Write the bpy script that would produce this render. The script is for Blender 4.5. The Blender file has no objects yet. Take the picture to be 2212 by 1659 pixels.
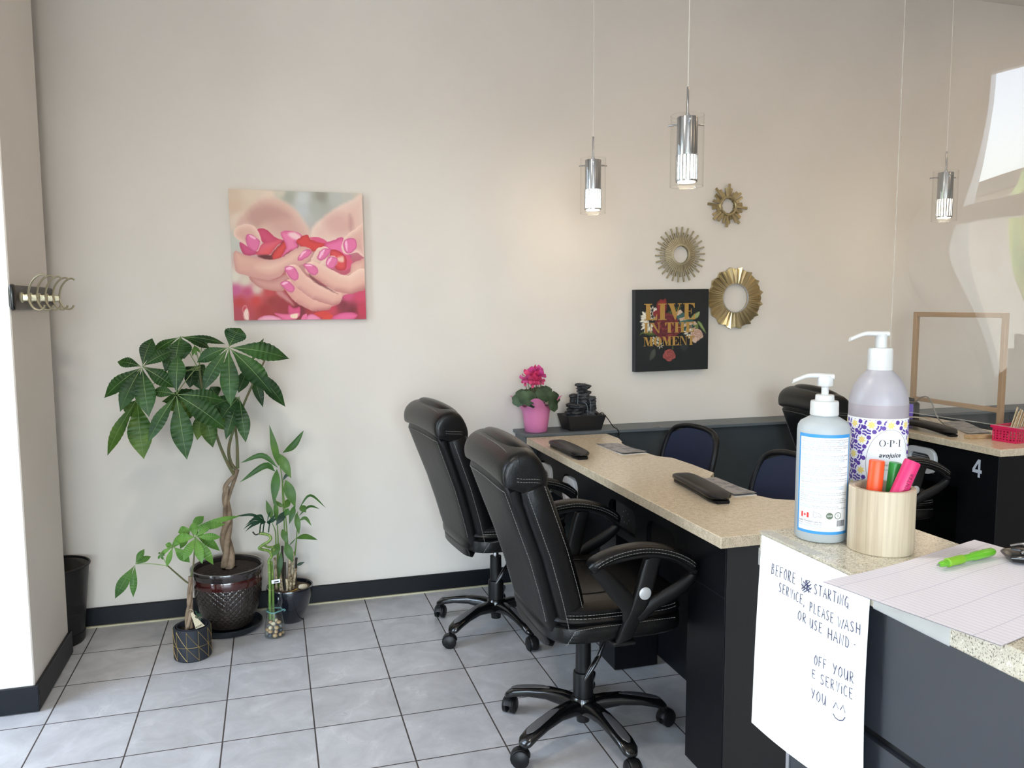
import bpy, math, random
import numpy as np
from mathutils import Vector, Matrix, geometry
PI = math.pi
C = bpy.context.scene.collection
SC = bpy.context.scene
random.seed(7)

# ---------------------------------------------------------------- camera
CAM_H = 1.45
F_PX = 1742.7
YAW, PITCH, ROLL = math.radians(16.569), math.radians(-5.566), math.radians(-0.213)
_d = Vector((math.sin(YAW)*math.cos(PITCH), math.cos(YAW)*math.cos(PITCH), math.sin(PITCH)))
_r0 = Vector((math.cos(YAW), -math.sin(YAW), 0)); _u0 = _r0.cross(_d)
_r = math.cos(ROLL)*_r0 + math.sin(ROLL)*_u0
_u = -math.sin(ROLL)*_r0 + math.cos(ROLL)*_u0
cam_data = bpy.data.cameras.new('camera'); cam = bpy.data.objects.new('camera', cam_data); C.objects.link(cam)
cam_data.sensor_fit = 'HORIZONTAL'; cam_data.sensor_width = 36.0
cam_data.lens = F_PX/2212*36.0; cam_data.clip_start = 0.02; cam_data.clip_end = 200
M = Matrix((_r, _u, -_d)).transposed().to_4x4(); M.translation = (0, 0, CAM_H)
cam.matrix_world = M
SC.camera = cam

# ---------------------------------------------------------------- light and exposure
SC.view_settings.view_transform = 'Standard'; SC.view_settings.look = 'None'
SC.view_settings.gamma = 1.0; SC.view_settings.use_curve_mapping = False
SC.view_settings.exposure = 0.50
SC.cycles.use_denoising = True
SC.cycles.max_bounces = 10; SC.cycles.transparent_max_bounces = 16
SC.cycles.sample_clamp_indirect = 6.0
SC.cycles.caustics_reflective = False; SC.cycles.caustics_refractive = False

world = bpy.data.worlds.new('sky'); SC.world = world; world.use_nodes = True
wn = world.node_tree.nodes; wl = world.node_tree.links; wn.clear()
wo = wn.new('ShaderNodeOutputWorld'); bg = wn.new('ShaderNodeBackground')
sky = wn.new('ShaderNodeTexSky'); sky.sky_type = 'NISHITA'
sky.sun_disc = False; sky.sun_elevation = math.radians(48); sky.sun_rotation = math.radians(25)
sky.air_density = 1.0; sky.dust_density = 2.5; sky.ozone_density = 1.2
hs_ = wn.new('ShaderNodeHueSaturation'); hs_.inputs['Saturation'].default_value = 0.62; wl.new(sky.outputs['Color'], hs_.inputs['Color']); wl.new(hs_.outputs['Color'], bg.inputs['Color']); wl.new(bg.outputs[0], wo.inputs[0])
bg.inputs['Strength'].default_value = SKY_STRENGTH = 3.2

sun_d = bpy.data.lights.new('sun', 'SUN'); sun_d.energy = 9.0; sun_d.angle = math.radians(.6); sun_d.color = (1.0, .95, .87)
sun_o = bpy.data.objects.new('sun', sun_d); C.objects.link(sun_o)      # stands behind the back wall: it lights the street, none of it falls into the room
sun_o.rotation_euler = (math.radians(90-48), 0, PI-math.radians(25))
WIN_X = -2.0                                   # plane of the shop window wall
WINDOWS = [(1.80, 3.02), (-2.88, -1.48)]
WIN_Z = (0.10, 2.72)
FRONT_WINDOWS = [(-1.85, -0.35), (-0.25, 1.25)]     # the same glazing on the wall behind the camera
F_Y = -4.2
for (x0, x1) in FRONT_WINDOWS:
    ld = bpy.data.lights.new('window_daylight', 'AREA'); ld.shape = 'RECTANGLE'
    ld.size = x1-x0; ld.size_y = WIN_Z[1]-WIN_Z[0]; ld.cycles.is_portal = True
    lo = bpy.data.objects.new('window_daylight', ld); C.objects.link(lo)
    lo.location = ((x0+x1)/2, F_Y-0.01, sum(WIN_Z)/2)
    lo.rotation_euler = (PI/2, 0, 0)
for (y0, y1) in WINDOWS:                       # portals that guide the daylight through the window openings
    ld = bpy.data.lights.new('window_daylight', 'AREA'); ld.shape = 'RECTANGLE'
    ld.size = y1-y0; ld.size_y = WIN_Z[1]-WIN_Z[0]; ld.cycles.is_portal = True
    lo = bpy.data.objects.new('window_daylight', ld); C.objects.link(lo)
    lo.location = (WIN_X-0.01, (y0+y1)/2, sum(WIN_Z)/2)
    lo.rotation_euler = (PI/2, 0, -PI/2)       # faces +X, into the room
CEIL = 3.226
LAMP_AND_FILL_SPOTS = [(2.6, 2.3, 5), (4.6, 2.9, 4.5), (2.4, -0.6, 6), (4.6, 0.2, 5), (-0.5, 1.5, 15), (0.0, -1.4, 15)]
for (x, y, p) in LAMP_AND_FILL_SPOTS:                   # warm ceiling lamps on the right; the two paler ones are unseen added fill
    ld = bpy.data.lights.new('ceiling_lamp_and_fill', 'AREA'); ld.shape = 'DISK'; ld.size = 0.2
    ld.energy = p; ld.color = (1.0, 0.74, 0.48) if x > 1 else (1.0, 0.90, 0.78)
    lo = bpy.data.objects.new('ceiling_lamp_and_fill', ld); C.objects.link(lo); lo.location = (x, y, CEIL-0.035)

# ---------------------------------------------------------------- pixel helpers: a point seen at (px, py) on a plane of the room
def ray(px, py):
    return _d + (px-1106)/F_PX*_r - (py-829.5)/F_PX*_u
O = Vector((0, 0, CAM_H))
def at_y(px, py, y): v = ray(px, py); return O + v*(y/v.y)
def at_z(px, py, z): v = ray(px, py); return O + v*((z-CAM_H)/v.z)
def at_x(px, py, x): v = ray(px, py); return O + v*(x/v.x)

# ---------------------------------------------------------------- mesh helpers
class MB:
    def __init__(s): s.v = []; s.f = []; s.mi = []; s.cur = 0
    def add(s, vs, fs):
        o = len(s.v); s.v += [Vector(v) for v in vs]
        for f in fs: s.f.append([i+o for i in f]); s.mi.append(s.cur)
        return s
    def box(s, x0, x1, y0, y1, z0, z1, b=0.0):
        if b <= 0:
            vs = [(x, y, z) for x in (x0, x1) for y in (y0, y1) for z in (z0, z1)]
            return s.add(vs, [(0,1,3,2),(4,6,7,5),(0,4,5,1),(2,3,7,6),(0,2,6,4),(1,5,7,3)])
        vs = []; idx = {}
        X, Y, Z = (x0, x1), (y0, y1), (z0, z1)
        for i in (0,1):
            for j in (0,1):
                for k in (0,1):
                    sx, sy, sz = (1-2*i)*b, (1-2*j)*b, (1-2*k)*b
                    idx[i,j,k,0] = len(vs); vs.append((X[i], Y[j]+sy, Z[k]+sz))
                    idx[i,j,k,1] = len(vs); vs.append((X[i]+sx, Y[j], Z[k]+sz))
                    idx[i,j,k,2] = len(vs); vs.append((X[i]+sx, Y[j]+sy, Z[k]))
        fs = []
        for i in (0,1): fs.append([idx[i,0,0,0], idx[i,1,0,0], idx[i,1,1,0], idx[i,0,1,0]])
        for j in (0,1): fs.append([idx[0,j,0,1], idx[1,j,0,1], idx[1,j,1,1], idx[0,j,1,1]])
        for k in (0,1): fs.append([idx[0,0,k,2], idx[1,0,k,2], idx[1,1,k,2], idx[0,1,k,2]])
        for i in (0,1):
            for j in (0,1): fs.append([idx[i,j,0,0], idx[i,j,1,0], idx[i,j,1,1], idx[i,j,0,1]])
            for k in (0,1): fs.append([idx[i,0,k,0], idx[i,1,k,0], idx[i,1,k,2], idx[i,0,k,2]])
        for j in (0,1):
            for k in (0,1): fs.append([idx[0,j,k,1], idx[1,j,k,1], idx[1,j,k,2], idx[0,j,k,2]])
        for i in (0,1):
            for j in (0,1):
                for k in (0,1): fs.append([idx[i,j,k,0], idx[i,j,k,1], idx[i,j,k,2]])
        return s.add(vs, fs)
    def rings(s, rings, cap=True, closed=False):
        n = len(rings[0]); vs = [p for r in rings for p in r]; fs = []; m = len(rings)
        for i in range(m if closed else m-1):
            a, b = i*n, ((i+1) % m)*n
            for j in range(n): k = (j+1) % n; fs.append((a+j, a+k, b+k, b+j))
        if cap and not closed:
            fs.append(list(range(n))[::-1]); fs.append([(m-1)*n+j for j in range(n)])
        return s.add(vs, fs)
    def lathe(s, prof, n=32, c=(0,0,0), cap=True, axis=None):
        c = Vector(c); rr = []
        ax = Vector((0,0,1)) if axis is None else Vector(axis).normalized()
        e1 = ax.orthogonal().normalized() if axis is not None else Vector((1,0,0)); e2 = ax.cross(e1)
        for (r, z) in prof:
            r = max(r, 1e-5)
            rr.append([c + ax*z + (e1*math.cos(2*PI*j/n) + e2*math.sin(2*PI*j/n))*r for j in range(n)])
        return s.rings(rr, cap)
    def tube(s, pts, r, n=8, cap=True, closed=False, flat=None, up=None):
        pts = [Vector(p) for p in pts]; m = len(pts); rr = []; prev = None
        for i, p in enumerate(pts):
            if closed: t = pts[(i+1) % m]-pts[i-1]
            else: t = pts[min(i+1, m-1)]-pts[max(i-1, 0)]
            t.normalize()
            if up is not None:
                e1 = Vector(up) - t*Vector(up).dot(t); e1.normalize()
            elif prev is None: e1 = t.orthogonal().normalized()
            else: e1 = prev - t*prev.dot(t); e1.normalize()
            prev = e1; e2 = t.cross(e1)
            ra = r[i] if isinstance(r, (list, tuple)) else r
            rb = ra if flat is None else (flat[i] if isinstance(flat, (list, tuple)) else flat)
            rr.append([p + e1*math.cos(2*PI*j/n)*ra + e2*math.sin(2*PI*j/n)*rb for j in range(n)])
        return s.rings(rr, cap, closed)
    def loft(s, secs, n=28, cap=True):
        """secs: (centre, e1, e2, a, b, exponent) superellipse sections"""
        rr = []
        for (c, e1, e2, a, b, ex) in secs:
            c, e1, e2 = Vector(c), Vector(e1), Vector(e2); ring = []
            for j in range(n):
                t = 2*PI*j/n; ct, st = math.cos(t), math.sin(t)
                x = math.copysign(abs(ct)**(2/ex), ct)*a; y = math.copysign(abs(st)**(2/ex), st)*b
                ring.append(c+e1*x+e2*y)
            rr.append(ring)
        return s.rings(rr, cap)
    def ball(s, c, rx, ry=None, rz=None, n=16, m=10, rot=None, jit=0.0, rnd=random):
        ry = rx if ry is None else ry; rz = rx if rz is None else rz; c = Vector(c); rr = []
        for i in range(m+1):
            ph = -PI/2 + PI*i/m; ring = []
            for j in range(n):
                q = Vector((rx*math.cos(ph)*math.cos(2*PI*j/n), ry*math.cos(ph)*math.sin(2*PI*j/n), rz*math.sin(ph)))
                if jit and 0 < i < m: q *= 1+rnd.uniform(-jit, jit)
                if rot: q = rot @ q
                ring.append(c+q)
            rr.append(ring)
        return s.rings(rr, False)
    def prism(s, outer, holes, org, e1, e2, depth):
        """flat polygon with holes (2-D lists) standing on org, axes e1 e2, thickened along e1 x e2"""
        org, e1, e2 = Vector(org), Vector(e1), Vector(e2); nn = e1.cross(e2).normalized()*depth
        loops = [outer]+list(holes); flat = [p for l in loops for p in l]
        tri = geometry.tessellate_polygon([[Vector((p[0], p[1], 0)) for p in l] for l in loops])
        base = [org+e1*p[0]+e2*p[1] for p in flat]; n = len(base)
        vs = base+[b+nn for b in base]; fs = []
        for t in tri:
            a, b, c = t
            A, B, D = flat[a], flat[b], flat[c]
            if (B[0]-A[0])*(D[1]-A[1])-(B[1]-A[1])*(D[0]-A[0]) < 0: a, c = c, a
            fs.append((c, b, a)); fs.append((a+n, b+n, c+n))
        o = 0
        for l in loops:
            k = len(l)
            area = sum(l[i][0]*l[(i+1) % k][1]-l[(i+1) % k][0]*l[i][1] for i in range(k))
            hole = l is not outer
            for i in range(k):
                a, b = o+i, o+(i+1) % k
                q = (a, b, b+n, a+n)
                if (area < 0) != hole: q = q[::-1]
                fs.append(q)
            o += k
        return s.add(vs, fs)
    def xf(s, mat, start=0):
        for i in range(start, len(s.v)): s.v[i] = mat @ s.v[i]
        return s

def catmull(pts, k=6, closed=False):
    pts = [Vector(p) for p in pts]; n = len(pts); out = []
    rng = range(n) if closed else range(n-1)
    for i in rng:
        p0 = pts[i-1] if (closed or i > 0) else pts[0]*2-pts[1]
        p1, p2 = pts[i], pts[(i+1) % n]
        p3 = pts[(i+2) % n] if (closed or i+2 < n) else pts[n-1]*2-pts[n-2]
        for j in range(k):
            t = j/k
            out.append(0.5*((2*p1)+(p2-p0)*t+(2*p0-5*p1+4*p2-p3)*t*t+(3*p1-p0-3*p2+p3)*t**3))
    if not closed: out.append(pts[-1])
    return out

def obj(name, mb, m, parent=None, smooth=True, world=False, bevel=0.0, sub=0, label=None, angle=40, zmin=None):
    """link a mesh builder as ONE mesh object; with world=True the vertices are room coordinates"""
    if zmin is not None: mb.v = [Vector((v.x, v.y, max(v.z, zmin))) for v in mb.v]      # ends at the soil surface
    me = bpy.data.meshes.new(name)
    off = parent_loc(parent) if (world and parent) else Vector((0, 0, 0))
    me.from_pydata([tuple(v-off) for v in mb.v], [], mb.f)
    ms = m if isinstance(m, (list, tuple)) else [m]
    for k in ms: me.materials.append(k)
    if len(ms) > 1: me.polygons.foreach_set('material_index', mb.mi)
    me.update()
    import bmesh
    bm = bmesh.new(); bm.from_mesh(me)
    bmesh.ops.remove_doubles(bm, verts=bm.verts, dist=1e-6)
    bmesh.ops.recalc_face_normals(bm, faces=bm.faces)
    bm.to_mesh(me); bm.free()
    o = bpy.data.objects.new(name, me); C.objects.link(o)
    if parent: o.parent = parent
    if bevel:
        b = o.modifiers.new('bevel', 'BEVEL'); b.width = bevel; b.segments = 2; b.limit_method = 'ANGLE'; b.angle_limit = math.radians(35)
    if sub:
        q = o.modifiers.new('sub', 'SUBSURF'); q.levels = sub; q.render_levels = sub
    if smooth:
        me.polygons.foreach_set('use_smooth', [True]*len(me.polygons))
        me.set_sharp_from_angle(angle=math.radians(angle))
    if label: o['label'] = label
    return o
def parent_loc(p):
    l = Vector((0, 0, 0))
    while p is not None: l += p.location; p = p.parent
    return l
def tag(o, label, cat, group=None, kind=None):
    o['label'] = label; o['category'] = cat
    if group: o['group'] = group
    if kind: o['kind'] = kind
    return o
def thing(name, label, cat, loc=(0,0,0), rz=0.0, group=None):
    o = bpy.data.objects.new(name, None); C.objects.link(o); o.empty_display_size = 0.1
    o.location = loc; o.rotation_euler = (0, 0, rz)
    return tag(o, label, cat, group)
def struct(name, mb, m, smooth=False, parent=None, bevel=0.0):
    o = obj(name, mb, m, parent, smooth, bevel=bevel)
    if parent is None: o['kind'] = 'structure'
    return o
def kids(o): return [c for c in o.children]
def dup(root, loc, rz, label, group=None):
    r = root.copy(); C.objects.link(r); r.location = loc; r.rotation_euler = (0, 0, rz)
    r['label'] = label
    if group: r['group'] = group
    for ch in kids(root):
        c = ch.copy(); C.objects.link(c); c.parent = r
        for g in kids(ch):
            d = g.copy(); C.objects.link(d); d.parent = c
    return r

# ---------------------------------------------------------------- materials
def srgb(r, g, b):
    f = lambda c: (c/255/12.92) if c/255 <= 0.04045 else ((c/255+0.055)/1.055)**2.4
    return (f(r), f(g), f(b), 1.0)
def mat(name, col, rough=0.5, metal=0.0, spec=0.5, bump=None, vary=None, coat=0.0, emit=None, sss=0.0, trans=0.0, alpha=1.0, coords='Object'):
    """bump=(scale, strength, detail); vary=(scale, colour2, contrast low, high)"""
    m = bpy.data.materials.new(name); m.use_nodes = True; nt = m.node_tree; b = nt.nodes['Principled BSDF']
    c = srgb(*col) if len(col) == 3 else col
    b.inputs['Base Color'].default_value = c; b.inputs['Roughness'].default_value = rough
    b.inputs['Metallic'].default_value = metal; b.inputs['Specular IOR Level'].default_value = spec
    b.inputs['Coat Weight'].default_value = coat; b.inputs['Coat Roughness'].default_value = 0.08
    b.inputs['Transmission Weight'].default_value = trans; b.inputs['Alpha'].default_value = alpha
    if sss: b.inputs['Subsurface Weight'].default_value = sss; b.inputs['Subsurface Radius'].default_value = (0.02, 0.02, 0.02); b.inputs['Subsurface Scale'].default_value = 0.4
    if emit: b.inputs['Emission Color'].default_value = emit[0]; b.inputs['Emission Strength'].default_value = emit[1]
    if bump or vary:
        tc = nt.nodes.new('ShaderNodeTexCoord'); src = tc.outputs[coords]
    if bump:
        n = nt.nodes.new('ShaderNodeTexNoise'); n.inputs['Scale'].default_value = bump[0]; n.inputs['Detail'].default_value = bump[2] if len(bump) > 2 else 3
        bp = nt.nodes.new('ShaderNodeBump'); bp.inputs['Strength'].default_value = bump[1]; bp.inputs['Distance'].default_value = 0.01
        nt.links.new(src, n.inputs['Vector']); nt.links.new(n.outputs['Fac'], bp.inputs['Height']); nt.links.new(bp.outputs['Normal'], b.inputs['Normal'])
    if vary:
        n = nt.nodes.new('ShaderNodeTexNoise'); n.inputs['Scale'].default_value = vary[0]; n.inputs['Detail'].default_value = 4
        rp = nt.nodes.new('ShaderNodeValToRGB'); rp.color_ramp.elements[0].position = vary[2]; rp.color_ramp.elements[1].position = vary[3]
        rp.color_ramp.elements[0].color = c; rp.color_ramp.elements[1].color = srgb(*vary[1])
        nt.links.new(src, n.inputs['Vector']); nt.links.new(n.outputs['Fac'], rp.inputs['Fac']); nt.links.new(rp.outputs['Color'], b.inputs['Base Color'])
    return m
def glass_mat(name, tint=(1, 1, 1), rough=0.0, ior=1.5, haze=0.0, boost=1.0):
    """thin clear sheet: straight-through light plus Fresnel mirror reflection"""
    m = bpy.data.materials.new(name); m.use_nodes = True; nt = m.node_tree; nt.nodes.clear()
    out = nt.nodes.new('ShaderNodeOutputMaterial'); tr = nt.nodes.new('ShaderNodeBsdfTransparent'); tr.inputs[0].default_value = (*tint, 1)
    gl = nt.nodes.new('ShaderNodeBsdfGlossy'); gl.inputs['Roughness'].default_value = rough
    lw = nt.nodes.new('ShaderNodeLayerWeight'); lw.inputs['Blend'].default_value = 0.5      # Facing: the same from both sides of a sheet
    p5 = nt.nodes.new('ShaderNodeMath'); p5.operation = 'POWER'; p5.inputs[1].default_value = 5.0; nt.links.new(lw.outputs['Facing'], p5.inputs[0])
    r0 = ((ior-1)/(ior+1))**2
    fr = nt.nodes.new('ShaderNodeMapRange'); fr.inputs[3].default_value = r0; fr.inputs[4].default_value = 1.0; nt.links.new(p5.outputs[0], fr.inputs[0])
    mx = nt.nodes.new('ShaderNodeMixShader'); src = tr
    if haze:
        df = nt.nodes.new('ShaderNodeBsdfDiffuse'); df.inputs[0].default_value = (0.9, 0.88, 0.86, 1)
        m2 = nt.nodes.new('ShaderNodeMixShader'); m2.inputs[0].default_value = haze
        nt.links.new(tr.outputs[0], m2.inputs[1]); nt.links.new(df.outputs[0], m2.inputs[2]); src = m2
    fac = fr.outputs[0]
    if boost != 1.0:
        mu = nt.nodes.new('ShaderNodeMath'); mu.operation = 'MULTIPLY'; mu.inputs[1].default_value = boost; mu.use_clamp = True
        nt.links.new(fac, mu.inputs[0]); fac = mu.outputs[0]
    nt.links.new(fac, mx.inputs[0]); nt.links.new(src.outputs[0], mx.inputs[1]); nt.links.new(gl.outputs[0], mx.inputs[2])
    nt.links.new(mx.outputs[0], out.inputs[0])
    return m
def vcol_mat(name, rough=0.6):
    m = bpy.data.materials.new(name); m.use_nodes = True; nt = m.node_tree; b = nt.nodes['Principled BSDF']
    a = nt.nodes.new('ShaderNodeVertexColor'); a.layer_name = 'print'
    nt.links.new(a.outputs['Color'], b.inputs['Base Color']); b.inputs['Roughness'].default_value = rough
    return m
# ================================================================ THE ROOM
WALL_Y = 3.955; COL_X = -0.855; COL_Y0 = 3.157; COL_Y1 = 3.66
R_X = 6.6
M_wall = mat('wall_paint', (223, 216, 207), 0.62, bump=(900, 0.04), vary=(2.2, (218, 211, 202), 0.35, 0.7))
M_ceil = mat('ceiling_paint', (226, 222, 214), 0.9)
M_base = mat('baseboard_black', (15, 18, 24), 0.45, spec=.3, bump=(60, 0.03))
M_charcoal = mat('charcoal_paint', (54, 60, 62), 0.5, bump=(120, 0.04), vary=(6, (48, 54, 57), 0.4, 0.7))
M_slate = mat('slate_paint', (92, 99, 102), 0.45, bump=(90, 0.04), vary=(5, (84, 91, 95), 0.4, 0.7))
M_alu = mat('brushed_aluminium', (200, 202, 205), 0.32, 1.0)
M_pane = glass_mat('window_pane', (0.97, 0.985, 0.98))

def floor_material():
    m = bpy.data.materials.new('floor_tile'); m.use_nodes = True; nt = m.node_tree; N = nt.nodes; L = nt.links
    b = N['Principled BSDF']; tc = N.new('ShaderNodeTexCoord')
    mp = N.new('ShaderNodeMapping'); mp.inputs['Location'].default_value = (-0.101, -3.0425, 0)
    L.new(tc.outputs['Object'], mp.inputs['Vector'])
    def brick(mort, c1, c2, cm):
        k = N.new('ShaderNodeTexBrick'); k.offset = 0; k.squash = 1
        k.inputs['Scale'].default_value = 1.0; k.inputs['Brick Width'].default_value = 0.3005; k.inputs['Row Height'].default_value = 0.3012
        k.inputs['Mortar Size'].default_value = mort; k.inputs['Mortar Smooth'].default_value = 0.15
        k.inputs['Color1'].default_value = c1; k.inputs['Color2'].default_value = c2; k.inputs['Mortar'].default_value = cm
        L.new(mp.outputs[0], k.inputs['Vector']); return k
    bk = brick(0.0027, srgb(184, 184, 185), srgb(195, 195, 197), srgb(70, 62, 58))
    # cloudy stone figure, shifted from tile to tile, with thin pale and dark veins
    add = N.new('ShaderNodeVectorMath'); add.operation = 'ADD'
    bkid = brick(0.0, (0, 0, 0, 1), (7, 3, 5, 1), (0, 0, 0, 1))
    L.new(tc.outputs['Object'], add.inputs[0]); L.new(bkid.outputs['Color'], add.inputs[1])
    no = N.new('ShaderNodeTexNoise'); no.inputs['Scale'].default_value = 7; no.inputs['Detail'].default_value = 8; no.inputs['Distortion'].default_value = 0.7; no.inputs['Roughness'].default_value = 0.62
    L.new(add.outputs[0], no.inputs['Vector'])
    rp = N.new('ShaderNodeValToRGB'); rp.color_ramp.elements[0].position = 0.34; rp.color_ramp.elements[0].color = (0.80, 0.80, 0.80, 1)
    rp.color_ramp.elements[1].position = 0.66; rp.color_ramp.elements[1].color = (1.08, 1.075, 1.07, 1); L.new(no.outputs['Fac'], rp.inputs[0])
    mul = N.new('ShaderNodeMix'); mul.data_type = 'RGBA'; mul.blend_type = 'MULTIPLY'; mul.inputs[0].default_value = 1.0; mul.clamp_result = False
    L.new(bk.outputs['Color'], mul.inputs[6]); L.new(rp.outputs[0], mul.inputs[7])
    last = mul.outputs[2]
    for (sc, ang, c, w) in ((2.3, 0.6, srgb(214, 213, 212), 0.012), (3.7, 2.2, srgb(126, 124, 124), 0.006)):
        n2 = N.new('ShaderNodeTexNoise'); n2.inputs['Scale'].default_value = sc; n2.inputs['Detail'].default_value = 5; n2.inputs['Distortion'].default_value = ang
        L.new(add.outputs[0], n2.inputs['Vector'])
        s = N.new('ShaderNodeMath'); s.operation = 'SUBTRACT'; s.inputs[1].default_value = 0.5; L.new(n2.outputs['Fac'], s.inputs[0])
        a = N.new('ShaderNodeMath'); a.operation = 'ABSOLUTE'; L.new(s.outputs[0], a.inputs[0])
        mr = N.new('ShaderNodeMapRange'); mr.inputs[1].default_value = 0.0; mr.inputs[2].default_value = w; mr.inputs[3].default_value = 0.42; mr.inputs[4].default_value = 0.0
        L.new(a.outputs[0], mr.inputs[0])
        gate = N.new('ShaderNodeMath'); gate.operation = 'MULTIPLY'; L.new(mr.outputs[0], gate.inputs[0])
        r2 = N.new('ShaderNodeMapRange'); r2.inputs[1].default_value = 0.48; r2.inputs[2].default_value = 0.62; L.new(no.outputs['Fac'], r2.inputs[0]); L.new(r2.outputs[0], gate.inputs[1])
        inv = N.new('ShaderNodeMath'); inv.operation = 'MULTIPLY'; L.new(gate.outputs[0], inv.inputs[0])
        one = N.new('ShaderNodeMath'); one.operation = 'SUBTRACT'; one.inputs[0].default_value = 1.0; L.new(bk.outputs['Fac'], one.inputs[1]); L.new(one.outputs[0], inv.inputs[1])
        mx = N.new('ShaderNodeMix'); mx.data_type = 'RGBA'; L.new(inv.outputs[0], mx.inputs[0]); L.new(last, mx.inputs[6]); mx.inputs[7].default_value = c
        last = mx.outputs[2]
    L.new(last, b.inputs['Base Color'])
    rr = N.new('ShaderNodeMapRange'); rr.inputs[3].default_value = 0.30; rr.inputs[4].default_value = 0.8; L.new(bk.outputs['Fac'], rr.inputs[0]); L.new(rr.outputs[0], b.inputs['Roughness'])
    bp = N.new('ShaderNodeBump'); bp.invert = True; bp.inputs['Strength'].default_value = 0.5; bp.inputs['Distance'].default_value = 0.003
    L.new(bk.outputs['Fac'], bp.inputs['Height']); L.new(bp.outputs[0], b.inputs['Normal'])
    return m
M_floor = floor_material()

struct('floor', MB().box(-2.08, R_X+.1, F_Y-.1, WALL_Y+.1, -0.08, 0.0), M_floor)
struct('ceiling', MB().box(-2.1, R_X+.1, F_Y-.1, WALL_Y+.1, CEIL, CEIL+0.1), M_ceil)
struct('wall_back', MB().box(-2.1, R_X+.1, WALL_Y, WALL_Y+0.1, 0, CEIL), M_wall)
struct('wall_right', MB().box(R_X, R_X+0.1, F_Y, WALL_Y, 0, CEIL), M_wall)
wf_ = MB()
wf_.box(-2.1, R_X+.1, F_Y-.1, F_Y, WIN_Z[1], CEIL); wf_.box(-2.1, R_X+.1, F_Y-.1, F_Y, 0, WIN_Z[0])
edges = [-2.1]+[v for w in FRONT_WINDOWS for v in w]+[R_X+.1]
for i in range(0, len(edges), 2): wf_.box(edges[i], edges[i+1], F_Y-.1, F_Y, WIN_Z[0], WIN_Z[1])
struct('wall_front', wf_, M_wall)
for k, (x0, x1) in enumerate(FRONT_WINDOWS):
    w = MB(); t = 0.05
    for (a, b_, c, d) in ((x0, x1, WIN_Z[0], WIN_Z[0]+t), (x0, x1, WIN_Z[1]-t, WIN_Z[1]), (x0, x0+t, WIN_Z[0]+t, WIN_Z[1]-t), (x1-t, x1, WIN_Z[0]+t, WIN_Z[1]-t), (x0+t, x1-t, 1.87, 1.94)):
        w.box(a, b_, F_Y-.08, F_Y-.02, c, d, 0.003)
    f = struct('window_%d' % (k+5), w, M_alu)
    obj('pane', MB().box(x0+.03, x1-.03, F_Y-.052, F_Y-.046, WIN_Z[0]+.03, WIN_Z[1]-.03), M_pane, f, False)
wl_ = MB()
wl_.box(-2.1, -2.0, F_Y, WALL_Y, WIN_Z[1], CEIL); wl_.box(-2.1, -2.0, F_Y, WALL_Y, 0, WIN_Z[0])
edges = [F_Y]+[v for w in sorted(WINDOWS) for v in w]+[WALL_Y]
for i in range(0, len(edges), 2): wl_.box(-2.1, -2.0, edges[i], edges[i+1], WIN_Z[0], WIN_Z[1])
struct('wall_left', wl_, M_wall)
struct('wall_column', MB().box(-2.0, COL_X, COL_Y0, COL_Y1, 0, CEIL, 0.004), M_wall)
for k, (y0, y1) in enumerate(WINDOWS):
    w = MB(); t = 0.05
    for (a, b_, c, d) in ((y0, y1, WIN_Z[0], WIN_Z[0]+t), (y0, y1, WIN_Z[1]-t, WIN_Z[1]), (y0, y0+t, WIN_Z[0]+t, WIN_Z[1]-t), (y1-t, y1, WIN_Z[0]+t, WIN_Z[1]-t), (y0+t, y1-t, 1.87, 1.94)):
        w.box(-2.08, -2.02, a, b_, c, d, 0.003)
    f = struct('window_%d' % (k+1), w, M_alu)
    p = obj('pane', MB().box(-2.052, -2.046, y0+.03, y1-.03, WIN_Z[0]+.03, WIN_Z[1]-.03), M_pane, f, False)
# baseboards
struct('baseboard_back', MB().box(-0.99, 1.18, WALL_Y-0.014, WALL_Y, 0.004, 0.088, 0.003), M_base)
b_ = MB()
b_.box(-2.0, COL_X+0.014, COL_Y0-0.014, COL_Y0, 0.004, 0.098, 0.002); b_.box(COL_X, COL_X+0.014, COL_Y0, COL_Y1+.004, 0.004, 0.098, 0.002)
struct('baseboard_column', b_, M_base)
M_caulk = mat('old_caulk', (196, 190, 160), 0.8)
struct('trim_1', MB().box(-0.99, 1.18, WALL_Y-0.024, WALL_Y-0.004, 0.0, 0.006), M_caulk)
# low ledge along the back wall
LEDGE_X0, LEDGE_Y0, LEDGE_Z = 1.18, 3.755, 0.815
struct('wall_ledge', MB().box(LEDGE_X0+0.02, R_X, LEDGE_Y0+0.02, WALL_Y, 0.0, LEDGE_Z-0.016), M_charcoal)
struct('trim_2', MB().box(LEDGE_X0, R_X, LEDGE_Y0, WALL_Y, LEDGE_Z-0.016, LEDGE_Z, 0.002), M_slate)
struct('trim_3', MB().box(LEDGE_X0+0.014, LEDGE_X0+0.02, LEDGE_Y0+0.02, WALL_Y, 0.0, LEDGE_Z-0.017), M_slate)

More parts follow.
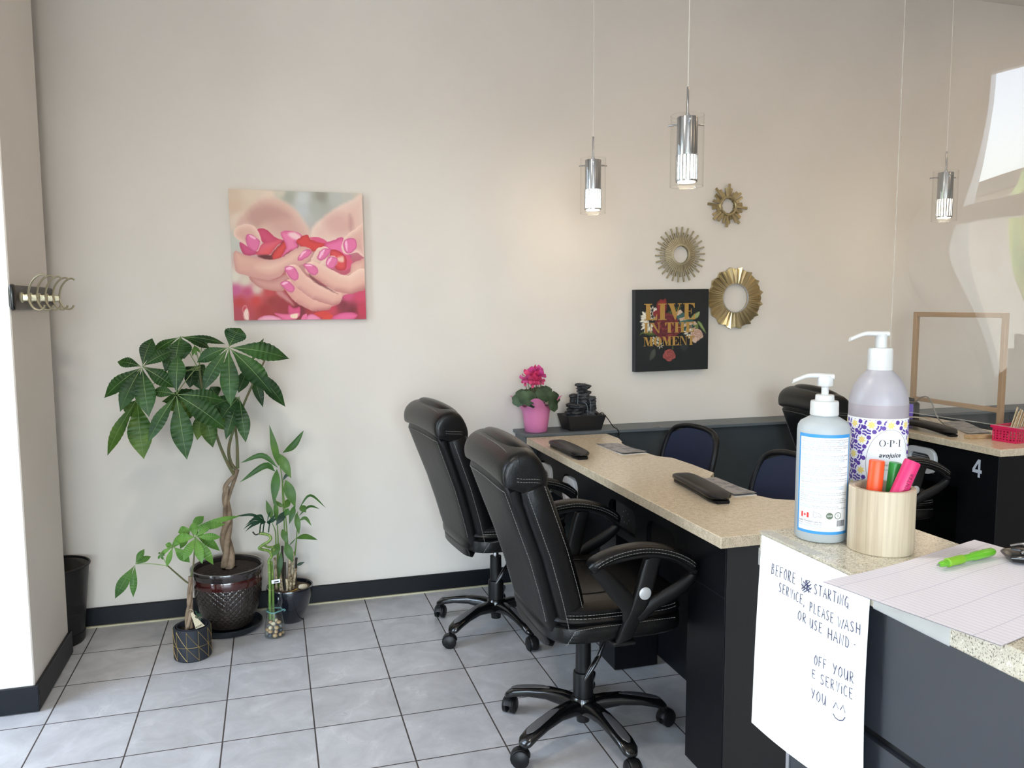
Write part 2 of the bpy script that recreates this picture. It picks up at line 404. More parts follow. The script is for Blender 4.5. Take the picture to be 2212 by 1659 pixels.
# ---------------------------------------------------------------- what stands outside the window (seen only as reflections)
M_asphalt = mat('sidewalk_concrete', (170, 168, 164), 0.9, bump=(40, 0.1))
o = struct('ground_outside', MB().box(-40, 30, -40, 30, -0.25, -0.13), M_asphalt)
M_brick = mat('pale_siding', (205, 200, 190), 0.8, vary=(3, (190, 184, 172), 0.4, 0.6))
bld = thing('building', 'pale low shop building across the street outside the window', 'building', (-24, 2, -0.13))
obj('wall', MB().box(-3, 3, -14, 14, 0, 4.2), M_brick, bld, False)
obj('roof', MB().box(-3.3, 3.3, -14.3, 14.3, 4.2, 4.5), M_charcoal, bld, False)
M_dglass = mat('dark_window_glass', (40, 48, 56), 0.08)
for yy in (-10, -5, 0, 5, 10):
    wv = obj('window', MB().box(3.0, 3.04, yy-1.4, yy+1.4, 0.8, 3.0), M_alu, bld, False)
    obj('pane', MB().box(3.04, 3.05, yy-1.3, yy+1.3, 0.9, 2.9), M_dglass, wv, False)
M_carp = mat('car_paint', (62, 70, 84), 0.22, 0.4, coat=1.0); M_tyre = mat('tyre_rubber', (22, 22, 23), 0.8)
car = thing('car', 'dark blue grey car parked outside the window', 'car', (-6.2, 2.6, -0.13))
def car_secs():
    prof = [(-2.15, .42, .62, .80), (-2.05, .30, .78, .86), (-1.3, .24, .92, .90), (-.9, .22, .96, .90), (1.2, .22, .98, .90), (1.9, .26, .92, .88), (2.15, .36, .80, .82), (2.22, .45, .66, .74)]
    return [((0, y, (a+b)/2), (1, 0, 0), (0, 0, 1), w, (b-a)/2, 5) for (y, a, b, w) in prof]
obj('body', MB().loft(car_secs()), M_carp, car)
obj('cabin', MB().loft([((0, y, .9+(h)/2), (1, 0, 0), (0, 0, 1), w, h/2+.03, 4) for (y, h, w) in ((-1.05, .05, .84), (-.45, .46, .70), (.6, .5, .70), (1.35, .36, .72), (1.85, .05, .82))]), M_dglass, car)
obj('roof', MB().loft([((0, y, 1.41+dz), (1, 0, 0), (0, 0, 1), w, .02, 3) for (y, w, dz) in ((-.5, .62, -.02), (.1, .68, .02), (.8, .68, .01), (1.3, .62, -.08))]), M_carp, car)
for sy in (-1.35, 1.35):
    for sx in (-1, 1):
        wh = obj('wheel', MB().lathe([(.0, -.09), (.26, -.1), (.32, -.07), (.32, .07), (.26, .1), (0, .09)], 24, (sx*.80, sy, .32), axis=(1, 0, 0)), M_tyre, car)
        obj('hubcap', MB().lathe([(0, 0), (.19, 0), (.2, -.012*sx), (0, -.012*sx)], 20, (sx*.905, sy, .32), axis=(1, 0, 0)), M_alu, wh)
M_foliage = mat('street_foliage', (92, 128, 58), 0.7, vary=(3, (150, 165, 80), 0.4, 0.65)); M_bark = mat('bark', (96, 78, 62), 0.85, bump=(30, 0.4))
for k, (tx, ty, h, lab) in enumerate(((-13, 6.5, 5.0, 'taller leafy street tree outside the window, beyond the car'), (-14.5, 0.5, 4.0, 'shorter leafy street tree outside the window'))):
    t = thing('street_tree', lab, 'tree', (tx, ty, -0.13), group='street trees outside')
    obj('trunk', MB().tube([(0, 0, 0), (.05, .02, h*.3), (0, .05, h*.55)], [.16, .12, .08], 8), M_bark, t)
    cr = MB(); rnd = random.Random(k)
    for i in range(16):
        cr.ball((rnd.uniform(-1, 1), rnd.uniform(-1.2, 1.2), h*.62+rnd.uniform(-.7, 1.1)), rnd.uniform(.5, .8), n=12, m=8, jit=0.16, rnd=rnd)
    obj('crown', cr, M_foliage, t)
# ================================================================ STONE TOPS AND STATION DESKS
def stone_material(name, base, fleck_d, fleck_l, rough=0.22):
    m = bpy.data.materials.new(name); m.use_nodes = True; nt = m.node_tree; N = nt.nodes; L = nt.links
    b = N['Principled BSDF']; b.inputs['Roughness'].default_value = rough; tc = N.new('ShaderNodeTexCoord')
    last = None
    cl = N.new('ShaderNodeTexNoise'); cl.inputs['Scale'].default_value = 60; cl.inputs['Detail'].default_value = 3; L.new(tc.outputs['Object'], cl.inputs['Vector'])
    rp = N.new('ShaderNodeValToRGB'); rp.color_ramp.elements[0].position = .35; rp.color_ramp.elements[0].color = srgb(*[c-10 for c in base]); rp.color_ramp.elements[1].position = .65; rp.color_ramp.elements[1].color = srgb(*[min(255, c+8) for c in base])
    L.new(cl.outputs['Fac'], rp.inputs[0]); last = rp.outputs[0]
    for (sc, thr, col, st) in ((330, 0.385, fleck_d, 1.7), (210, 0.36, fleck_l, 1.0), (520, 0.37, fleck_d, 1.0)):
        mp = N.new('ShaderNodeMapping'); mp.inputs['Scale'].default_value = (1, st, 1); mp.inputs['Rotation'].default_value = (0, 0, sc); L.new(tc.outputs['Object'], mp.inputs['Vector'])
        n = N.new('ShaderNodeTexNoise'); n.inputs['Scale'].default_value = sc; n.inputs['Detail'].default_value = 1; L.new(mp.outputs[0], n.inputs['Vector'])
        r = N.new('ShaderNodeMapRange'); r.inputs[1].default_value = thr; r.inputs[2].default_value = thr-0.05; r.inputs[3].default_value = 0; r.inputs[4].default_value = 0.85; L.new(n.outputs['Fac'], r.inputs[0])
        mx = N.new('ShaderNodeMix'); mx.data_type = 'RGBA'; L.new(r.outputs[0], mx.inputs[0]); L.new(last, mx.inputs[6]); mx.inputs[7].default_value = srgb(*col); last = mx.outputs[2]
    L.new(last, b.inputs['Base Color']); return m
M_stone = stone_material('beige_quartz', (216, 201, 175), (146, 126, 102), (226, 214, 194))
M_stone_r = stone_material('cream_quartz', (206, 198, 178), (112, 104, 92), (228, 222, 208))
M_black = mat('black_laminate', (10, 11, 15), 0.42, spec=0.28, bump=(700, 0.03))
M_blackend = mat('black_laminate_textured_lit', (43, 43, 44), 0.55, spec=0.4, bump=(900, 0.06))  # textured and paler: light on the desk's end face put into the colour
M_dark = mat('dark_void', (6, 6, 8), 0.7)
M_whiteplastic = mat('white_plastic', (228, 230, 232), 0.35)
M_greyplastic = mat('grey_plastic', (150, 152, 156), 0.4)
M_edge = mat('black_edge_banding', (26, 27, 32), 0.3)

DESK_Z = 0.80
def stone_top(name, poly, z, th, m, label, cat='worktop'):
    zz = z-th; cx = sum(p[0] for p in poly)/len(poly); cy = sum(p[1] for p in poly)/len(poly)
    mb = MB().prism([(x-cx, y-cy) for x, y in poly], [], (0, 0, 0), (1, 0, 0), (0, 1, 0), th)
    o = obj(name, mb, m, None, True, bevel=0.002); o.location = (cx, cy, zz)
    return tag(o, label, cat)
top_poly = [(1.190, 1.950), (1.80, 1.950), (1.80, 2.16)] + [(1.74, 2.21), (1.66, 2.262), (1.60, 2.30), (1.575, 2.36), (1.565, 2.50), (1.568, 2.62), (1.579, 2.672), (1.600, 2.700), (1.632, 2.735),
            (1.634, 2.90), (1.625, 3.065), (1.60, 3.09), (1.578, 3.13), (1.565, 3.26), (1.562, 3.40), (1.572, 3.47), (1.594, 3.512), (1.616, 3.60), (1.616, 3.752), (1.190, 3.752)]
stone_top('worktop', top_poly, DESK_Z, 0.033, M_stone, 'long beige speckled stone worktop with wavy inner edge, nearer desk row')

def arch_hole(y0, y1, z0, z1, r=0.045):
    pts = [(y0, z0), (y1, z0)]
    for k in range(6): a = k/5*PI/2; pts.append((y1-r+r*math.cos(a), z1-r+r*math.sin(a)))
    for k in range(6): a = PI/2+k/5*PI/2; pts.append((y0+r+r*math.cos(a), z1-r+r*math.sin(a)))
    return pts
def vent(parent, x, y0, y1, z0, z1, label=None):
    """rounded white frame of a dust vent, set into the apron opening"""
    def rr(a, b, c, d, r):
        pts = []
        for (cx, cy, s) in ((b-r, c+r, -PI/2), (b-r, d-r, 0), (a+r, d-r, PI/2), (a+r, c+r, PI)):
            for k in range(6): t = s+k/5*PI/2; pts.append((cx+r*math.cos(t), cy+r*math.sin(t)))
        return pts
    w = 0.030
    f = obj('vent_frame', MB().prism(rr(y0, y1, z0, z1, .05), [rr(y0+w, y1-w, z0+w, z1-w, .03)], (x, 0, 0), (0, 1, 0), (0, 0, 1), 0.022), M_whiteplastic, parent, True, world=True, bevel=0.006)
    g = MB()
    for k in range(7):
        zz = z0+w+(z1-z0-2*w)*(k+.5)/7; g.box(x+0.016, x+0.02, y0+w-.004, y1-w+.004, zz-.003, zz+.003)
    obj('grille', g, M_greyplastic, f, False, world=True)
    return f

desk = thing('manicure_desk', 'black laminate desk base under the long wavy-edged worktop, open knee spaces and cut-out apron', 'desk', (1.45, 2.9, 0))
X0 = 1.237
ep = obj('end_panel', MB().box(X0, 1.78, 2.0, 2.217, 0.003, 0.767, 0.0015), [M_black], desk, False, world=True)
obj('lit_end_face', MB().box(X0+.004, 1.776, 1.996, 2.0, 0.004, 0.766), M_blackend, ep, False, world=True)  # thin added skin carrying the lit tone of the end face
obj('seam', MB().box(X0-.0008, X0, 2.0, 2.215, 0.599, 0.602), M_edge, ep, False, world=True)
holes = [arch_hole(2.62, 2.865, .605, .705), arch_hole(2.315, 2.53, .605, .705), arch_hole(3.195, 3.38, .59, .70), arch_hole(3.515, 3.71, .59, .70)]
obj('apron', MB().prism([(2.2175, .575), (3.752, .575), (3.752, .766), (2.2175, .766)], holes, (X0+.008, 0, 0), (0, 1, 0), (0, 0, 1), 0.018), M_black, desk, False, world=True)
vent(desk, 1.238, 3.215, 3.372, .560, .692); vent(desk, 1.238, 3.535, 3.70, .560, .692)
obj('dust_box', MB().box(X0+.027, 1.452, 2.225, 2.835, .59, .76), M_dark, desk, False, world=True)
fan = MB()
for (dy, dz) in ((0, .02), (.02, .012), (-.02, .012), (.03, -.01), (-.03, -.01), (.012, -.026), (-.012, -.026)):
    fan.ball((X0+.030, 2.745+dy, .655+dz), .004, n=8, m=5)
obj('fan_screws', fan, M_greyplastic, desk, True, world=True)
obj('dust_box', MB().box(X0+.027, 1.452, 3.01, 3.745, .57, .76), M_dark, desk, False, world=True)
obj('divider_cabinet', MB().box(X0+.03, 1.455, 2.842, 3.0, 0.003, 0.572, 0.0015), M_black, desk, False, world=True)
obj('modesty_panel', MB().box(1.457, 1.475, 2.22, 3.752, 0.04, 0.766), M_black, desk, False, world=True)
obj('shelf', MB().box(1.264, 1.455, 2.222, 2.838, 0.578, 0.588), M_edge, desk, False, world=True)

# second row of stations (number 4)
S4X = 3.105; S4Y = 2.785
poly4 = [(S4X, S4Y), (3.9, S4Y), (3.9, 2.95), (3.60, 3.0), (3.55, 3.08), (3.54, 3.30), (3.57, 3.42), (3.62, 3.50), (3.62, 3.752), (S4X, 3.752)]
stone_top('worktop', poly4, DESK_Z, 0.033, M_stone, 'beige stone worktop of the further station, holding the pink basket')
d4 = thing('manicure_desk', 'black desk base with a white figure 4 on its side, behind the reception counter', 'desk', (3.4, 3.2, 0))
XD = S4X+0.047
obj('end_panel', MB().box(XD, 3.85, S4Y+.05, S4Y+.27, 0.003, 0.767, 0.0015), M_black, d4, False, world=True)
obj('apron', MB().prism([(S4Y+.271, .565), (3.752, .565), (3.752, .766), (S4Y+.271, .766)], [arch_hole(3.17, 3.43, .60, .735, .07)], (XD+.004, 0, 0), (0, 1, 0), (0, 0, 1), 0.018), M_black, d4, False, world=True)
vent(d4, XD-.004, 3.20, 3.40, .595, .725)
obj('dust_box', MB().box(XD+.024, 3.45, S4Y+.28, 3.74, .575, .76), M_dark, d4, False, world=True)
obj('modesty_panel', MB().box(3.46, 3.48, S4Y+.275, 3.752, 0.04, 0.766), M_black, d4, False, world=True)
M_num = mat('silver_vinyl', (196, 202, 212), 0.4)
pa, pb = at_x(2103, 1028, XD), at_x(2125, 994, XD)
h4 = pb.z-pa.z; w4 = 0.052
four = [(.60, 0), (.82, 0), (.82, .24), (1.0, .24), (1.0, .42), (.82, .42), (.82, 1.0), (.56, 1.0), (0, .44), (0, .24), (.60, .24)]
hole4 = [(.25, .42), (.60, .42), (.60, .80)]
yl = at_x(2101, 1012, XD).y
obj('number', MB().prism([(p[0]*w4, p[1]*h4) for p in four], [[(p[0]*w4, p[1]*h4) for p in hole4]], (XD-.0012, yl, pa.z-.002), (0, -1, 0), (0, 0, 1), -0.001), M_num, d4, False, world=True, label='silver figure 4')

# reception counter in the foreground
RX0, RX1, RY1, RZ = 0.738, 0.982, 1.095, 1.09
stone_top('counter_top', [(RX0, -0.9), (RX1, -0.9), (RX1, RY1), (RX0, RY1)], RZ, 0.032, M_stone_r, 'narrow cream speckled stone ledge of the reception counter, holding bottles and notepad', 'worktop')
rc = thing('reception_counter', 'tall dark laminate reception counter in the right foreground with silver trim', 'counter', (0.87, 0.1, 0))
M_recep = mat('graphite_laminate', (46, 49, 56), 0.40, spec=0.6, bump=(1200, 0.05))
zs = 0.880
obj('body', MB().box(0.762, 0.955, -0.88, 1.02, 0.003, RZ-0.033), M_dark, rc, False, world=True)
obj('front_panel', MB().box(0.752, 0.7615, -0.88, 1.018, zs+.004, RZ-0.034), M_recep, rc, False, world=True)
obj('front_panel', MB().box(0.752, 0.7615, -0.88, 1.018, 0.08, zs-.010), M_recep, rc, False, world=True)
obj('trim_strip', MB().box(0.750, 0.7615, -0.88, 0.72, zs-.009, zs+.001), M_alu, rc, False, world=True)
obj('corner_trim', MB().box(0.749, 0.765, 1.0185, 1.026, 0.06, RZ-0.034), M_alu, rc, False, world=True)
# ================================================================ CHAIRS
M_leather = mat('black_leather', (9, 9, 10), 0.33, spec=0.34, bump=(160, 0.10, 5))
M_leather2 = mat('black_leather_panel', (10, 10, 11), 0.42, spec=0.26, bump=(45, 0.10, 4))
M_gloss = mat('glossy_black_plastic', (12, 12, 13), 0.16, spec=0.6)
M_matte = mat('matte_black_plastic', (15, 15, 16), 0.42, spec=.35)
M_thread = mat('grey_stitching', (118, 117, 114), 0.8)
M_chrome = mat('chrome', (205, 205, 208), 0.12, 1.0)
M_inlay = mat('grey_inlay', (120, 121, 124), 0.38, 0.7)
M_button = mat('silver_button', (206, 208, 210), 0.35, 0.3)

def interp(tab, t):
    for i in range(len(tab)-1):
        a, b = tab[i], tab[i+1]
        if t <= b[0] or i == len(tab)-2:
            k = (t-a[0])/(b[0]-a[0]); k = max(0, min(1, k)); return [a[j]+(b[j]-a[j])*k for j in range(1, len(a))]
def sew(st, host):
    """the stitches become part of the leather mesh they run along (second material)"""
    me = host.data; n = len(me.vertices); nf = len(me.polygons)
    vs = [v.co.copy() for v in me.vertices]+list(st.v); fs = [list(p.vertices) for p in me.polygons]+[[i+n for i in f] for f in st.f]
    new = bpy.data.meshes.new(me.name); new.from_pydata([tuple(v) for v in vs], [], fs)
    for k in me.materials: new.materials.append(k)
    if M_thread.name not in [k.name for k in me.materials]: new.materials.append(M_thread)
    t = [k.name for k in new.materials].index(M_thread.name)
    new.polygons.foreach_set('material_index', [p.material_index for p in me.polygons]+[t]*len(st.f))
    new.polygons.foreach_set('use_smooth', [True]*len(fs)); new.update(); new.set_sharp_from_angle(angle=math.radians(40)); host.data = new
def stitch(mb, pts, r=0.0011):
    """a row of stitches: short separate threads along a line"""
    pts = [Vector(p) for p in pts]; L = 0
    for i in range(len(pts)-1):
        a, b = pts[i], pts[i+1]; seg = (b-a).length; n = max(1, int(seg/0.008))
        for k in range(n):
            mb.tube([a.lerp(b, (k+.08)/n), a.lerp(b, (k+.80)/n)], r, 4)
    return mb

def leather_chair(label, loc, rz, group):
    ch = thing('office_chair', label, 'chair', loc, rz, group)
    # --- star base: hub, five legs with inlay and caster
    obj('hub', MB().lathe([(0, .045), (.022, .045), (.024, .07), (.042, .085), (.048, .115), (.038, .135), (0, .137)], 24), M_gloss, ch)
    for k in range(5):
        a = math.radians(136+72*k); d = Vector((math.cos(a), math.sin(a), 0)); s = Vector((-d.y, d.x, 0)); up = Vector((0, 0, 1))
        secs = []
        for (r, z, w, h) in ((.030, .100, .030, .026), (.07, .108, .027, .024), (.13, .112, .027, .019), (.20, .104, .0285, .016), (.25, .092, .029, .016), (.28, .079, .027, .015), (.292, .072, .018, .011), (.296, .070, .004, .004)):
            secs.append((d*r+up*z, s, up, w, h, 2.8))
        leg = obj('leg', MB().loft(secs, 20), M_gloss, ch)
        ins = []
        for (r, z, w) in ((.125, .1315, .005), (.15, .1313, .012), (.19, .1243, .0155), (.23, .1150, .0165), (.258, .1080, .0135), (.272, .1035, .004)):
            ins.append((d*r+up*(z-.001), s, (up+d*.15).normalized(), w, .0014, 2.2))
        obj('inlay', MB().loft(ins, 16), M_inlay, leg)
        cm = MB(); cc = d*.285
        cm.lathe([(0, .05), (.008, .05), (.008, .075), (0, .075)], 10, cc)
        wd = Matrix.Rotation(0.9+k*1.9, 4, 'Z')
        off = wd @ Vector((.012, 0, 0)); ax = wd @ Vector((0, 1, 0))
        for sg in (-1, 1):
            cm.lathe([(0, -.009*sg), (.020, -.009*sg), (.0285, -.006*sg), (.0285, .006*sg), (.022, .010*sg), (0, .011*sg)], 20, cc+off+ax*(.014*sg)+Vector((0, 0, .0290)), axis=ax)
        hood = []
        for i in range(9):
            t = -.5+i/8*3.4
            hood.append((cc+off+(wd @ Vector((math.cos(t)*.030, 0, 0)))+Vector((0, 0, .029+math.sin(t)*.030)), ax, wd @ Vector((math.cos(t), 0, math.sin(t)*0+0.0)) + Vector((0, 0, math.sin(t))), .016, .003, 3))
        cm.loft(hood, 10)
        obj('caster', cm, M_matte, leg)
    # --- gas lift
    gl = obj('gas_column', MB().lathe([(0, .125), (.034, .125), (.035, .21), (.033, .219), (.0265, .222), (.0255, .33), (0, .33)], 28), M_matte, ch)
    obj('piston', MB().lathe([(0, .325), (.013, .325), (.013, .405), (0, .405)], 18), M_chrome, gl)
    lv = obj('lever', MB().tube([(.02, -.06, .405), (.03, -.10, .385), (.025, -.115, .36), (-.0, -.12, .31)], [.006, .005, .006, .007], 10).loft([((.012-.06*t, -.119-.01*t, .332-.085*t), (1, 0, .4), (0, 1, 0), w, w*.8, 2) for (t, w) in ((0, .006), (.2, .013), (.5, .014), (.8, .011), (1, .004))], 14), M_gloss, ch)
    obj('mechanism', MB().box(-.08, .12, -.11, .11, .400, .424, .006), M_matte, ch)
    # --- seat: upholstered pan and cushion
    def seat_ring(z0, z1, ins, x0, x1, wy, ex=4.0, n=44):
        return ((x0+x1)/2, z0, z1, (x1-x0)/2-ins, wy-ins)
    def pad(levels, x0, x1, wy, ex, dome=0.0):
        secs = []
        for (z, ins) in levels: secs.append((((x0+x1)/2, 0, z), (1, 0, 0), (0, 1, 0), (x1-x0)/2-ins, wy-ins, ex))
        return MB().loft(secs, 44)
    pan = obj('seat_pan', pad([(.420, .03), (.422, .012), (.432, .002), (.452, 0), (.472, .003), (.482, .014)], -.20, .27, .248, 5), M_leather, ch)
    st = MB()
    stitch(st, [(-.125, -.2515, .472), (-.06, -.2515, .476), (.1, -.2515, .477), (.21, -.248, .476)]); stitch(st, [(-.125, -.252, .472), (-.155, -.250, .428)])
    sew(st, pan)
    cush = MB()
    lv_ = [(.478, .022), (.482, .006), (.494, -.004), (.506, .002), (.510, .007), (.514, .001), (.528, -.002), (.540, .012), (.547, .035), (.551, .08), (.553, .15)]
    secs = []
    for (z, ins) in lv_: secs.append(((.035, 0, z), (1, 0, -.06*0), (0, 1, 0), .235-ins, .252-ins, 4.2))
    cush.loft(secs, 44)
    seat = obj('seat', cush, M_leather, ch)
    st = MB()
    for (z, ins) in ((.5065, -.0035), (.5165, -.0025)):
        ln = []
        for j in range(-10, 11):
            t = -PI/2+j*.062; ct, sn = math.cos(t), math.sin(t)
            ln.append((.035+math.copysign(abs(ct)**(2/4.2), ct)*(.235-ins), math.copysign(abs(sn)**(2/4.2), sn)*(.252-ins), z))
        stitch(st, ln)
    cur = catmull([(-.12, -.16, .5505), (0, -.165, .5525), (.07, -.13, .555), (.09, 0, .556), (.07, .13, .555), (0, .165, .5525), (-.12, .16, .5505)], 6)
    sew(st, seat)
    obj('seat_panel_seam', MB().tube(cur, .0022, 6), M_leather2, seat)
    # --- backrest: rear shell, side bolsters and front cushion, rolled head cushion
    tabR = [(0, -.165, .400, .170), (.04, -.178, .415, .196), (.25, -.215, .560, .212), (.5, -.255, .690, .226), (.75, -.302, .815, .236), (.93, -.335, .905, .240), (1.0, -.345, .940, .236)]
    def spine(t):
        x, z, w = interp(tabR, t); return Vector((x, 0, z)), w
    def tang(t):
        a, b = spine(max(0, t-.03))[0], spine(min(1, t+.03))[0]; return (b-a).normalized()
    secs = []
    for i in range(15):
        t = i/14; c, w = spine(t); tg = tang(t); nf = Vector((tg.z, 0, -tg.x))      # nf points to the front (+x)
        e = 1 if 0 < i < 14 else .8
        secs.append((c+nf*.022, (0, 1, 0), nf, w*e, .027*e, 4.5))
    shell = obj('backrest', MB().loft(secs, 40), M_leather2, ch)
    rear_off = lambda f: .022-.027*(1-min(.98, abs(f))**4.5)**(1/4.5)-.0007
    st = MB()
    for sg in (-1, 1):
        ln = []
        for i in range(2, 14):
            t = i/14; c, w = spine(t); tg = tang(t); nf = Vector((tg.z, 0, -tg.x)); ln.append(c+Vector((0, sg*w*.90, 0))+nf*(rear_off(.90)))
        stitch(st, ln)
    for (t_, bend) in ((.10, lambda f: .010*math.cos(f*3.1)-.012*max(0, abs(f)-.6)), (.925, lambda f: .012*(1-f*f))):
        c, w = spine(t_); tg = tang(t_); nf = Vector((tg.z, 0, -tg.x)); ln = []
        for k in range(15):
            f = -.90+1.8*k/14; ln.append(c+tg*bend(f)+Vector((0, f*w, 0))+nf*rear_off(f))
        stitch(st, ln)
    sew(st, shell)
    # gathered leather tuck under the shell
    tk = []
    for (x, z, w, h) in ((-.135, .398, .11, .010), (-.160, .392, .15, .016), (-.180, .405, .165, .018), (-.188, .428, .155, .010)):
        tk.append(((x, 0, z), (0, 1, 0), (.6, 0, .8), w, h, 3))
    obj('tuck', MB().loft(tk, 36), M_leather, shell)
    # front cushion with bolsters: three vertical pads
    for (yc, hw, th, t0, t1) in ((-.192, .062, .060, .03, .97), (.192, .062, .060, .03, .97)):
        secs = []; bol = MB()
        for i in range(15):
            u = i/14; t = t0+(t1-t0)*u; c, w = spine(t); tg = tang(t); nf = Vector((tg.z, 0, -tg.x))
            e = math.sqrt(max(.02, 1-(2*u-1)**10))
            yy = yc*(w/.226)
            secs.append((c+nf*.078+Vector((0, yy, 0)), (0, 1, 0), nf, hw*e, (th-.010)*e, 3.0))
        bol.loft(secs, 26)
        bo = obj('bolster', bol, M_leather, shell)
        sg = 1 if yc > 0 else -1; st = MB()
        for (dn, dy) in ((.052, .062), (.108, .060)):
            ln = []
            for i in range(1, 14):
                t = .03+.94*i/14; c, w = spine(t); tg = tang(t); nf = Vector((tg.z, 0, -tg.x)); ln.append(c+nf*dn+Vector((0, sg*(.192*(w/.226)+dy-.0005), 0)))
            stitch(st, ln)
        sew(st, bo)
    for (t0, t1, th) in ((.06, .34, .066), (.31, .62, .060), (.59, .92, .056)):
        secs = []; cu = MB()
        for i in range(11):
            u = i/10; t = t0+(t1-t0)*u; c, w = spine(t); tg = tang(t); nf = Vector((tg.z, 0, -tg.x)); e = math.sqrt(max(.03, 1-(2*u-1)**4))
            secs.append((c+nf*.090, (0, 1, 0), nf, .142, th*(.55+.45*e), 3.2))
        cu.loft(secs, 30)
        obj('back_cushion', cu, M_leather, shell)
    # head cushion: a fat roll that caps the top and hangs over the rear and the sides
    prof = catmull([(-.340, 0, .934), (-.350, 0, .950), (-.351, 0, .978), (-.341, 0, 1.006), (-.318, 0, 1.028), (-.285, 0, 1.038), (-.250, 0, 1.030), (-.224, 0, 1.0), (-.208, 0, .955), (-.212, 0, .915), (-.235, 0, .898), (-.29, 0, .915)], 3, True)
    cen = Vector((-.290, 0, .955)); rings_ = []
    for (y, e) in ((-.250, .45), (-.2495, .74), (-.247, .88), (-.241, .95), (-.225, .985), (-.19, 1.0), (-.10, 1.01), (0, 1.015), (.10, 1.01), (.19, 1.0), (.225, .985), (.241, .95), (.247, .88), (.2495, .74), (.250, .45)):
        rings_.append([cen+(p-cen)*e+Vector((0, y, -.012*(abs(y)/.25)**3)) for p in prof])
    head = obj('headrest', MB().rings(rings_), M_leather, ch)
    rl = []
    for i in range(17):
        u = -1+i/8; e = math.sqrt(max(.02, 1-abs(u)**5))
        rl.append(((-.262-.006*(1-u*u), u*.218, 1.022-.014*u*u), (.9, 0, -.45), (.45, 0, .9), .046*e, .024*e, 2.4))
    obj('top_roll', MB().loft(rl, 24), M_leather, head)
    st = MB()
    ln = [(-.3215, k/8*.215, 1.0275-.012*abs(k/8)**3) for k in range(-8, 9)]
    stitch(st, ln)
    for sg in (-1, 1):
        for dz in (0, .010):
            stitch(st, [(-.328, sg*.2470, .945+dz), (-.29, sg*.2512, .939+dz), (-.25, sg*.2508, .936+dz), (-.222, sg*.2465, .930+dz)])
    sew(st, head)
    # --- arms: padded top on a looped plastic frame
    for sg in (-1, 1):
        y = sg*.287
        fr = MB()
        loop = catmull([(-.085, y, .672), (-.06, y, .655), (-.01, y, .600), (.035, y*.98, .545), (.045, y*.95, .50)], 5)
        fr.tube(loop, [.016+.012*min(1, i/10) for i in range(len(loop))], 12, flat=[.012]*len(loop), up=(1, 0, .5))
        loop2 = catmull([(.245, y, .640), (.240, y, .615), (.19, y, .580), (.11, y*.985, .540), (.065, y*.96, .505)], 5)
        fr.tube(loop2, [.013+.010*min(1, i/10) for i in range(len(loop2))], 12, flat=[.012]*len(loop2), up=(0, 0, 1))
        mid = [((.110, y, .695), .030), ((.098, y, .66), .030), ((.083, y, .60), .031), ((.068, y*.985, .545), .031), ((.052, y*.95, .50), .030), ((.040, y*.905, .455), .028), ((.034, y*.86, .425), .026)]
        fr.loft([(p, (1, 0, .25), (0, 1, 0), w, .0135, 4) for p, w in mid], 20)
        fr.tube(catmull([(-.092, y, .668), (-.05, y, .690), (.08, y, .704), (.18, y, .682), (.248, y, .636)], 5), .012, 10, flat=.022, up=(0, 0, 1))
        fr.box(.0, .075, min(y*.42, y*.88), max(y*.42, y*.88), .405, .419, .004)
        arm = obj('armrest', fr, M_matte, ch)
        pd = catmull([(-.100, y, .676), (-.06, y, .700), (.0, y, .717), (.08, y, .722), (.16, y, .705), (.22, y, .676), (.252, y, .646)], 4)
        secs = []; m = len(pd)
        for i, p in enumerate(pd):
            tg = (pd[min(i+1, m-1)]-pd[max(i-1, 0)]).normalized(); nn = Vector((-tg.z, 0, tg.x))
            e = 1 if 0 < i < m-1 else .55
            if i in (1, m-2): e = .88
            secs.append((p, (0, 1, 0), nn, .031*e, .0165*e, 2.6))
        obj('arm_pad', MB().loft(secs, 22), M_leather, arm)
        st = MB()
        for dz in (.006, -.004):
            stitch(st, [p+Vector((0, sg*.031, dz)) for p in pd[2:-2]])
            stitch(st, [p+Vector((0, -sg*.031, dz)) for p in pd[2:-2]])
        sew(st, arm)
        obj('button', MB().lathe([(0, 0), (.0195, 0), (.0195, .002), (.017, .004), (0, .004)], 24, (.079, y+sg*.0125, .585), axis=(0, sg, 0)), M_button, arm)
    return ch
CHG = 'black leather customer chairs'
chair = leather_chair('black stitched leather office chair in front, beside the near end of the desk', (0.975, 2.445, 0), 0.0, CHG)
dup(chair, (0.935, 3.41, 0), math.radians(6), 'black leather office chair further back, close to the pale wall and ledge', CHG)
dup(chair, (2.83, 3.32, 0), math.radians(-9), 'black leather office chair at the further station, mostly hidden behind the two pump bottles', CHG)

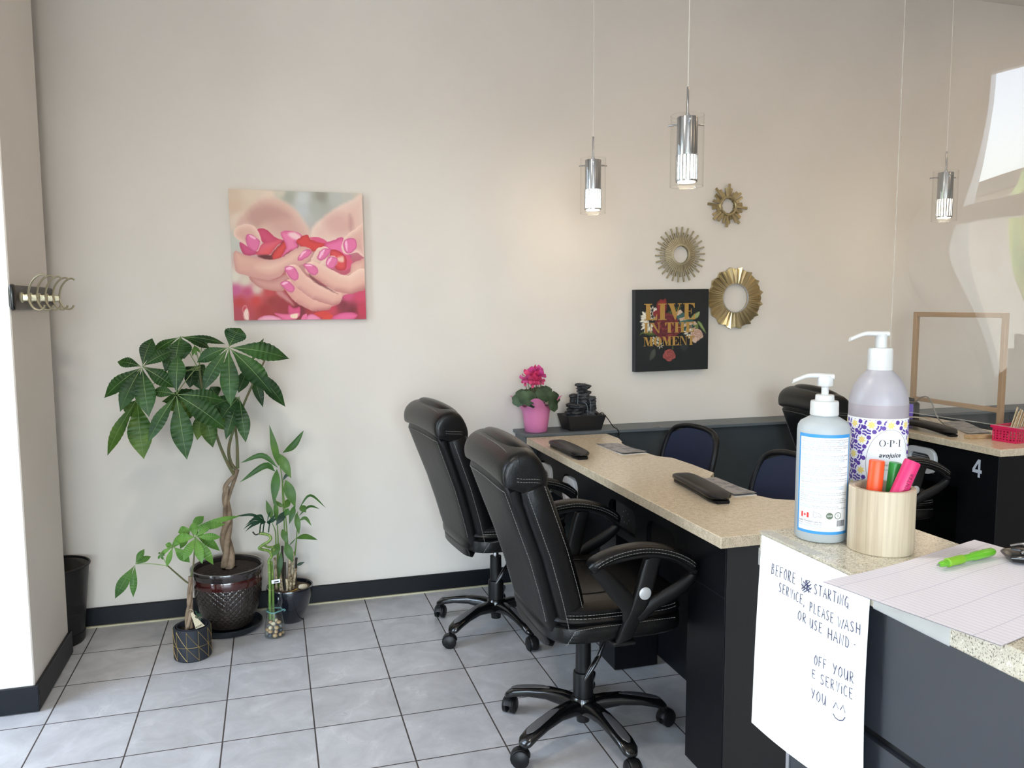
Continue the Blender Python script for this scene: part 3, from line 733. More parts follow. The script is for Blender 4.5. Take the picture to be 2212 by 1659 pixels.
# blue mesh task chairs of the staff side
M_mesh = mat('navy_mesh', (24, 32, 58), 0.7, bump=(1500, 0.25))
def mesh_chair(label, loc, rz):
    ch = thing('task_chair', label, 'chair', loc, rz, 'navy mesh staff chairs')
    # back faces local +x (sitter looks to +x)
    fr = []; zs_ = [.50, .56, .66, .76, .82, .845]
    outline = catmull([(0, .17, .48), (0, .205, .60), (0, .215, .72), (0, .19, .815), (0, .12, .845), (0, 0, .852), (0, -.12, .845), (0, -.19, .815), (0, -.215, .72), (0, -.205, .60), (0, -.17, .48), (0, 0, .465)], 5, True)
    bow = lambda p: Vector((-.15-.27*(p.z-.48)+.030*(abs(p.y)/.215)**2, p.y, p.z))
    bk = obj('backrest', MB().tube([bow(p) for p in outline], .013, 10, closed=True), M_matte, ch)
    ms = MB(); rows = []
    for i in range(9):
        z = .475+.37*i/8; w = max(.02, interp([(.47, .10), (.50, .175), (.60, .200), (.72, .212), (.80, .195), (.835, .14), (.85, .05)], z)[0])
        rows.append([bow(Vector((0, -w+2*w*j/12, z))) for j in range(13)])
    vs = [p for r in rows for p in r]; n = 13
    vs2 = [p+Vector((.003, 0, 0)) for p in vs]
    fs = [(i*n+j, i*n+j+1, (i+1)*n+j+1, (i+1)*n+j) for i in range(8) for j in range(12)]
    ms.add(vs, fs); ms.add(vs2, fs)
    obj('mesh', ms, M_mesh, bk)
    obj('back_post', MB().tube([(-.20, 0, .60), (-.19, 0, .50), (-.15, 0, .38), (-.05, 0, .37)], .014, 8, flat=.03), M_matte, ch)
    obj('seat', MB().loft([((0, 0, z), (1, 0, 0), (0, 1, 0), .215-i, .225-i, 3.6) for z, i in ((.385, .03), (.39, .01), (.41, 0), (.43, .01), (.437, .04))], 32), M_mesh, ch)
    obj('gas_column', MB().lathe([(0, .08), (.03, .08), (.03, .22), (.018, .225), (.018, .385), (0, .385)], 16), M_matte, ch)
    for k in range(5):
        a = .3+k*2*PI/5; d = Vector((math.cos(a), math.sin(a), 0)); s = Vector((-d.y, d.x, 0))
        lg = obj('leg', MB().loft([(d*r+Vector((0, 0, z)), s, (0, 0, 1), w, .013, 3) for r, z, w in ((.02, .10, .022), (.13, .085, .018), (.22, .065, .015), (.23, .063, .006))], 12), M_matte, ch)
        obj('caster', MB().ball(d*.218+Vector((0, 0, .026)), .018, .018, .025, 12, 8), M_gloss, lg)
    return ch
tc1 = mesh_chair('navy blue mesh staff chair behind the desk, nearer the wall ledge', (1.745, 3.47, 0), math.radians(184))
tc2 = dup(tc1, (1.745, 2.70, 0), math.radians(180), 'navy blue mesh staff chair behind the desk, half hidden by the clear sanitizer bottle')
# ================================================================ WALL DECOR: prints are painted cell by cell from traced shapes
def cspline(pts, k=5): return [(p.x, p.y) for p in catmull([Vector((a, b, 0)) for a, b in pts], k, True)]
class Paint:
    def __init__(s, w, h, n):
        s.n = n; s.X, s.Y = np.meshgrid((np.arange(n)+.5)/n*w, (np.arange(n)+.5)/n*h); s.img = np.zeros((n, n, 3)); s.px = w/n
    def field(s, samples, p=3.0):
        num = np.zeros_like(s.img); den = np.zeros_like(s.X)
        for (x, y, c) in samples:
            wgt = 1/(((s.X-x)**2+(s.Y-y)**2)+400)**(p/2); num += wgt[..., None]*np.array(c, float); den += wgt
        s.img = num/den[..., None]
    def sdf(s, poly):
        P = np.array(poly, float); Q = np.roll(P, -1, 0); d = np.full(s.X.shape, 1e9); ins = np.zeros(s.X.shape, bool)
        for (x0, y0), (x1, y1) in zip(P, Q):
            ex, ey = x1-x0, y1-y0; wx, wy = s.X-x0, s.Y-y0; t = np.clip((wx*ex+wy*ey)/(ex*ex+ey*ey+1e-9), 0, 1)
            d = np.minimum(d, (wx-ex*t)**2+(wy-ey*t)**2)
            c = (y0 > s.Y) != (y1 > s.Y)
            ins ^= c & (s.X < x0+(s.Y-y0)*ex/(ey if abs(ey) > 1e-9 else 1e-9))
        d = np.sqrt(d); return np.where(ins, -d, d)
    def comp(s, col, a): s.img = s.img*(1-a[..., None])+col*a[..., None]
    def poly(s, pts, c, edge=None, w=60, soft=6, smooth=True, grad=None, op=1.0):
        """c inside, edge colour at the rim; grad = (dx, dy, colour2) blends across the shape"""
        P = cspline(pts) if smooth else pts; d = s.sdf(P); a = np.clip(.5-d/max(soft, s.px), 0, 1)*op
        col = np.zeros_like(s.img)+np.array(c, float)
        if grad:
            xs = np.array(P); t = s.X*grad[0]+s.Y*grad[1]; tt = xs[:, 0]*grad[0]+xs[:, 1]*grad[1]
            k = np.clip((t-tt.min())/(tt.max()-tt.min()+1e-6), 0, 1)[..., None]; col = col*(1-k)+np.array(grad[2], float)*k
        if edge is not None:
            k = np.clip(1+d/w, 0, 1)[..., None]**1.6; col = col*(1-k)+np.array(edge, float)*k
        s.comp(col, a)
    def limb(s, pts, base, lit, dark, soft=6):
        """a finger: chain of (x, y, radius), lit along its upper edge and dark along its lower edge"""
        best = np.full(s.X.shape, 1e9); shade = np.zeros(s.X.shape)
        for (x0, y0, r0), (x1, y1, r1) in zip(pts, pts[1:]):
            ex, ey = x1-x0, y1-y0; L = math.hypot(ex, ey); t = np.clip(((s.X-x0)*ex+(s.Y-y0)*ey)/(L*L), 0, 1)
            qx, qy = x0+ex*t, y0+ey*t; r = r0+(r1-r0)*t; dd = np.hypot(s.X-qx, s.Y-qy)-r
            sh = ((s.X-qx)*.25+(s.Y-qy)*.97)/r; m = dd < best; best = np.where(m, dd, best); shade = np.where(m, sh, shade)
        a = np.clip(.5-best/soft, 0, 1); k = np.clip(shade, -1, 1)[..., None]
        b_, l_, d_ = (np.array(q, float) for q in (base, lit, dark))
        col = np.where(k < 0, b_+(l_-b_)*(-k)**1.2, b_+(d_-b_)*k**1.6); s.comp(col, a)
def canvas_object(name, img, corners, back, m, label, cat, top_side=None):
    """a stretched canvas: printed front as a fine grid, the rim colours wrap around the sides to the wall"""
    n = img.shape[0]; TL, TR, BR, BL = [Vector(c) for c in corners]
    u = np.concatenate(([0], np.linspace(0, 1, n+1), [1])); vs = []; N = n+3
    for i in range(N):
        for j in range(N):
            p = TL.lerp(TR, u[j]).lerp(BL.lerp(BR, u[j]), u[i]); ring = i in (0, N-1) or j in (0, N-1)
            vs.append((p.x, back if ring else p.y, p.z))
    vs = np.array(vs); o_ = vs.mean(0); o_[1] = back
    me = bpy.data.meshes.new(name); fs = [(i*N+j, i*N+j+1, (i+1)*N+j+1, (i+1)*N+j) for i in range(N-1) for j in range(N-1)]
    fs.append([0, (N-1)*N, N*N-1, N-1])
    me.from_pydata([tuple(v) for v in vs-o_], [], fs)
    lin = np.where(img/255 <= .04045, img/255/12.92, ((np.clip(img, 0, 255)/255+.055)/1.055)**2.4)
    at_ = me.color_attributes.new('print', 'FLOAT_COLOR', 'CORNER'); cols = np.ones((len(me.loops), 4), np.float32)
    pad = np.pad(lin, ((1, 1), (1, 1), (0, 0)), mode='edge'); cols[:4*(N-1)**2, :3] = np.repeat(pad.reshape(-1, 3), 4, 0)
    if top_side is not None:
        cols = cols.reshape(-1, 4); idx = np.arange((N-1)**2).reshape(N-1, N-1)
        for sel, c in top_side:
            q = {'top': idx[0], 'bottom': idx[-1], 'left': idx[:, 0], 'right': idx[:, -1]}[sel]
            for k in q: cols[4*k:4*k+4, :3] = srgb(*c)[:3]
    at_.data.foreach_set('color', cols.ravel())
    me.materials.append(m); me.update(); o = bpy.data.objects.new(name, me); C.objects.link(o); o.location = tuple(o_)
    return tag(o, label, cat)

# ---- the hands print
pt = Paint(1815, 1659, 240)
pt.field([(150, 130, (216, 194, 170)), (350, 140, (222, 202, 180)), (180, 300, (214, 186, 162)), (230, 430, (226, 206, 186)), (560, 160, (226, 204, 184)), (690, 130, (206, 196, 178)), (780, 180, (164, 164, 148)), (930, 200, (200, 202, 198)), (930, 330, (190, 192, 190)), (1080, 300, (172, 172, 162)), (1150, 180, (150, 146, 132)), (1300, 180, (186, 186, 178)), (1450, 170, (190, 186, 176)), (1600, 190, (206, 190, 172)),
          (170, 700, (196, 196, 186)), (190, 1080, (222, 216, 200)), (300, 1120, (216, 204, 186)), (430, 1220, (214, 190, 176)), (200, 1230, (196, 92, 140)), (330, 1250, (194, 80, 118)), (250, 1370, (186, 58, 60)), (420, 1350, (200, 62, 62)), (560, 1250, (192, 70, 72)), (600, 1350, (150, 48, 50)), (520, 1450, (160, 46, 48)), (250, 1480, (176, 70, 84)), (720, 1400, (150, 44, 50)), (900, 1450, (120, 36, 44)), (1050, 1450, (160, 46, 52)), (1250, 1450, (196, 62, 80)), (1400, 1400, (126, 44, 56)), (1450, 1290, (206, 84, 124)), (1600, 1300, (206, 70, 100)), (1620, 1450, (190, 56, 80)), (1500, 1450, (120, 40, 50)), (1000, 900, (190, 140, 130))])
SK, SKL, SKD = (224, 184, 166), (238, 206, 190), (188, 122, 116)
pt.poly([(320, 330), (420, 230), (560, 190), (720, 230), (850, 320), (940, 430), (1020, 570), (1010, 660), (760, 690), (600, 640), (480, 540), (430, 560), (330, 520), (200, 520), (230, 420)], (204, 160, 148), (222, 190, 172), 150, 50)
pt.poly([(330, 360), (450, 280), (650, 300), (800, 400), (700, 420), (520, 470), (450, 540), (360, 480)], (186, 142, 132), None, 60, 90, op=.7)
pt.poly([(1030, 640), (1050, 520), (1160, 420), (1330, 300), (1500, 220), (1650, 180), (1650, 700), (1420, 680), (1250, 710), (1110, 690)], (222, 184, 170), (232, 206, 190), 140, 40)
pt.poly([(1180, 440), (1320, 360), (1440, 420), (1500, 520), (1400, 600), (1260, 560)], (204, 156, 146), None, 60, 110, op=.6)
pt.poly([(1470, 380), (1510, 440), (1500, 560), (1470, 520)], (176, 124, 118), None, 60, 60, op=.6)
P1, P2, RD, RDK = (206, 84, 122), (226, 124, 164), (206, 60, 62), (150, 40, 48)
pt.poly([(430, 555), (520, 540), (640, 640), (740, 680), (560, 720), (470, 660)], (202, 72, 108), (186, 54, 88), 60)
pt.poly([(240, 700), (300, 690), (430, 790), (400, 830), (290, 830)], (206, 82, 128), (180, 58, 96), 60)
pt.poly([(560, 880), (640, 760), (760, 650), (860, 680), (880, 760), (720, 860)], (120, 36, 44))
pt.poly([(430, 800), (500, 700), (700, 660), (640, 740), (560, 830), (440, 830)], (216, 96, 128), (198, 70, 92), 40, grad=(.5, 1, (220, 84, 78)))
pt.poly([(580, 890), (640, 760), (760, 660), (765, 730), (700, 860)], (212, 68, 64), (168, 40, 46), 40)
pt.poly([(690, 580), (850, 570), (940, 630), (860, 670), (880, 740), (790, 790), (700, 850), (750, 740)], (228, 122, 162), (206, 84, 130), 40)
pt.poly([(770, 600), (850, 580), (920, 640), (860, 660)], (240, 196, 200), None, 40, 30)
pt.poly([(865, 690), (900, 640), (990, 605), (1030, 660), (1140, 680), (1210, 700), (1090, 790), (960, 760)], (208, 62, 58), (180, 44, 52), 40)
pt.poly([(1015, 640), (1130, 635), (1230, 700), (1110, 690)], (214, 84, 126))
pt.poly([(1180, 720), (1300, 660), (1400, 640), (1440, 780), (1490, 860), (1300, 830)], (226, 112, 158), (196, 70, 116), 60)
pt.poly([(1430, 830), (1500, 890), (1480, 970), (1400, 1010), (1410, 920)], (214, 84, 116))
pt.poly([(1240, 800), (1310, 770), (1410, 830), (1440, 930), (1410, 1000), (1310, 980)], (214, 76, 76), (178, 44, 56), 50)
pt.poly([(1330, 860), (1400, 850), (1400, 910), (1340, 900)], (236, 190, 170), None, 30, 26)
pt.poly([(440, 840), (560, 830), (600, 880), (520, 880)], (96, 34, 36), None, 30, 20)
# thumbs
pt.poly([(180, 570), (240, 500), (370, 495), (450, 580), (478, 690), (430, 785), (340, 740), (250, 680), (190, 630)], SK, SKL, 70, 10, grad=(.3, 1, (206, 156, 146)))
NAIL, NE = (222, 112, 158), (196, 84, 130)
def nail(p, hl):
    pt.poly(p, NAIL, NE, 26, 6)
    pt.poly(hl, (248, 196, 218), None, 10, 10, op=.85)
nail([(310, 620), (360, 598), (440, 650), (465, 700), (440, 765), (395, 788), (325, 720)], [(360, 606), (420, 640), (400, 655), (350, 620)])
pt.poly([(1650, 490), (1540, 540), (1430, 620), (1380, 720), (1400, 800), (1450, 825), (1560, 800), (1650, 840)], SK, SKL, 70, 10, grad=(.2, 1, (204, 150, 142)))
nail([(1400, 690), (1460, 645), (1540, 655), (1555, 740), (1500, 800), (1440, 812), (1405, 760)], [(1420, 690), (1440, 680), (1450, 780), (1430, 760)])
# left hand
pt.poly([(350, 1070), (600, 1110), (740, 1050), (790, 1090), (720, 1160), (720, 1240), (560, 1230), (430, 1180)], (206, 150, 140), (186, 124, 118), 60, 10)
pt.poly([(640, 1250), (720, 1250), (840, 1400), (700, 1310)], (196, 128, 126), None, 40, 30)
pt.limb([(1110, 900, 80), (1150, 820, 78), (1180, 800, 66)], SK, SKL, SKD)
pt.limb([(1180, 960, 60), (1270, 900, 64)], SK, SKL, SKD)
nail([(1100, 850), (1160, 765), (1240, 762), (1255, 790), (1190, 870), (1130, 895)], [(1150, 790), (1190, 770), (1140, 860), (1115, 860)])
nail([(1195, 920), (1240, 845), (1325, 865), (1330, 910), (1285, 980), (1220, 970)], [(1240, 870), (1270, 855), (1230, 930), (1210, 930)])
pt.poly([(185, 790), (300, 830), (560, 885), (720, 845), (860, 755), (970, 740), (1040, 790), (1010, 880), (900, 950), (750, 980), (700, 1060), (590, 1110), (460, 1100), (300, 1060), (200, 1010)], (228, 186, 166), (206, 152, 142), 70, 8, grad=(.15, 1, (208, 150, 140)))
pt.poly([(420, 960), (700, 900), (860, 830), (700, 960), (560, 1020)], (236, 198, 178), None, 60, 90, op=.8)
nail([(880, 870), (955, 775), (1035, 785), (1000, 850), (910, 893)], [(930, 800), (980, 780), (920, 850), (900, 860)])
# right hand fingers
pt.poly([(1400, 1060), (1470, 1030), (1500, 930), (1600, 885), (1660, 890), (1660, 1190), (1560, 1240), (1400, 1290), (1330, 1390), (1200, 1400), (1200, 1200)], (224, 178, 160), (206, 150, 140), 80, 8)
pt.limb([(800, 1180, 76), (900, 1300, 80), (1060, 1390, 78), (1210, 1390, 60)], (220, 164, 150), (236, 190, 174), (178, 108, 106))
pt.limb([(830, 1020, 82), (930, 1140, 86), (1090, 1250, 92), (1290, 1310, 92)], (224, 174, 158), (240, 204, 186), (176, 108, 106))
pt.limb([(1040, 980, 80), (1170, 1050, 88), (1330, 1140, 100), (1480, 1170, 100), (1620, 1100, 120)], (226, 178, 160), (240, 206, 188), (178, 112, 108))
pt.poly([(1010, 1040), (1100, 1120), (1290, 1240), (1340, 1270), (1200, 1210), (1050, 1120)], (120, 66, 66), None, 30, 16, op=.8)
nail([(942, 950), (985, 925), (1070, 950), (1108, 1000), (1090, 1050), (1030, 1045)], [(960, 945), (1010, 935), (1050, 955), (990, 955)])
nail([(735, 985), (790, 955), (850, 980), (890, 1050), (870, 1115), (810, 1105)], [(750, 985), (790, 965), (830, 985), (780, 995)])
nail([(690, 1155), (730, 1120), (790, 1130), (842, 1195), (830, 1250), (765, 1240)], [(700, 1155), (740, 1130), (770, 1140), (730, 1165)])
# petals at the foot
pt.poly([(270, 1440), (310, 1400), (330, 1500), (290, 1520)], (196, 70, 84), (230, 170, 170), 14)
pt.poly([(285, 1490), (325, 1440), (345, 1560), (300, 1560)], (240, 208, 196), None, 20, 14)
pt.poly([(780, 1395), (840, 1430), (905, 1415), (900, 1500), (780, 1500)], (212, 80, 124), (180, 54, 90), 30)
pt.poly([(620, 1490), (760, 1500), (900, 1480), (870, 1550), (740, 1570)], (228, 112, 152), (206, 80, 120), 30)
pt.poly([(800, 1510), (880, 1495), (870, 1545), (810, 1540)], (240, 214, 186), None, 20, 12)
pt.poly([(440, 1580), (500, 1520), (620, 1520), (720, 1580)], (236, 166, 188), (214, 110, 146), 30)
pt.poly([(910, 1580), (940, 1510), (985, 1495), (970, 1580)], (226, 112, 152)); pt.poly([(970, 1580), (1010, 1500), (1090, 1510), (1150, 1580)], (232, 138, 172), (206, 92, 136), 30)
pt.poly([(1060, 1490), (1180, 1460), (1250, 1500), (1150, 1540)], (206, 62, 56)); pt.poly([(1150, 1560), (1230, 1500), (1290, 1530), (1240, 1570)], (212, 66, 54))
pt.poly([(1260, 1550), (1360, 1490), (1480, 1478), (1560, 1500), (1530, 1550), (1400, 1580)], (226, 104, 150), (200, 72, 116), 34)
# crop to the canvas quad
g = np.linspace(0, 1, 221); U, V = np.meshgrid((g[1:]+g[:-1])/2, (g[1:]+g[:-1])/2)
XX = (120+65*V)*(1-U)+(1620+43*V)*U; YY = (95+53*U)*(1-V)+(1572-20*U)*V
ii = np.clip((YY/1659*240).astype(int), 0, 239); jj = np.clip((XX/1815*240).astype(int), 0, 239)
M_print = vcol_mat('canvas_print', 0.62)
FY = 3.925
canvas_object('canvas_print', pt.img[ii, jj], [at_y(493, 408, FY), at_y(782, 418, FY), at_y(791, 689, FY), at_y(506, 692, FY)], WALL_Y-.001, M_print, 'square canvas print of cupped hands with pink nails holding rose petals', 'picture')

# ---- the floral print with gold lettering
pf = Paint(2212, 1390, 260)
pf.img[:] = (14, 19, 22)
def leaf(p, c, e): pf.poly(p, c, e, 22, 8)
leaf([(470, 1020), (530, 965), (540, 1060), (462, 1130)], (66, 70, 62), (40, 46, 40)); leaf([(320, 790), (370, 730), (470, 740), (380, 755)], (96, 116, 48), (60, 80, 30)); leaf([(390, 760), (480, 720), (600, 760), (480, 790)], (70, 90, 40), (40, 56, 26))
leaf([(1010, 560), (1070, 490), (1146, 458), (1120, 540), (1050, 570)], (150, 160, 110), (104, 116, 70)); leaf([(1110, 590), (1170, 620), (1236, 760), (1160, 680)], (132, 150, 92), (90, 104, 60)); leaf([(1060, 600), (1120, 620), (1120, 700), (1070, 670)], (104, 120, 66), (66, 80, 40))
leaf([(860, 930), (960, 880), (985, 940), (930, 1000)], (34, 42, 44), (24, 30, 32)); leaf([(760, 980), (770, 900), (785, 960)], (84, 96, 50), (60, 70, 40)); leaf([(690, 500), (740, 440), (900, 380), (800, 520)], (60, 74, 40), (34, 44, 26))
for k in range(5):
    x0 = 760+k*50; pf.poly([(x0, 500+k*28), (x0+120, 430+k*40), (x0+150, 470+k*40), (x0+20, 560+k*30)], ((200, 176, 156), (56, 94, 90), (196, 168, 150), (48, 86, 84), (190, 164, 146))[k], None, 20, 8, False)
for k in range(4):
    x0 = 850+k*30; pf.poly([(x0, 600+k*40), (x0+150, 560+k*34), (x0+140, 600+k*34), (x0, 650+k*40)], ((60, 98, 94), (192, 168, 148), (50, 86, 84), (176, 150, 132))[k], None, 20, 8, False)
rp_ = random.Random(5)
def daisy(cx, cy, r, n, a0=0, a1=2*PI):
    for k in range(n):
        a = a0+(a1-a0)*k/n+rp_.uniform(-.1, .1); L = r*rp_.uniform(.8, 1.1); ca, sa = math.cos(a), math.sin(a); w = r*.16
        pf.poly([(cx+ca*r*.2, cy+sa*r*.2), (cx+ca*L*.6-sa*w, cy+sa*L*.6+ca*w), (cx+ca*L, cy+sa*L), (cx+ca*L*.6+sa*w, cy+sa*L*.6-ca*w)], (226, 220, 204), (180, 174, 158), 14, 7)
daisy(450, 560, 130, 13, PI*.55, PI*1.6); daisy(440, 640, 110, 9, 0, PI*1.2); daisy(500, 440, 70, 8); daisy(500, 530, 60, 8); daisy(1000, 745, 80, 11); daisy(540, 850, 70, 9); daisy(600, 920, 50, 7)
pf.poly([(510, 440), (560, 412), (580, 440), (530, 500)], (220, 208, 196), None, 20, 8)
def rose(cx, cy, R, c1, c2, c3):
    pf.poly([(cx+R*math.cos(a)*(1+.10*math.sin(5*a)), cy+R*.95*math.sin(a)*(1+.08*math.cos(4*a))) for a in [k*2*PI/14 for k in range(14)]], c1, c2, R*.5, 10)
    for q in range(4):
        rr = R*(.80-.19*q)
        for k in range(5):
            a = q*.7+k*2*PI/5; x, y = cx+rr*.55*math.cos(a), cy+rr*.55*math.sin(a); w = rr*.55
            pf.poly([(x+w*math.cos(a+b), y+w*.9*math.sin(a+b)) for b in (0, 1.1, 2.2, 3.1, 4.2, 5.3)], c1 if (k+q) % 2 else c2, c3, w*.55, 8, op=.85)
pf.poly([(560, 440), (550, 360), (600, 295), (640, 300), (680, 290), (692, 420), (640, 520), (580, 500)], (150, 52, 46), (100, 30, 32), 60, 8); pf.poly([(500, 480), (560, 440), (600, 500), (540, 540)], (124, 40, 40), None, 20, 8)
rose(690, 670, 190, (132, 52, 54), (104, 36, 42), (66, 20, 30)); rose(725, 1055, 84, (176, 92, 84), (150, 70, 66), (96, 40, 40)); rose(1105, 775, 84, (206, 176, 158), (190, 156, 138), (150, 116, 100))
pf.poly([(1060, 810), (1110, 820), (1090, 885), (1040, 860)], (200, 172, 156), None, 20, 8)
g = np.linspace(0, 1, 201); U, V = np.meshgrid((g[1:]+g[:-1])/2, (g[1:]+g[:-1])/2)
XX = 270*(1-U)+(1270-12*V)*U; YY = (163-11*U)*(1-V)+(1288-45*U)*V
ii = np.clip((YY/1390*260).astype(int), 0, 259); jj = np.clip((XX/2212*260).astype(int), 0, 259)
FY2 = 3.912
FC = [at_y(1372.7, 625.8, FY2), at_y(1531, 624, FY2), at_y(1529, 797, FY2), at_y(1372.7, 803.8, FY2)]
fl = canvas_object('canvas_print', pf.img[ii, jj], FC, WALL_Y-.001, M_print, 'black canvas print with flowers and gold LIVE IN THE MOMENT lettering', 'picture', [('left', (30, 34, 42)), ('right', (20, 22, 26))])
M_goldink = mat('gold_ink', (176, 138, 72), 0.45, 0.25)
# fat-face lettering, each letter in a unit box: heavy stems, hairline serifs
def R_(x0, y0, x1, y1): return [(x0, y0), (x1, y0), (x1, y1), (x0, y1)]
GL = {
 'L': [R_(.0, .0, .62, .06), R_(.0, .94, .62, 1), R_(.14, .06, .47, .94), [(.62, 0), (1, 0), (1, .36), (.955, .36), (.86, .14), (.62, .06)]],
 'I': [R_(0, 0, 1, .06), R_(0, .94, 1, 1), R_(.22, .06, .78, .94)],
 'V': [R_(0, .94, .52, 1), R_(.70, .94, 1, 1), [(.08, .94), (.42, .94), (.62, .36), (.56, .0), (.50, .0)], [(.82, .94), (.88, .94), (.56, .0), (.52, .06)]],
 'E': [R_(0, 0, .6, .06), R_(0, .94, .6, 1), R_(.13, .06, .46, .94), [(.6, 0), (1, 0), (1, .34), (.955, .34), (.84, .12), (.6, .06)], [(.6, 1), (.97, 1), (.97, .70), (.93, .70), (.82, .88), (.6, .94)], R_(.46, .48, .66, .53), R_(.66, .34, .71, .67)],
 'N': [R_(0, 0, .30, .05), R_(0, .95, .34, 1), R_(.12, .05, .17, .95), [(.17, .97), (.40, .97), (.90, .0), (.80, .0)], R_(.70, .95, 1, 1), R_(.83, .0, .89, .95)],
 'T': [R_(.25, 0, .75, .05), R_(.33, .05, .67, .95), R_(.0, .94, 1, 1), [(0, .94), (.04, .66), (.08, .66), (.2, .9), (.33, .94)], [(1, .94), (.96, .66), (.92, .66), (.8, .9), (.67, .94)]],
 'H': [R_(0, 0, .44, .05), R_(0, .95, .44, 1), R_(.08, .05, .36, .95), R_(.56, 0, 1, .05), R_(.56, .95, 1, 1), R_(.64, .05, .92, .95), R_(.36, .47, .64, .53)],
 'M': [R_(0, 0, .24, .05), R_(0, .95, .24, 1), R_(.10, .05, .15, .95), [(.12, .97), (.36, .97), (.56, .2), (.46, .0)], [(.46, 0), (.50, 0), (.80, .97), (.74, .97)], R_(.66, .95, 1, 1), R_(.58, 0, 1, .05), R_(.68, .05, .92, .95)],
 'O': 'O'}
def oval(rx, ry, n=24): return [(.5+rx*math.cos(2*PI*k/n), .5+ry*math.sin(2*PI*k/n)) for k in range(n)]
ex = (FC[1]-FC[0]); ey = (FC[0]-FC[3])
fdx, fdz = ex.normalized(), ey.normalized(); W_, H_ = ex.length, ey.length
def letters(txt, x0, x1, ytop, ybot, widths, gap):
    """x in crop px 270..1265, y in crop px 163..1250"""
    tot = sum(widths)+gap*(len(txt)-1); x = x0; k = (x1-x0)/tot
    for ch, w in zip(txt, widths):
        ww = w*k
        if ch != ' ':
            org = FC[3]+fdx*((x-270)/1000*W_)+fdz*((1250-ybot)/1087*H_)+Vector((0, -.0010, 0))
            sx, sz = ww/1000*W_, (ybot-ytop)/1087*H_; mb = MB()
            if GL[ch] == 'O': mb.prism([(p[0]*sx, p[1]*sz) for p in oval(.5, .52)], [[(p[0]*sx, p[1]*sz) for p in oval(.17, .46)]], org, fdx, fdz, .0009)
            else:
                for i, r in enumerate(GL[ch]): mb.prism([(p[0]*sx, p[1]*sz) for p in r], [], org-Vector((0, .00003*i, 0)), fdx, fdz, .0009)
            obj('gold_letter', mb, M_goldink, fl, False, world=True)
        x += ww+gap*k
letters('LIVE', 385, 1078, 350, 568, [1.0, .64, 1.1, .95], .10)
letters('IN THE', 382, 1065, 602, 740, [.42, 1.1, .30, .85, 1.0, .85], .06)
letters('MOMENT', 375, 1072, 790, 912, [1.2, 1.0, 1.15, .9, 1.0, .85], .06)

# ---- three gold wall mirrors
M_gold = mat('champagne_gold', (192, 176, 138), 0.28, 0.88, bump=(120, 0.05)); M_goldm = mat('matte_champagne', (172, 161, 134), 0.48, 0.55, bump=(90, 0.05))
M_mirror = mat('mirror_glass', (222, 222, 222), 0.02, 1.0)
def mirror_base(name, px, py, label): c = at_y(px, py, WALL_Y-.012); return thing(name, label, 'mirror', (c.x, WALL_Y, c.z), 0, 'gold wall mirrors')
def ang(k, n, r, y): a = 2*PI*k/n; return Vector((r*math.cos(a), y, r*math.sin(a)))
def disc(r, y0, y1, n=40): return MB().lathe([(0, -y0), (r, -y0), (r, -y1), (0, -y1)], n, (0, 0, 0), axis=(0, -1, 0))
# thin-ray sunburst
m1 = mirror_base('sunburst_mirror', 1470, 550, 'gold sunburst mirror with many thin rays, left of the three')
for k in range(52):
    L = .148 if k % 2 == 0 else .118; a = 2*PI*k/52+.05; d = Vector((math.cos(a), 0, math.sin(a))); s_ = Vector((-d.z, 0, d.x)); yy = -.010 if k % 2 == 0 else -.006
    obj('ray', MB().loft([(d*r+Vector((0, yy, 0)), s_, (0, 1, 0), w, .004, 6) for r, w in ((.05, .0016), (.088, .0036), (L, .0044))], 8), M_goldm, m1)
rb = obj('ring', MB().lathe([(.045, .004), (.090, .006), (.091, .012), (.070, .016), (.047, .022), (.045, .020)], 52, (0, 0, 0), False, axis=(0, -1, 0)), M_goldm, m1)
gro = MB()
for k in range(52):
    a = 2*PI*(k+.5)/52+.05; d = Vector((math.cos(a), 0, math.sin(a))); gro.tube([d*.056+Vector((0, -.0196, 0)), d*.072+Vector((0, -.0160, 0)), d*.088+Vector((0, -.0128, 0))], .0012, 5)
obj('groove_lines', gro, mat('gold_shadow_line', (112, 100, 72), .5, .4), rb)
obj('mirror_glass', disc(.046, .008, .016), M_mirror, m1)
# plated star mirror, small
m2 = mirror_base('plated_mirror', 1572, 445, 'small gold mirror with a ragged rim of short plates, topmost of the three')
rs = random.Random(3)
for k in range(32):
    a = 2*PI*k/32+.12; env = .098+.022*math.cos(8*a+.6) ; L = env*rs.uniform(.93, 1.03); d = Vector((math.cos(a), 0, math.sin(a))); s_ = Vector((-d.z, 0, d.x)); yy = -.006-.007*(k % 3)
    w1 = (.012 if k % 4 == 0 else .008); tl = rs.uniform(-.25, .25)
    obj('plate', MB().loft([(d*r+Vector((0, yy, 0)), (s_+Vector((0, tl, 0))).normalized(), (Vector((0, 1, 0))-s_*tl).normalized(), w, .003, 6) for r, w in ((.038, .005), (L*.97, w1), (L, w1*.85))], 8), M_gold, m2)
obj('ring', MB().lathe([(.040, .004), (.054, .006), (.056, .018), (.050, .027), (.044, .026), (.040, .020)], 40, (0, 0, 0), False, axis=(0, -1, 0)), M_gold, m2)
obj('mirror_glass', disc(.0415, .008, .018), M_mirror, m2)
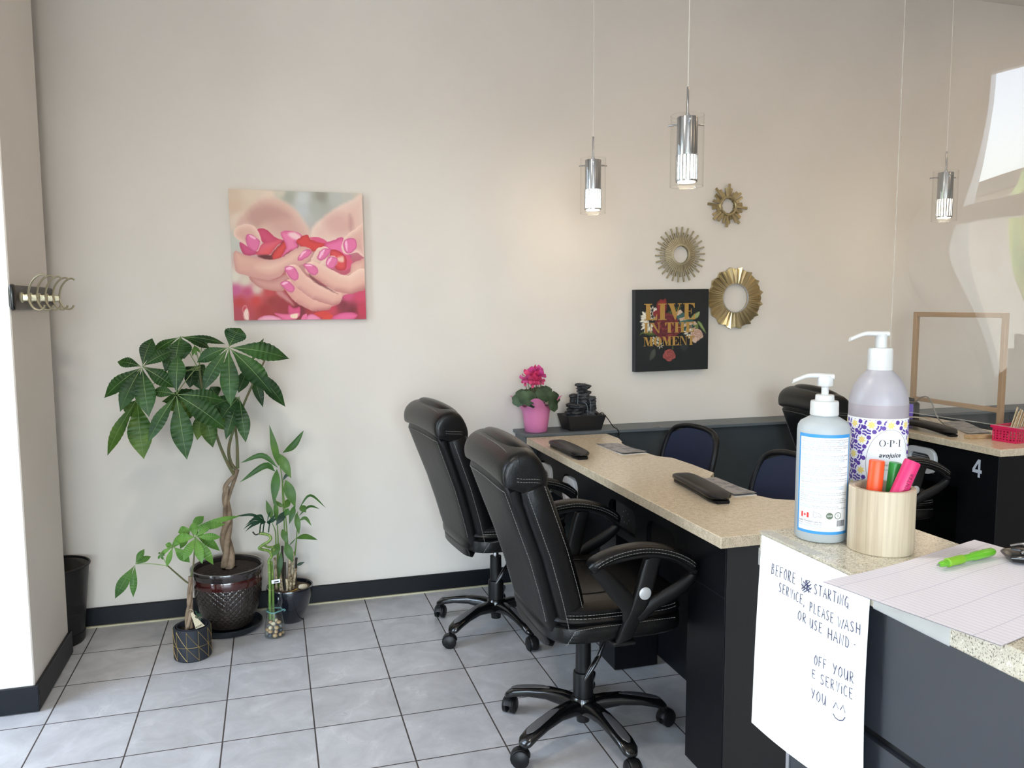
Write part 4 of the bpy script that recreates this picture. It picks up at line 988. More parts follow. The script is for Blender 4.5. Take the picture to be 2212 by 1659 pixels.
# pleated round mirror
m3 = mirror_base('pleated_mirror', 1588, 644, 'largest gold mirror with a folded fan rim, touching the black flower canvas')
vs = []; n = 64
fold = [(.158, .018, .030), (.164, .006, .014), (.171, .020, .034), (.164, .006, .014)]
for k in range(n):
    r, y0, y1 = fold[k % 4]; vs += [ang(k, n, .079, -.020), ang(k, n, r, -y1+.006), ang(k, n, r, -.001), ang(k, n, .079, -.001)]
fs = []
for k in range(n):
    a, b = 4*k, 4*((k+1) % n)
    for q in range(4): fs.append((a+q, a+(q+1) % 4, b+(q+1) % 4, b+q))
obj('pleated_rim', MB().add(vs, fs), M_gold, m3, False)
obj('mirror_glass', disc(.080, .006, .014), M_mirror, m3)
obj('lip', MB().lathe([(.0775, .010), (.0775, .022), (.081, .022), (.081, .010)], 48, (0, 0, 0), False, axis=(0, -1, 0)), M_alu, m3)

# ---- pendant lamps
M_clear = glass_mat('clear_glass_shade', (0.985, 0.985, 0.98), ior=1.45)
M_glow = mat('frosted_bulb', (255, 244, 226), .5, emit=((1.0, .88, .70, 1), 5.0))
M_cord = mat('pale_cord', (228, 224, 216), .5)
M_nickel = mat('satin_nickel', (176, 178, 182), .22, 1.0)
def pendant(x, y, label):
    p = thing('pendant_lamp', label, 'lamp', (x, y, 1.874), 0, 'glass pendant lamps')
    gs_ = obj('glass_shade', MB().lathe([(.0590, 0), (.0590, .249)], 48, cap=False), M_clear, p)
    obj('glass_rim', MB().tube([(.059*math.cos(2*PI*k/48), .059*math.sin(2*PI*k/48), .0) for k in range(48)], .0011, 6, closed=True), M_clear, gs_)
    obj('glass_rim', MB().tube([(.059*math.cos(2*PI*k/48), .059*math.sin(2*PI*k/48), .249) for k in range(48)], .0011, 6, closed=True), M_clear, gs_)
    cy = MB().lathe([(0, .243), (.0365, .243), (.0372, .240), (.0372, .108), (.0345, .108), (.0345, .236), (0, .236)], 40)
    body = obj('chrome_body', cy, M_nickel, p)
    for k in range(18):
        a = 2*PI*k/18; b = .0364; obj('rib', MB().tube([(b*math.cos(a), b*math.sin(a), .020), (b*math.cos(a), b*math.sin(a), .110)], .0030, 6), M_nickel, body)
    obj('lower_ring', MB().lathe([(.034, .016), (.0385, .016), (.0385, .023), (.034, .023)], 40, cap=False), M_nickel, body)
    obj('bulb', MB().lathe([(0, .014), (.030, .014), (.0315, .018), (.0315, .125), (0, .125)], 32), M_glow, p)
    for k in range(3):
        a = .15+k*2*PI/3; d = Vector((math.cos(a), math.sin(a), 0)); obj('pin', MB().tube([d*.036+Vector((0, 0, .222)), d*.074+Vector((0, 0, .222))], .0032, 10), M_nickel, p)
    obj('stem', MB().lathe([(0, .243), (.0075, .243), (.0068, .256), (.0045, .258), (.0045, .347), (.003, .349), (0, .349)], 14), M_nickel, p)
    obj('cord', MB().tube([(0, 0, .347), (.001, .0, .70), (-.001, 0, 1.0), (0, 0, CEIL-1.874-.02)], .0020, 6), M_cord, p)
    obj('canopy', MB().lathe([(0, CEIL-1.874-.03), (.055, CEIL-1.874-.028), (.06, CEIL-1.874-.012), (.06, CEIL-1.874), (0, CEIL-1.874)], 32), M_nickel, p)
    ld = bpy.data.lights.new('pendant_light', 'POINT'); ld.energy = 1.0; ld.color = (1, .74, .46); ld.shadow_soft_size = .03
    lo = bpy.data.objects.new('pendant_light', ld); C.objects.link(lo); lo.location = (x, y, 1.874-.03)
    return p
pendant(1.45, 3.545, 'glass pendant lamp above the far end of the desk, leftmost of three')
pendant(1.45, 2.66, 'glass pendant lamp nearest the camera, hanging over the desk middle')
pendant(3.33, 3.40, 'glass pendant lamp seen through the hanging clear sheet, rightmost of three')

# ---- coat hook rack on the column
rk = thing('coat_hook_rack', 'black coat hook rack with five brass double hooks on the column', 'coat rack', (COL_X, 3.4, 1.484))
M_rack = mat('dark_bronze_plate', (78, 73, 68), .42, .3, bump=(300, .03)); M_brass = mat('brushed_brass', (190, 182, 154), .32, .75)
pl = []
for (y, w, h) in ((-.262, .010, .035), (-.258, .016, .040), (-.250, .017, .0425), (-.240, .0125, .0425), (-.10, .012, .0425), (.10, .012, .0425), (.235, .0125, .0425), (.245, .016, .041), (.252, .012, .036)):
    w *= .62; pl.append(((w, y, 0), (1, 0, 0), (0, 0, 1), w, h, 5))
obj('back_plate', MB().loft(pl, 28), M_rack, rk)
obj('end_cap', MB().loft([((.0105, -.268+dy, 0), (1, 0, 0), (0, 0, 1), w*.55, h, 4) for dy, w, h in ((0, .006, .034), (.003, .014, .042), (.012, .019, .0455), (.022, .017, .045))], 28), M_gloss, rk)
for (px, py) in ((43, 642), (62, 643), (81, 645), (98, 646), (114, 647)):
    y = min(at_x(px, py, -.835).y, 3.63)-3.4; h = MB()
    h.lathe([(0, .022), (.0175, .022), (.019, .026), (.017, .030), (0, .031)], 20, (0, y, 0), axis=(1, 0, 0))
    h.loft([((.028, y, 0), (0, 1, 0), (0, 0, 1), .0070, .0135, 4), ((.036, y, -.001), (0, 1, 0), (0, 0, 1), .006, .012, 4), ((.046, y, 0), (0, 1, 0), (0, 0, 1), .005, .013, 4)], 16)
    up = catmull([(.046, y, .002), (.048, y, .022), (.056, y, .048), (.072, y, .070), (.092, y, .080), (.104, y, .074)], 5)
    dn = catmull([(.046, y, -.004), (.050, y, -.020), (.062, y, -.038), (.080, y, -.044), (.093, y, -.036), (.096, y, -.027)], 5)
    h.tube(up, [.0058]*(len(up)-4)+[.0064, .0068, .0064, .004], 10, flat=.0036, up=(0, 1, 0)); h.tube(dn, .0056, 10, flat=.0036, up=(0, 1, 0))
    obj('hook', h, M_brass, rk)
# ================================================================ PLANTS AND THE CORNER
def leaf_mat(name, c1, c2, rough=0.38):
    m = bpy.data.materials.new(name); m.use_nodes = True; nt = m.node_tree; N = nt.nodes; L = nt.links; b = N['Principled BSDF']
    tc = N.new('ShaderNodeTexCoord'); n = N.new('ShaderNodeTexNoise'); n.inputs['Scale'].default_value = 9; n.inputs['Detail'].default_value = 4; L.new(tc.outputs['Object'], n.inputs['Vector'])
    rp = N.new('ShaderNodeValToRGB'); rp.color_ramp.elements[0].position = .38; rp.color_ramp.elements[0].color = srgb(*c1); rp.color_ramp.elements[1].position = .68; rp.color_ramp.elements[1].color = srgb(*c2)
    L.new(n.outputs['Fac'], rp.inputs[0]); L.new(rp.outputs[0], b.inputs['Base Color']); b.inputs['Roughness'].default_value = rough; b.inputs['Specular IOR Level'].default_value = .26
    tr = N.new('ShaderNodeBsdfTranslucent'); L.new(rp.outputs[0], tr.inputs[0]); mx = N.new('ShaderNodeMixShader'); mx.inputs[0].default_value = .18
    out = N['Material Output']; L.new(b.outputs[0], mx.inputs[1]); L.new(tr.outputs[0], mx.inputs[2]); L.new(mx.outputs[0], out.inputs[0]); return m
M_leafd = leaf_mat('money_tree_leaf', (30, 58, 28), (50, 86, 36)); M_leafl = leaf_mat('young_leaf', (74, 118, 46), (104, 148, 58)); M_leafm = leaf_mat('mid_green_leaf', (46, 84, 32), (70, 112, 44)); M_leafb = leaf_mat('bamboo_leaf', (58, 94, 36), (86, 122, 50)); M_leafdk = leaf_mat('curly_bamboo_leaf', (22, 48, 34), (40, 74, 48)); M_leafy = leaf_mat('yellowing_leaf', (46, 82, 32), (92, 120, 44))
M_rib = mat('leaf_rib', (126, 150, 92), .5)
M_stem = mat('green_stem', (88, 96, 58), .55, vary=(30, (110, 92, 66), .4, .7), bump=(60, .2)); M_trunk = mat('braided_trunk', (146, 126, 104), .75, bump=(40, .5), vary=(22, (104, 86, 68), .4, .65)); M_canes = mat('bamboo_cane', (84, 118, 46), .35, vary=(14, (112, 140, 62), .4, .65)); M_node = mat('cane_node', (176, 170, 110), .6)
M_soil = mat('potting_soil', (36, 28, 24), .95, bump=(70, 1.0), vary=(90, (70, 56, 46), .5, .75))
VIEW = Vector((-math.sin(YAW)*0, -1, .18)).normalized()
def leaflet(mb, base, tip, width, face=None, sag=.12, wave=.0, n=9, shape=.50, rib=None):
    """one blade: folded along its midrib, arched by sag, facing roughly towards 'face'"""
    base, tip = Vector(base), Vector(tip); ax = tip-base; L = ax.length; t_ = ax.normalized()
    f = Vector(face) if face is not None else VIEW.copy(); f = f-t_*f.dot(t_)
    if f.length < 1e-4: f = t_.orthogonal()
    f.normalize(); s_ = t_.cross(f); vs = []; mid = []
    for i in range(n+1):
        u = i/n; w = width*.5*max(.03, (math.sin(PI*min(1, u**(math.log(.5)/math.log(shape)))))**1.15)*(1 if i < n else .0)+.0004
        c = base+ax*u+f*(sag*L*math.sin(PI*u*.95)); mid.append(c)
        rip = wave*math.sin(u*74)*w*min(1, 3*(1-u))
        for k, q in ((-1, 1.0), (-.5, .45), (0, 0), (.5, .45), (1, 1.0)):
            vs.append(c+s_*(k*w)+f*(q*w*.22-(.3*abs(k)**2)*w*.35+rip*abs(k)))
    fs = [(i*5+j, i*5+j+1, (i+1)*5+j+1, (i+1)*5+j) for i in range(n) for j in range(4)]
    mb.add(vs, fs)
    if rib is not None:
        o = mb.cur; mb.cur = 1
        mb.tube([m_+f*.0012 for m_ in mid], [rib*(1-.75*i/n) for i in range(n+1)], 5)
        for i in range(2, n-1):
            pass
        mb.cur = o
def palm(parent, name, cpx, cy, tips, m, stem=None, ribr=.0011, wave=.11, sag=.10):
    """a palmate leaf: leaflets fan out from one point; tips = (px, py, dy, width in px)"""
    c = at_y(cpx[0], cpx[1], cy); mb = MB()
    for (px, py, dy, w) in tips:
        tp = at_y(px, py, cy+dy); k = (tp-c).length
        scale = (O-c).length/F_PX
        leaflet(mb, c+(tp-c)*.03, tp, w*scale*.86, VIEW+Vector((0, 0, .35)), sag, wave, 40, .56, ribr)
    if stem: mb.cur = 1; mb.tube(catmull([c+Vector((0, .004, 0))]+[at_y(*q) for q in stem], 6), .0019, 6); mb.cur = 0
    return obj(name, mb, [m, M_rib], parent, world=True)

# ---- money tree in the embossed pot
PC = Vector((-0.222, 3.755, 0))
mt = thing('money_tree', 'tall braided money tree with broad hand-shaped leaves in the embossed brown pot', 'plant', PC)
pts = []
def P3(px, py, y): return at_y(px, py, y)
base_z = .262
for ph in (0, 2*PI/3, 4*PI/3):
    path = []
    for i, (px, py) in enumerate([(493, 1243), (494, 1222), (492, 1195), (488, 1165), (489, 1140), (493, 1118), (489, 1095), (487, 1072), (490, 1050)]):
        c = P3(px, py, 3.755); r = (.020, .0175, .014, .013, .013, .012, .009, .006, .004)[i]; a = ph+i*1.05
        path.append(c+Vector((math.cos(a)*r, math.sin(a)*r, 0)))
    obj('trunk', MB().tube(catmull(path, 5), [.0175-.0095*min(1, k/38) for k in range(41)], 10), M_trunk, mt, world=True, zmin=.2815)
obj('trunk', MB().tube(catmull([P3(490, 1075, 3.755), P3(486, 1055, 3.75), P3(494, 1040, 3.75), P3(507, 1027, 3.75), P3(512, 1013, 3.755)], 5), [.010]*15+[.011]*6, 10), M_trunk, mt, world=True)
obj('trunk', MB().tube(catmull([P3(492, 1080, 3.765), P3(500, 1055, 3.775), P3(507, 1035, 3.77), P3(513, 1015, 3.757)], 5), .008, 10), M_trunk, mt, world=True)
for st_ in ([(507, 1027, 3.75), (494, 1005, 3.73), (478, 970, 3.71), (466, 935, 3.70), (452, 890, 3.69), (437, 840, 3.69), (432, 805, 3.69), (431, 788, 3.69)],
            [(511, 1016, 3.755), (499, 1000, 3.75), (494, 975, 3.745), (499, 945, 3.74), (512, 912, 3.74), (528, 870, 3.74), (548, 825, 3.74), (566, 790, 3.745), (573, 775, 3.75)],
            [(513, 1012, 3.757), (513, 985, 3.76), (512, 955, 3.76), (509, 925, 3.75), (507, 900, 3.74), (502, 870, 3.72)]):
    obj('stem', MB().tube(catmull([P3(*q) for q in st_], 5), [.0078-.0042*k/(len(st_)*5-5) for k in range(len(st_)*5-4)], 8), M_stem, mt, world=True)
palm(mt, 'leaf', (307, 792), 3.50, [(254, 782, .05, 26), (329, 731, .06, 34), (371, 759, .04, 30), (377, 838, .0, 36), (226, 860, .0, 34), (260, 890, -.06, 36), (322, 901, -.07, 44)], M_leafd, [(340, 797, 3.56), (400, 800, 3.64), (431, 792, 3.69)])
palm(mt, 'leaf', (381, 852), 3.46, [(385, 768, .05, 38), (329, 846, .03, 28), (320, 957, -.06, 30), (404, 993, -.06, 48), (486, 925, -.02, 50), (484, 866, .03, 36)], M_leafd, [(396, 830, 3.54), (420, 800, 3.64), (433, 792, 3.69)])
palm(mt, 'leaf', (494, 750), 3.52, [(519, 709, .06, 52), (625, 776, .0, 46), (587, 850, -.05, 48), (498, 878, -.06, 42), (438, 845, -.03, 34), (426, 783, .02, 34)], M_leafd, [(500, 790, 3.60), (504, 850, 3.70), (502, 872, 3.72)])
palm(mt, 'leaf', (389, 727), 3.62, [(486, 744, .06, 18), (452, 752, .08, 24), (328, 767, .04, 24), (357, 805, -.05, 36), (398, 776, -.03, 42), (378, 795, -.06, 34)], M_leafd, [(405, 755, 3.66), (425, 790, 3.69), (431, 800, 3.69)])
palm(mt, 'leaf', (420, 790), 3.72, [(410, 838, -.03, 30), (434, 842, -.02, 32), (400, 812, .0, 26), (444, 805, .02, 26)], M_leafd, [(428, 800, 3.70)])
palm(mt, 'leaf', (517, 857), 3.60, [(488, 950, -.04, 28), (531, 956, -.05, 32), (456, 880, .02, 30), (478, 905, -.02, 34), (500, 925, .04, 30)], M_leafd, [(514, 872, 3.68), (512, 890, 3.73)])
palm(mt, 'leaf', (540, 790), 3.80, [(515, 849, -.03, 30), (568, 880, -.03, 24), (616, 879, -.02, 34), (570, 731, .05, 12), (520, 800, .02, 30)], M_leafd, [(556, 800, 3.77), (566, 792, 3.75)])
palm(mt, 'leaf', (296, 862), 3.56, [(233, 984, .0, 28), (311, 992, -.06, 52), (276, 900, .02, 36)], M_leafy, [(330, 830, 3.6), (400, 802, 3.66), (432, 800, 3.69)])
palm(mt, 'leaf', (440, 880), 3.72, [(426, 951, -.03, 30), (460, 967, -.03, 36), (490, 930, .0, 30), (372, 905, .02, 40), (352, 880, .03, 30)], M_leafy, [(455, 890, 3.70)])
palm(mt, 'leaf', (470, 860), 3.78, [(440, 905, .0, 38), (480, 915, .0, 40), (508, 890, .0, 30), (455, 835, .0, 34), (350, 868, .02, 46)], M_leafd, [(480, 870, 3.74)])
palm(mt, 'young_leaf', (420, 746), 3.66, [(411, 731, 0, 6), (416, 770, -.02, 7), (424, 769, -.02, 6), (432, 762, 0, 6)], M_leafl, [(427, 770, 3.68), (431, 790, 3.69)], .0006, 0)
palm(mt, 'young_leaf', (440, 724), 3.68, [(448, 745, -.01, 9), (436, 742, .0, 8)], M_leafm, [(434, 760, 3.69), (431, 790, 3.69)], .0006, 0)
# its pot: glazed rim, embossed body, soil, saucer
pot = thing('plant_pot', 'large glossy dark brown pot with embossed pattern and wine red rim on a saucer', 'plant pot', PC)
def embossed_glaze():
    m = mat('embossed_glaze', (44, 36, 33), .20, spec=.7, coat=.6); nt = m.node_tree; N = nt.nodes; L = nt.links; b = N['Principled BSDF']
    tc = N.new('ShaderNodeTexCoord'); sp = N.new('ShaderNodeSeparateXYZ'); L.new(tc.outputs['Object'], sp.inputs[0])
    at2 = N.new('ShaderNodeMath'); at2.operation = 'ARCTAN2'; L.new(sp.outputs[1], at2.inputs[0]); L.new(sp.outputs[0], at2.inputs[1])
    def lin(a, ka, b_, kb):
        x = N.new('ShaderNodeMath'); x.operation = 'MULTIPLY'; x.inputs[1].default_value = ka; L.new(a, x.inputs[0])
        y = N.new('ShaderNodeMath'); y.operation = 'MULTIPLY_ADD'; y.inputs[1].default_value = kb; L.new(b_, y.inputs[0]); L.new(x.outputs[0], y.inputs[2])
        s = N.new('ShaderNodeMath'); s.operation = 'SINE'; L.new(y.outputs[0], s.inputs[0]); q = N.new('ShaderNodeMath'); q.operation = 'ABSOLUTE'; L.new(s.outputs[0], q.inputs[0]); return q.outputs[0]
    z = sp.outputs[2]; A = lin(at2.outputs[0], 15, z, 118); B = lin(at2.outputs[0], 15, z, -118); Cc = lin(at2.outputs[0], 45, z, 0.001)
    mn = N.new('ShaderNodeMath'); mn.operation = 'MINIMUM'; L.new(A, mn.inputs[0]); L.new(B, mn.inputs[1])
    m2 = N.new('ShaderNodeMath'); m2.operation = 'MULTIPLY_ADD'; m2.inputs[1].default_value = .25; L.new(Cc, m2.inputs[0]); L.new(mn.outputs[0], m2.inputs[2])
    bp = N.new('ShaderNodeBump'); bp.inputs['Strength'].default_value = .7; bp.inputs['Distance'].default_value = .004; L.new(m2.outputs[0], bp.inputs['Height']); L.new(bp.outputs[0], b.inputs['Normal']); return m
M_emb = embossed_glaze(); M_wine = mat('wine_glaze', (62, 26, 24), .14, coat=.8); M_rimglaze = mat('rim_glaze', (46, 40, 40), .16, coat=.8); M_saucer = mat('dark_saucer', (26, 32, 38), .35)
obj('body', MB().lathe([(0, .026), (.095, .026), (.108, .045), (.128, .10), (.143, .16), (.148, .205), (.149, .218)], 56), M_emb, pot)
obj('red_band', MB().lathe([(.1485, .216), (.151, .222), (.151, .250), (.149, .256), (.140, .256), (.140, .216)], 56, cap=False), M_wine, pot)
obj('rim', MB().lathe([(.149, .254), (.154, .262), (.154, .268), (.157, .274), (.160, .284), (.158, .292), (.150, .294), (.143, .288), (.141, .262), (.141, .254)], 56, cap=False), M_rimglaze, pot)
obj('soil', MB().lathe([(0, .276), (.06, .280), (.12, .275), (.1405, .270), (.1405, .22), (0, .22)], 40), M_soil, pot)
obj('saucer', MB().lathe([(0, .002), (.128, .002), (.138, .010), (.143, .030), (.139, .032), (.130, .014), (0, .012)], 48), M_saucer, pot)

# ---- young money tree in the small geometric pot
SP = Vector((-0.355, 3.487, 0))
sp_ = thing('plant_pot', 'small matte black pot with gold line triangles, frontmost on the floor', 'plant pot', SP)
M_mblack = mat('matte_black_ceramic', (30, 35, 44), .6); M_goldln = mat('gold_line', (176, 152, 96), .35, .7)
RP = .0735; HP = .133
spb = obj('body', MB().lathe([(0, 0), (.069, 0), (RP, .004), (RP, HP-.003), (RP-.003, HP), (RP-.008, HP), (RP-.009, HP-.03), (0, HP-.03)], 48), M_mblack, sp_)
gl_ = MB(); nseg = 10
def ring_pt(a, z, e=.0006): return Vector(((RP+e)*math.cos(a), (RP+e)*math.sin(a), z))
def arcln(a0, z0, a1, z1): gl_.tube([ring_pt(a0+(a1-a0)*k/8, z0+(z1-z0)*k/8) for k in range(9)], .0010, 5)
hz = HP*.47
for k in range(nseg):
    a = 2*PI*k/nseg+.10; b = a+2*PI/nseg; arcln(a, .004, a, HP-.004); arcln(a, HP-.006, b, hz); arcln(a, hz, b, .006); arcln(a, hz, b, hz)
obj('gold_lines', gl_, M_goldln, spb)
obj('nursery_pot', MB().lathe([(.058, .09), (.061, HP+.002), (.058, HP+.002), (.056, .10)], 36, cap=False), M_mblack, sp_)
obj('soil', MB().lathe([(0, HP-.02), (.03, HP-.016), (.0565, HP-.02), (.0565, .105), (0, .105)], 30), M_soil, sp_)
ym = thing('money_tree_sapling', 'young pale green money tree with a card tag in the small gold-lined pot', 'plant', SP+Vector((0, 0, HP-.02)))
Y0 = 3.487
for ph in (0, 2.1, 4.2):
    path = []
    for i, (px, py) in enumerate([(407, 1358), (408, 1330), (410, 1300), (411, 1270), (412, 1245)]):
        a = ph+i*1.3; c = at_y(px, py, Y0); r = (.010, .008, .006, .0055, .004)[i]; path.append(c+Vector((math.cos(a)*r, math.sin(a)*r, 0)))
    obj('trunk', MB().tube(catmull(path, 5), [.0085-.003*k/20 for k in range(21)], 8), M_trunk, ym, world=True, zmin=.1185)
def stem(pts, r0, r1, par, m=M_stem): p = catmull([at_y(*q) for q in pts], 5); return obj('stem', MB().tube(p, [r0+(r1-r0)*k/(len(p)-1) for k in range(len(p))], 7), m, par, world=True)
stem([(411, 1262, Y0), (400, 1255, 3.48), (380, 1238, 3.46), (362, 1222, 3.44)], .0040, .003, ym); stem([(412, 1248, Y0), (417, 1225, 3.48), (420, 1190, 3.47), (421, 1160, 3.46)], .0045, .002, ym)
palm(ym, 'leaf', (292, 1219), 3.42, [(312, 1186, .03, 14), (326, 1202, .03, 14), (249, 1293, -.03, 24), (288, 1290, -.03, 15)], M_leafm, [(325, 1218, 3.43), (362, 1222, 3.44)], .0007)
palm(ym, 'leaf', (423, 1160), 3.44, [(417, 1128, .03, 20), (457, 1130, .03, 18), (478, 1161, .0, 17), (396, 1212, -.04, 20), (437, 1218, -.05, 20), (461, 1220, -.02, 20), (380, 1165, .03, 22)], M_leafl, [(421, 1175, 3.46)], .0007)
palm(ym, 'leaf', (412, 1142), 3.50, [(440, 1115, .04, 20), (487, 1133, .0, 18), (520, 1115, .03, 12), (370, 1185, -.03, 18), (385, 1150, .02, 20), (475, 1190, .0, 20), (390, 1185, .02, 18)], M_leafl, [(419, 1160, 3.48)], .0007)
palm(ym, 'leaf', (374, 1180), 3.46, [(360, 1225, -.02, 12), (357, 1176, 0, 12), (410, 1215, -.01, 22), (398, 1160, .02, 14), (345, 1200, .01, 9)], M_leafl, [(366, 1205, 3.45), (362, 1222, 3.44)], .0006)
palm(ym, 'young_leaf', (347, 1196), 3.45, [(342, 1208, 0, 5), (352, 1209, 0, 5), (356, 1200, 0, 5), (342, 1194, .0, 5)], M_leafm, [(356, 1212, 3.45), (362, 1222, 3.44)], .0004, 0)
M_card = mat('kraft_card', (186, 174, 146), .8); M_cardtxt = mat('card_ink', (52, 50, 44), .7)
cq = [at_y(415, 1322, 3.415), at_y(435, 1345, 3.405), at_y(442, 1352, 3.405), at_y(423, 1359, 3.41), at_y(412, 1326, 3.415)]
tg = obj('card_tag', MB().add(cq+[p+Vector((.001, .0018, 0)) for p in cq], [(4, 3, 2, 1, 0), (5, 6, 7, 8, 9)]+[(i, (i+1) % 5, 5+(i+1) % 5, 5+i) for i in range(5)]), M_card, ym, False, world=True)
lm = MB(); rr_ = random.Random(4)
for k in range(16):
    b0 = at_y(428+rr_.uniform(-4, 4), 1330+rr_.uniform(-8, 9), 3.403); leaflet(lm, b0, b0+Vector((rr_.uniform(-.012, .012), -.002, rr_.uniform(-.012, .012))), .006, (0, -1, 0), .1, 0, 4)
obj('printed_plant', lm, M_leafdk, tg, world=True)
def text_mesh(txt, size, extrude=.0, align='LEFT', spacing=1.0, shear=0.0, bold=0.0):
    cu = bpy.data.curves.new('t', 'FONT'); cu.body = txt; cu.size = size; cu.align_x = align; cu.space_character = spacing; cu.shear = shear; cu.offset = bold; cu.resolution_u = 2; cu.extrude = extrude
    o = bpy.data.objects.new('t', cu); C.objects.link(o); dg = bpy.context.evaluated_depsgraph_get(); me = bpy.data.meshes.new_from_object(o.evaluated_get(dg))
    vs = [v.co.copy() for v in me.vertices]; fs = [list(p.vertices) for p in me.polygons]
    bpy.data.objects.remove(o); bpy.data.curves.remove(cu); bpy.data.meshes.remove(me); return vs, fs
vs, fs = text_mesh('MONEY', .0082, bold=.0002); e1 = (at_y(440, 1351, 3.404)-at_y(424, 1358, 3.409)).normalized(); e2 = Vector((-.25, 0, .97))
obj('tag_word', MB().add([at_y(423, 1357, 3.4075)+e1*v.x+e2*v.y for v in vs], fs), M_cardtxt, tg, False, world=True)
obj('tag_string', MB().tube(catmull([at_y(405, 1320, 3.475), at_y(410, 1316, 3.45), at_y(416, 1318, 3.42), at_y(418, 1324, 3.413)], 4), .0009, 5), M_card, ym, world=True)

# ---- cluster of lucky bamboo in a dark bowl
LB = Vector((0.045, 3.770, 0))
lp = thing('plant_pot', 'tapered glossy black ceramic bowl pot by the baseboard, behind the glass vase', 'plant pot', LB)
M_blkglaze = mat('black_blue_glaze', (18, 22, 32), .14, coat=.8, bump=(24, .25))
obj('body', MB().lathe([(0, 0), (.050, 0), (.058, .006), (.080, .06), (.098, .12), (.106, .160), (.104, .166), (.098, .164), (.093, .15), (0, .142)], 44), M_blkglaze, lp)
M_gravel = mat('gravel_bed', (120, 104, 84), .9, bump=(120, 1.0), vary=(140, (72, 60, 48), .4, .6))
obj('gravel', MB().lathe([(0, .150), (.05, .153), (.0955, .150), (.09, .14), (0, .14)], 36), M_gravel, lp)
M_pebble = mat('pale_pebble', (206, 196, 174), .6, vary=(40, (176, 160, 134), .4, .6))
pb = obj('pebble', MB().ball((0, 0, 0), .022, .014, .013, 16, 10, jit=.05), M_pebble, None); pbp = at_y(655, 1282, 3.735); pb.location = (pbp.x, 3.735, .164)
tag(pb, 'smooth pale pebble lying in the black bowl of bamboo', 'pebble')
lb = thing('lucky_bamboo', 'bushy lucky bamboo with dry cane stubs and long pointed leaves in the black bowl', 'plant', LB+Vector((0, 0, .15)))
M_dry = mat('dry_cane', (204, 188, 154), .75, vary=(60, (104, 84, 62), .4, .6), bump=(60, .4)); M_drydk = mat('dead_cane', (66, 56, 46), .8, vary=(50, (38, 40, 34), .4, .6))
rr_ = random.Random(11)
for (px0, px1, pt_, dy, mm) in ((598, 594, 1205, 0, M_dry), (603, 600, 1185, .02, M_canes), (607, 606, 1240, -.02, M_dry), (612, 610, 1180, .03, M_drydk), (616, 615, 1215, -.02, M_drydk), (621, 619, 1250, -.03, M_dry), (624, 626, 1200, .0, M_dry), (628, 629, 1245, -.03, M_dry), (631, 634, 1192, .02, M_dry), (634, 639, 1228, -.01, M_dry), (610, 604, 1225, -.035, M_dry), (638, 640, 1205, .03, M_drydk)):
    yb = 3.76+dy; mb = MB(); p0 = at_y(px0, 1284, yb); p0.z = .153; p1 = at_y(px1, pt_, yb); pts_ = [p0.lerp(p1, k/6)+Vector((rr_.uniform(-.001, .001), 0, 0)) for k in range(7)]
    mb.tube(pts_, [.0052 if k % 2 else .0060 for k in range(7)], 8); obj('cane', mb, mm, lb, world=True, zmin=.1556)
for st_ in ([(622, 1205, 3.765), (620, 1150, 3.76), (614, 1085, 3.755), (610, 1040, 3.75), (605, 1005, 3.745), (603, 985, 3.745)], [(618, 1200, 3.765), (610, 1060, 3.76), (612, 1040, 3.75)], [(596, 1190, 3.755), (595, 1150, 3.75), (588, 1130, 3.745)], [(601, 1190, 3.75), (600, 1150, 3.745), (597, 1110, 3.74)], [(637, 1200, 3.775), (640, 1170, 3.77), (642, 1140, 3.765), (643, 1105, 3.76)]):
    stem(st_, .0034, .0018, lb, M_canes)
def blade(base, tip, y, dy, w, m=M_leafb, sag=.06, mid=None):
    mb = MB(); b0 = at_y(*base, y); t0 = at_y(*tip, y+dy); sc = (O-b0).length/F_PX
    if mid:
        m0 = at_y(*mid, y+dy*.5); pts_ = catmull([b0, m0, t0], 5); n = len(pts_)-1; vs = []
        for i, p in enumerate(pts_):
            u = i/n; tt = (pts_[min(i+1, n)]-pts_[max(i-1, 0)]).normalized(); f = VIEW-tt*VIEW.dot(tt); f.normalize(); s_ = tt.cross(f); ww = w*sc*.5*max(.06, math.sin(PI*min(1, max(0, (u-.02))**.9)))*(1 if u < .93 else .35)
            for k in (-1, 0, 1): vs.append(p+s_*k*ww-f*(.3*ww*(1-abs(k))))
        mb.add(vs, [(i*3+j, i*3+j+1, (i+1)*3+j+1, (i+1)*3+j) for i in range(n) for j in range(2)])
    else: leaflet(mb, b0, t0, w*sc, VIEW, sag, 0, 9, .42)
    return obj('leaf', mb, m, lb, world=True)
blade((602, 1006), (582, 918), 3.745, .0, 14); blade((611, 978), (656, 930), 3.745, .02, 14, M_leafm, mid=(634, 962)); blade((603, 980), (629, 1033), 3.745, -.02, 20); blade((600, 1010), (520, 1000), 3.745, .0, 11, M_leafm, mid=(566, 984)); blade((594, 1018), (518, 1042), 3.745, -.02, 13, M_leafm, mid=(572, 1006))
blade((598, 1014), (591, 1090), 3.735, -.03, 18, M_leafm); blade((617, 1037), (638, 1096), 3.735, -.02, 22); blade((611, 1038), (629, 1030), 3.75, .0, 7, M_leafdk, mid=(620, 1026)); blade((588, 1122), (575, 1080), 3.745, .02, 12); blade((597, 1125), (595, 1075), 3.74, .0, 10); blade((613, 1095), (596, 1082), 3.73, .0, 8, M_leafy, mid=(604, 1090)); blade((614, 1098), (626, 1076), 3.75, .03, 14); blade((614, 1104), (628, 1110), 3.73, -.02, 16, M_leafm); blade((636, 1092), (625, 1132), 3.74, -.02, 12, M_leafm); blade((616, 1105), (596, 1135), 3.735, -.02, 14, M_leafdk)
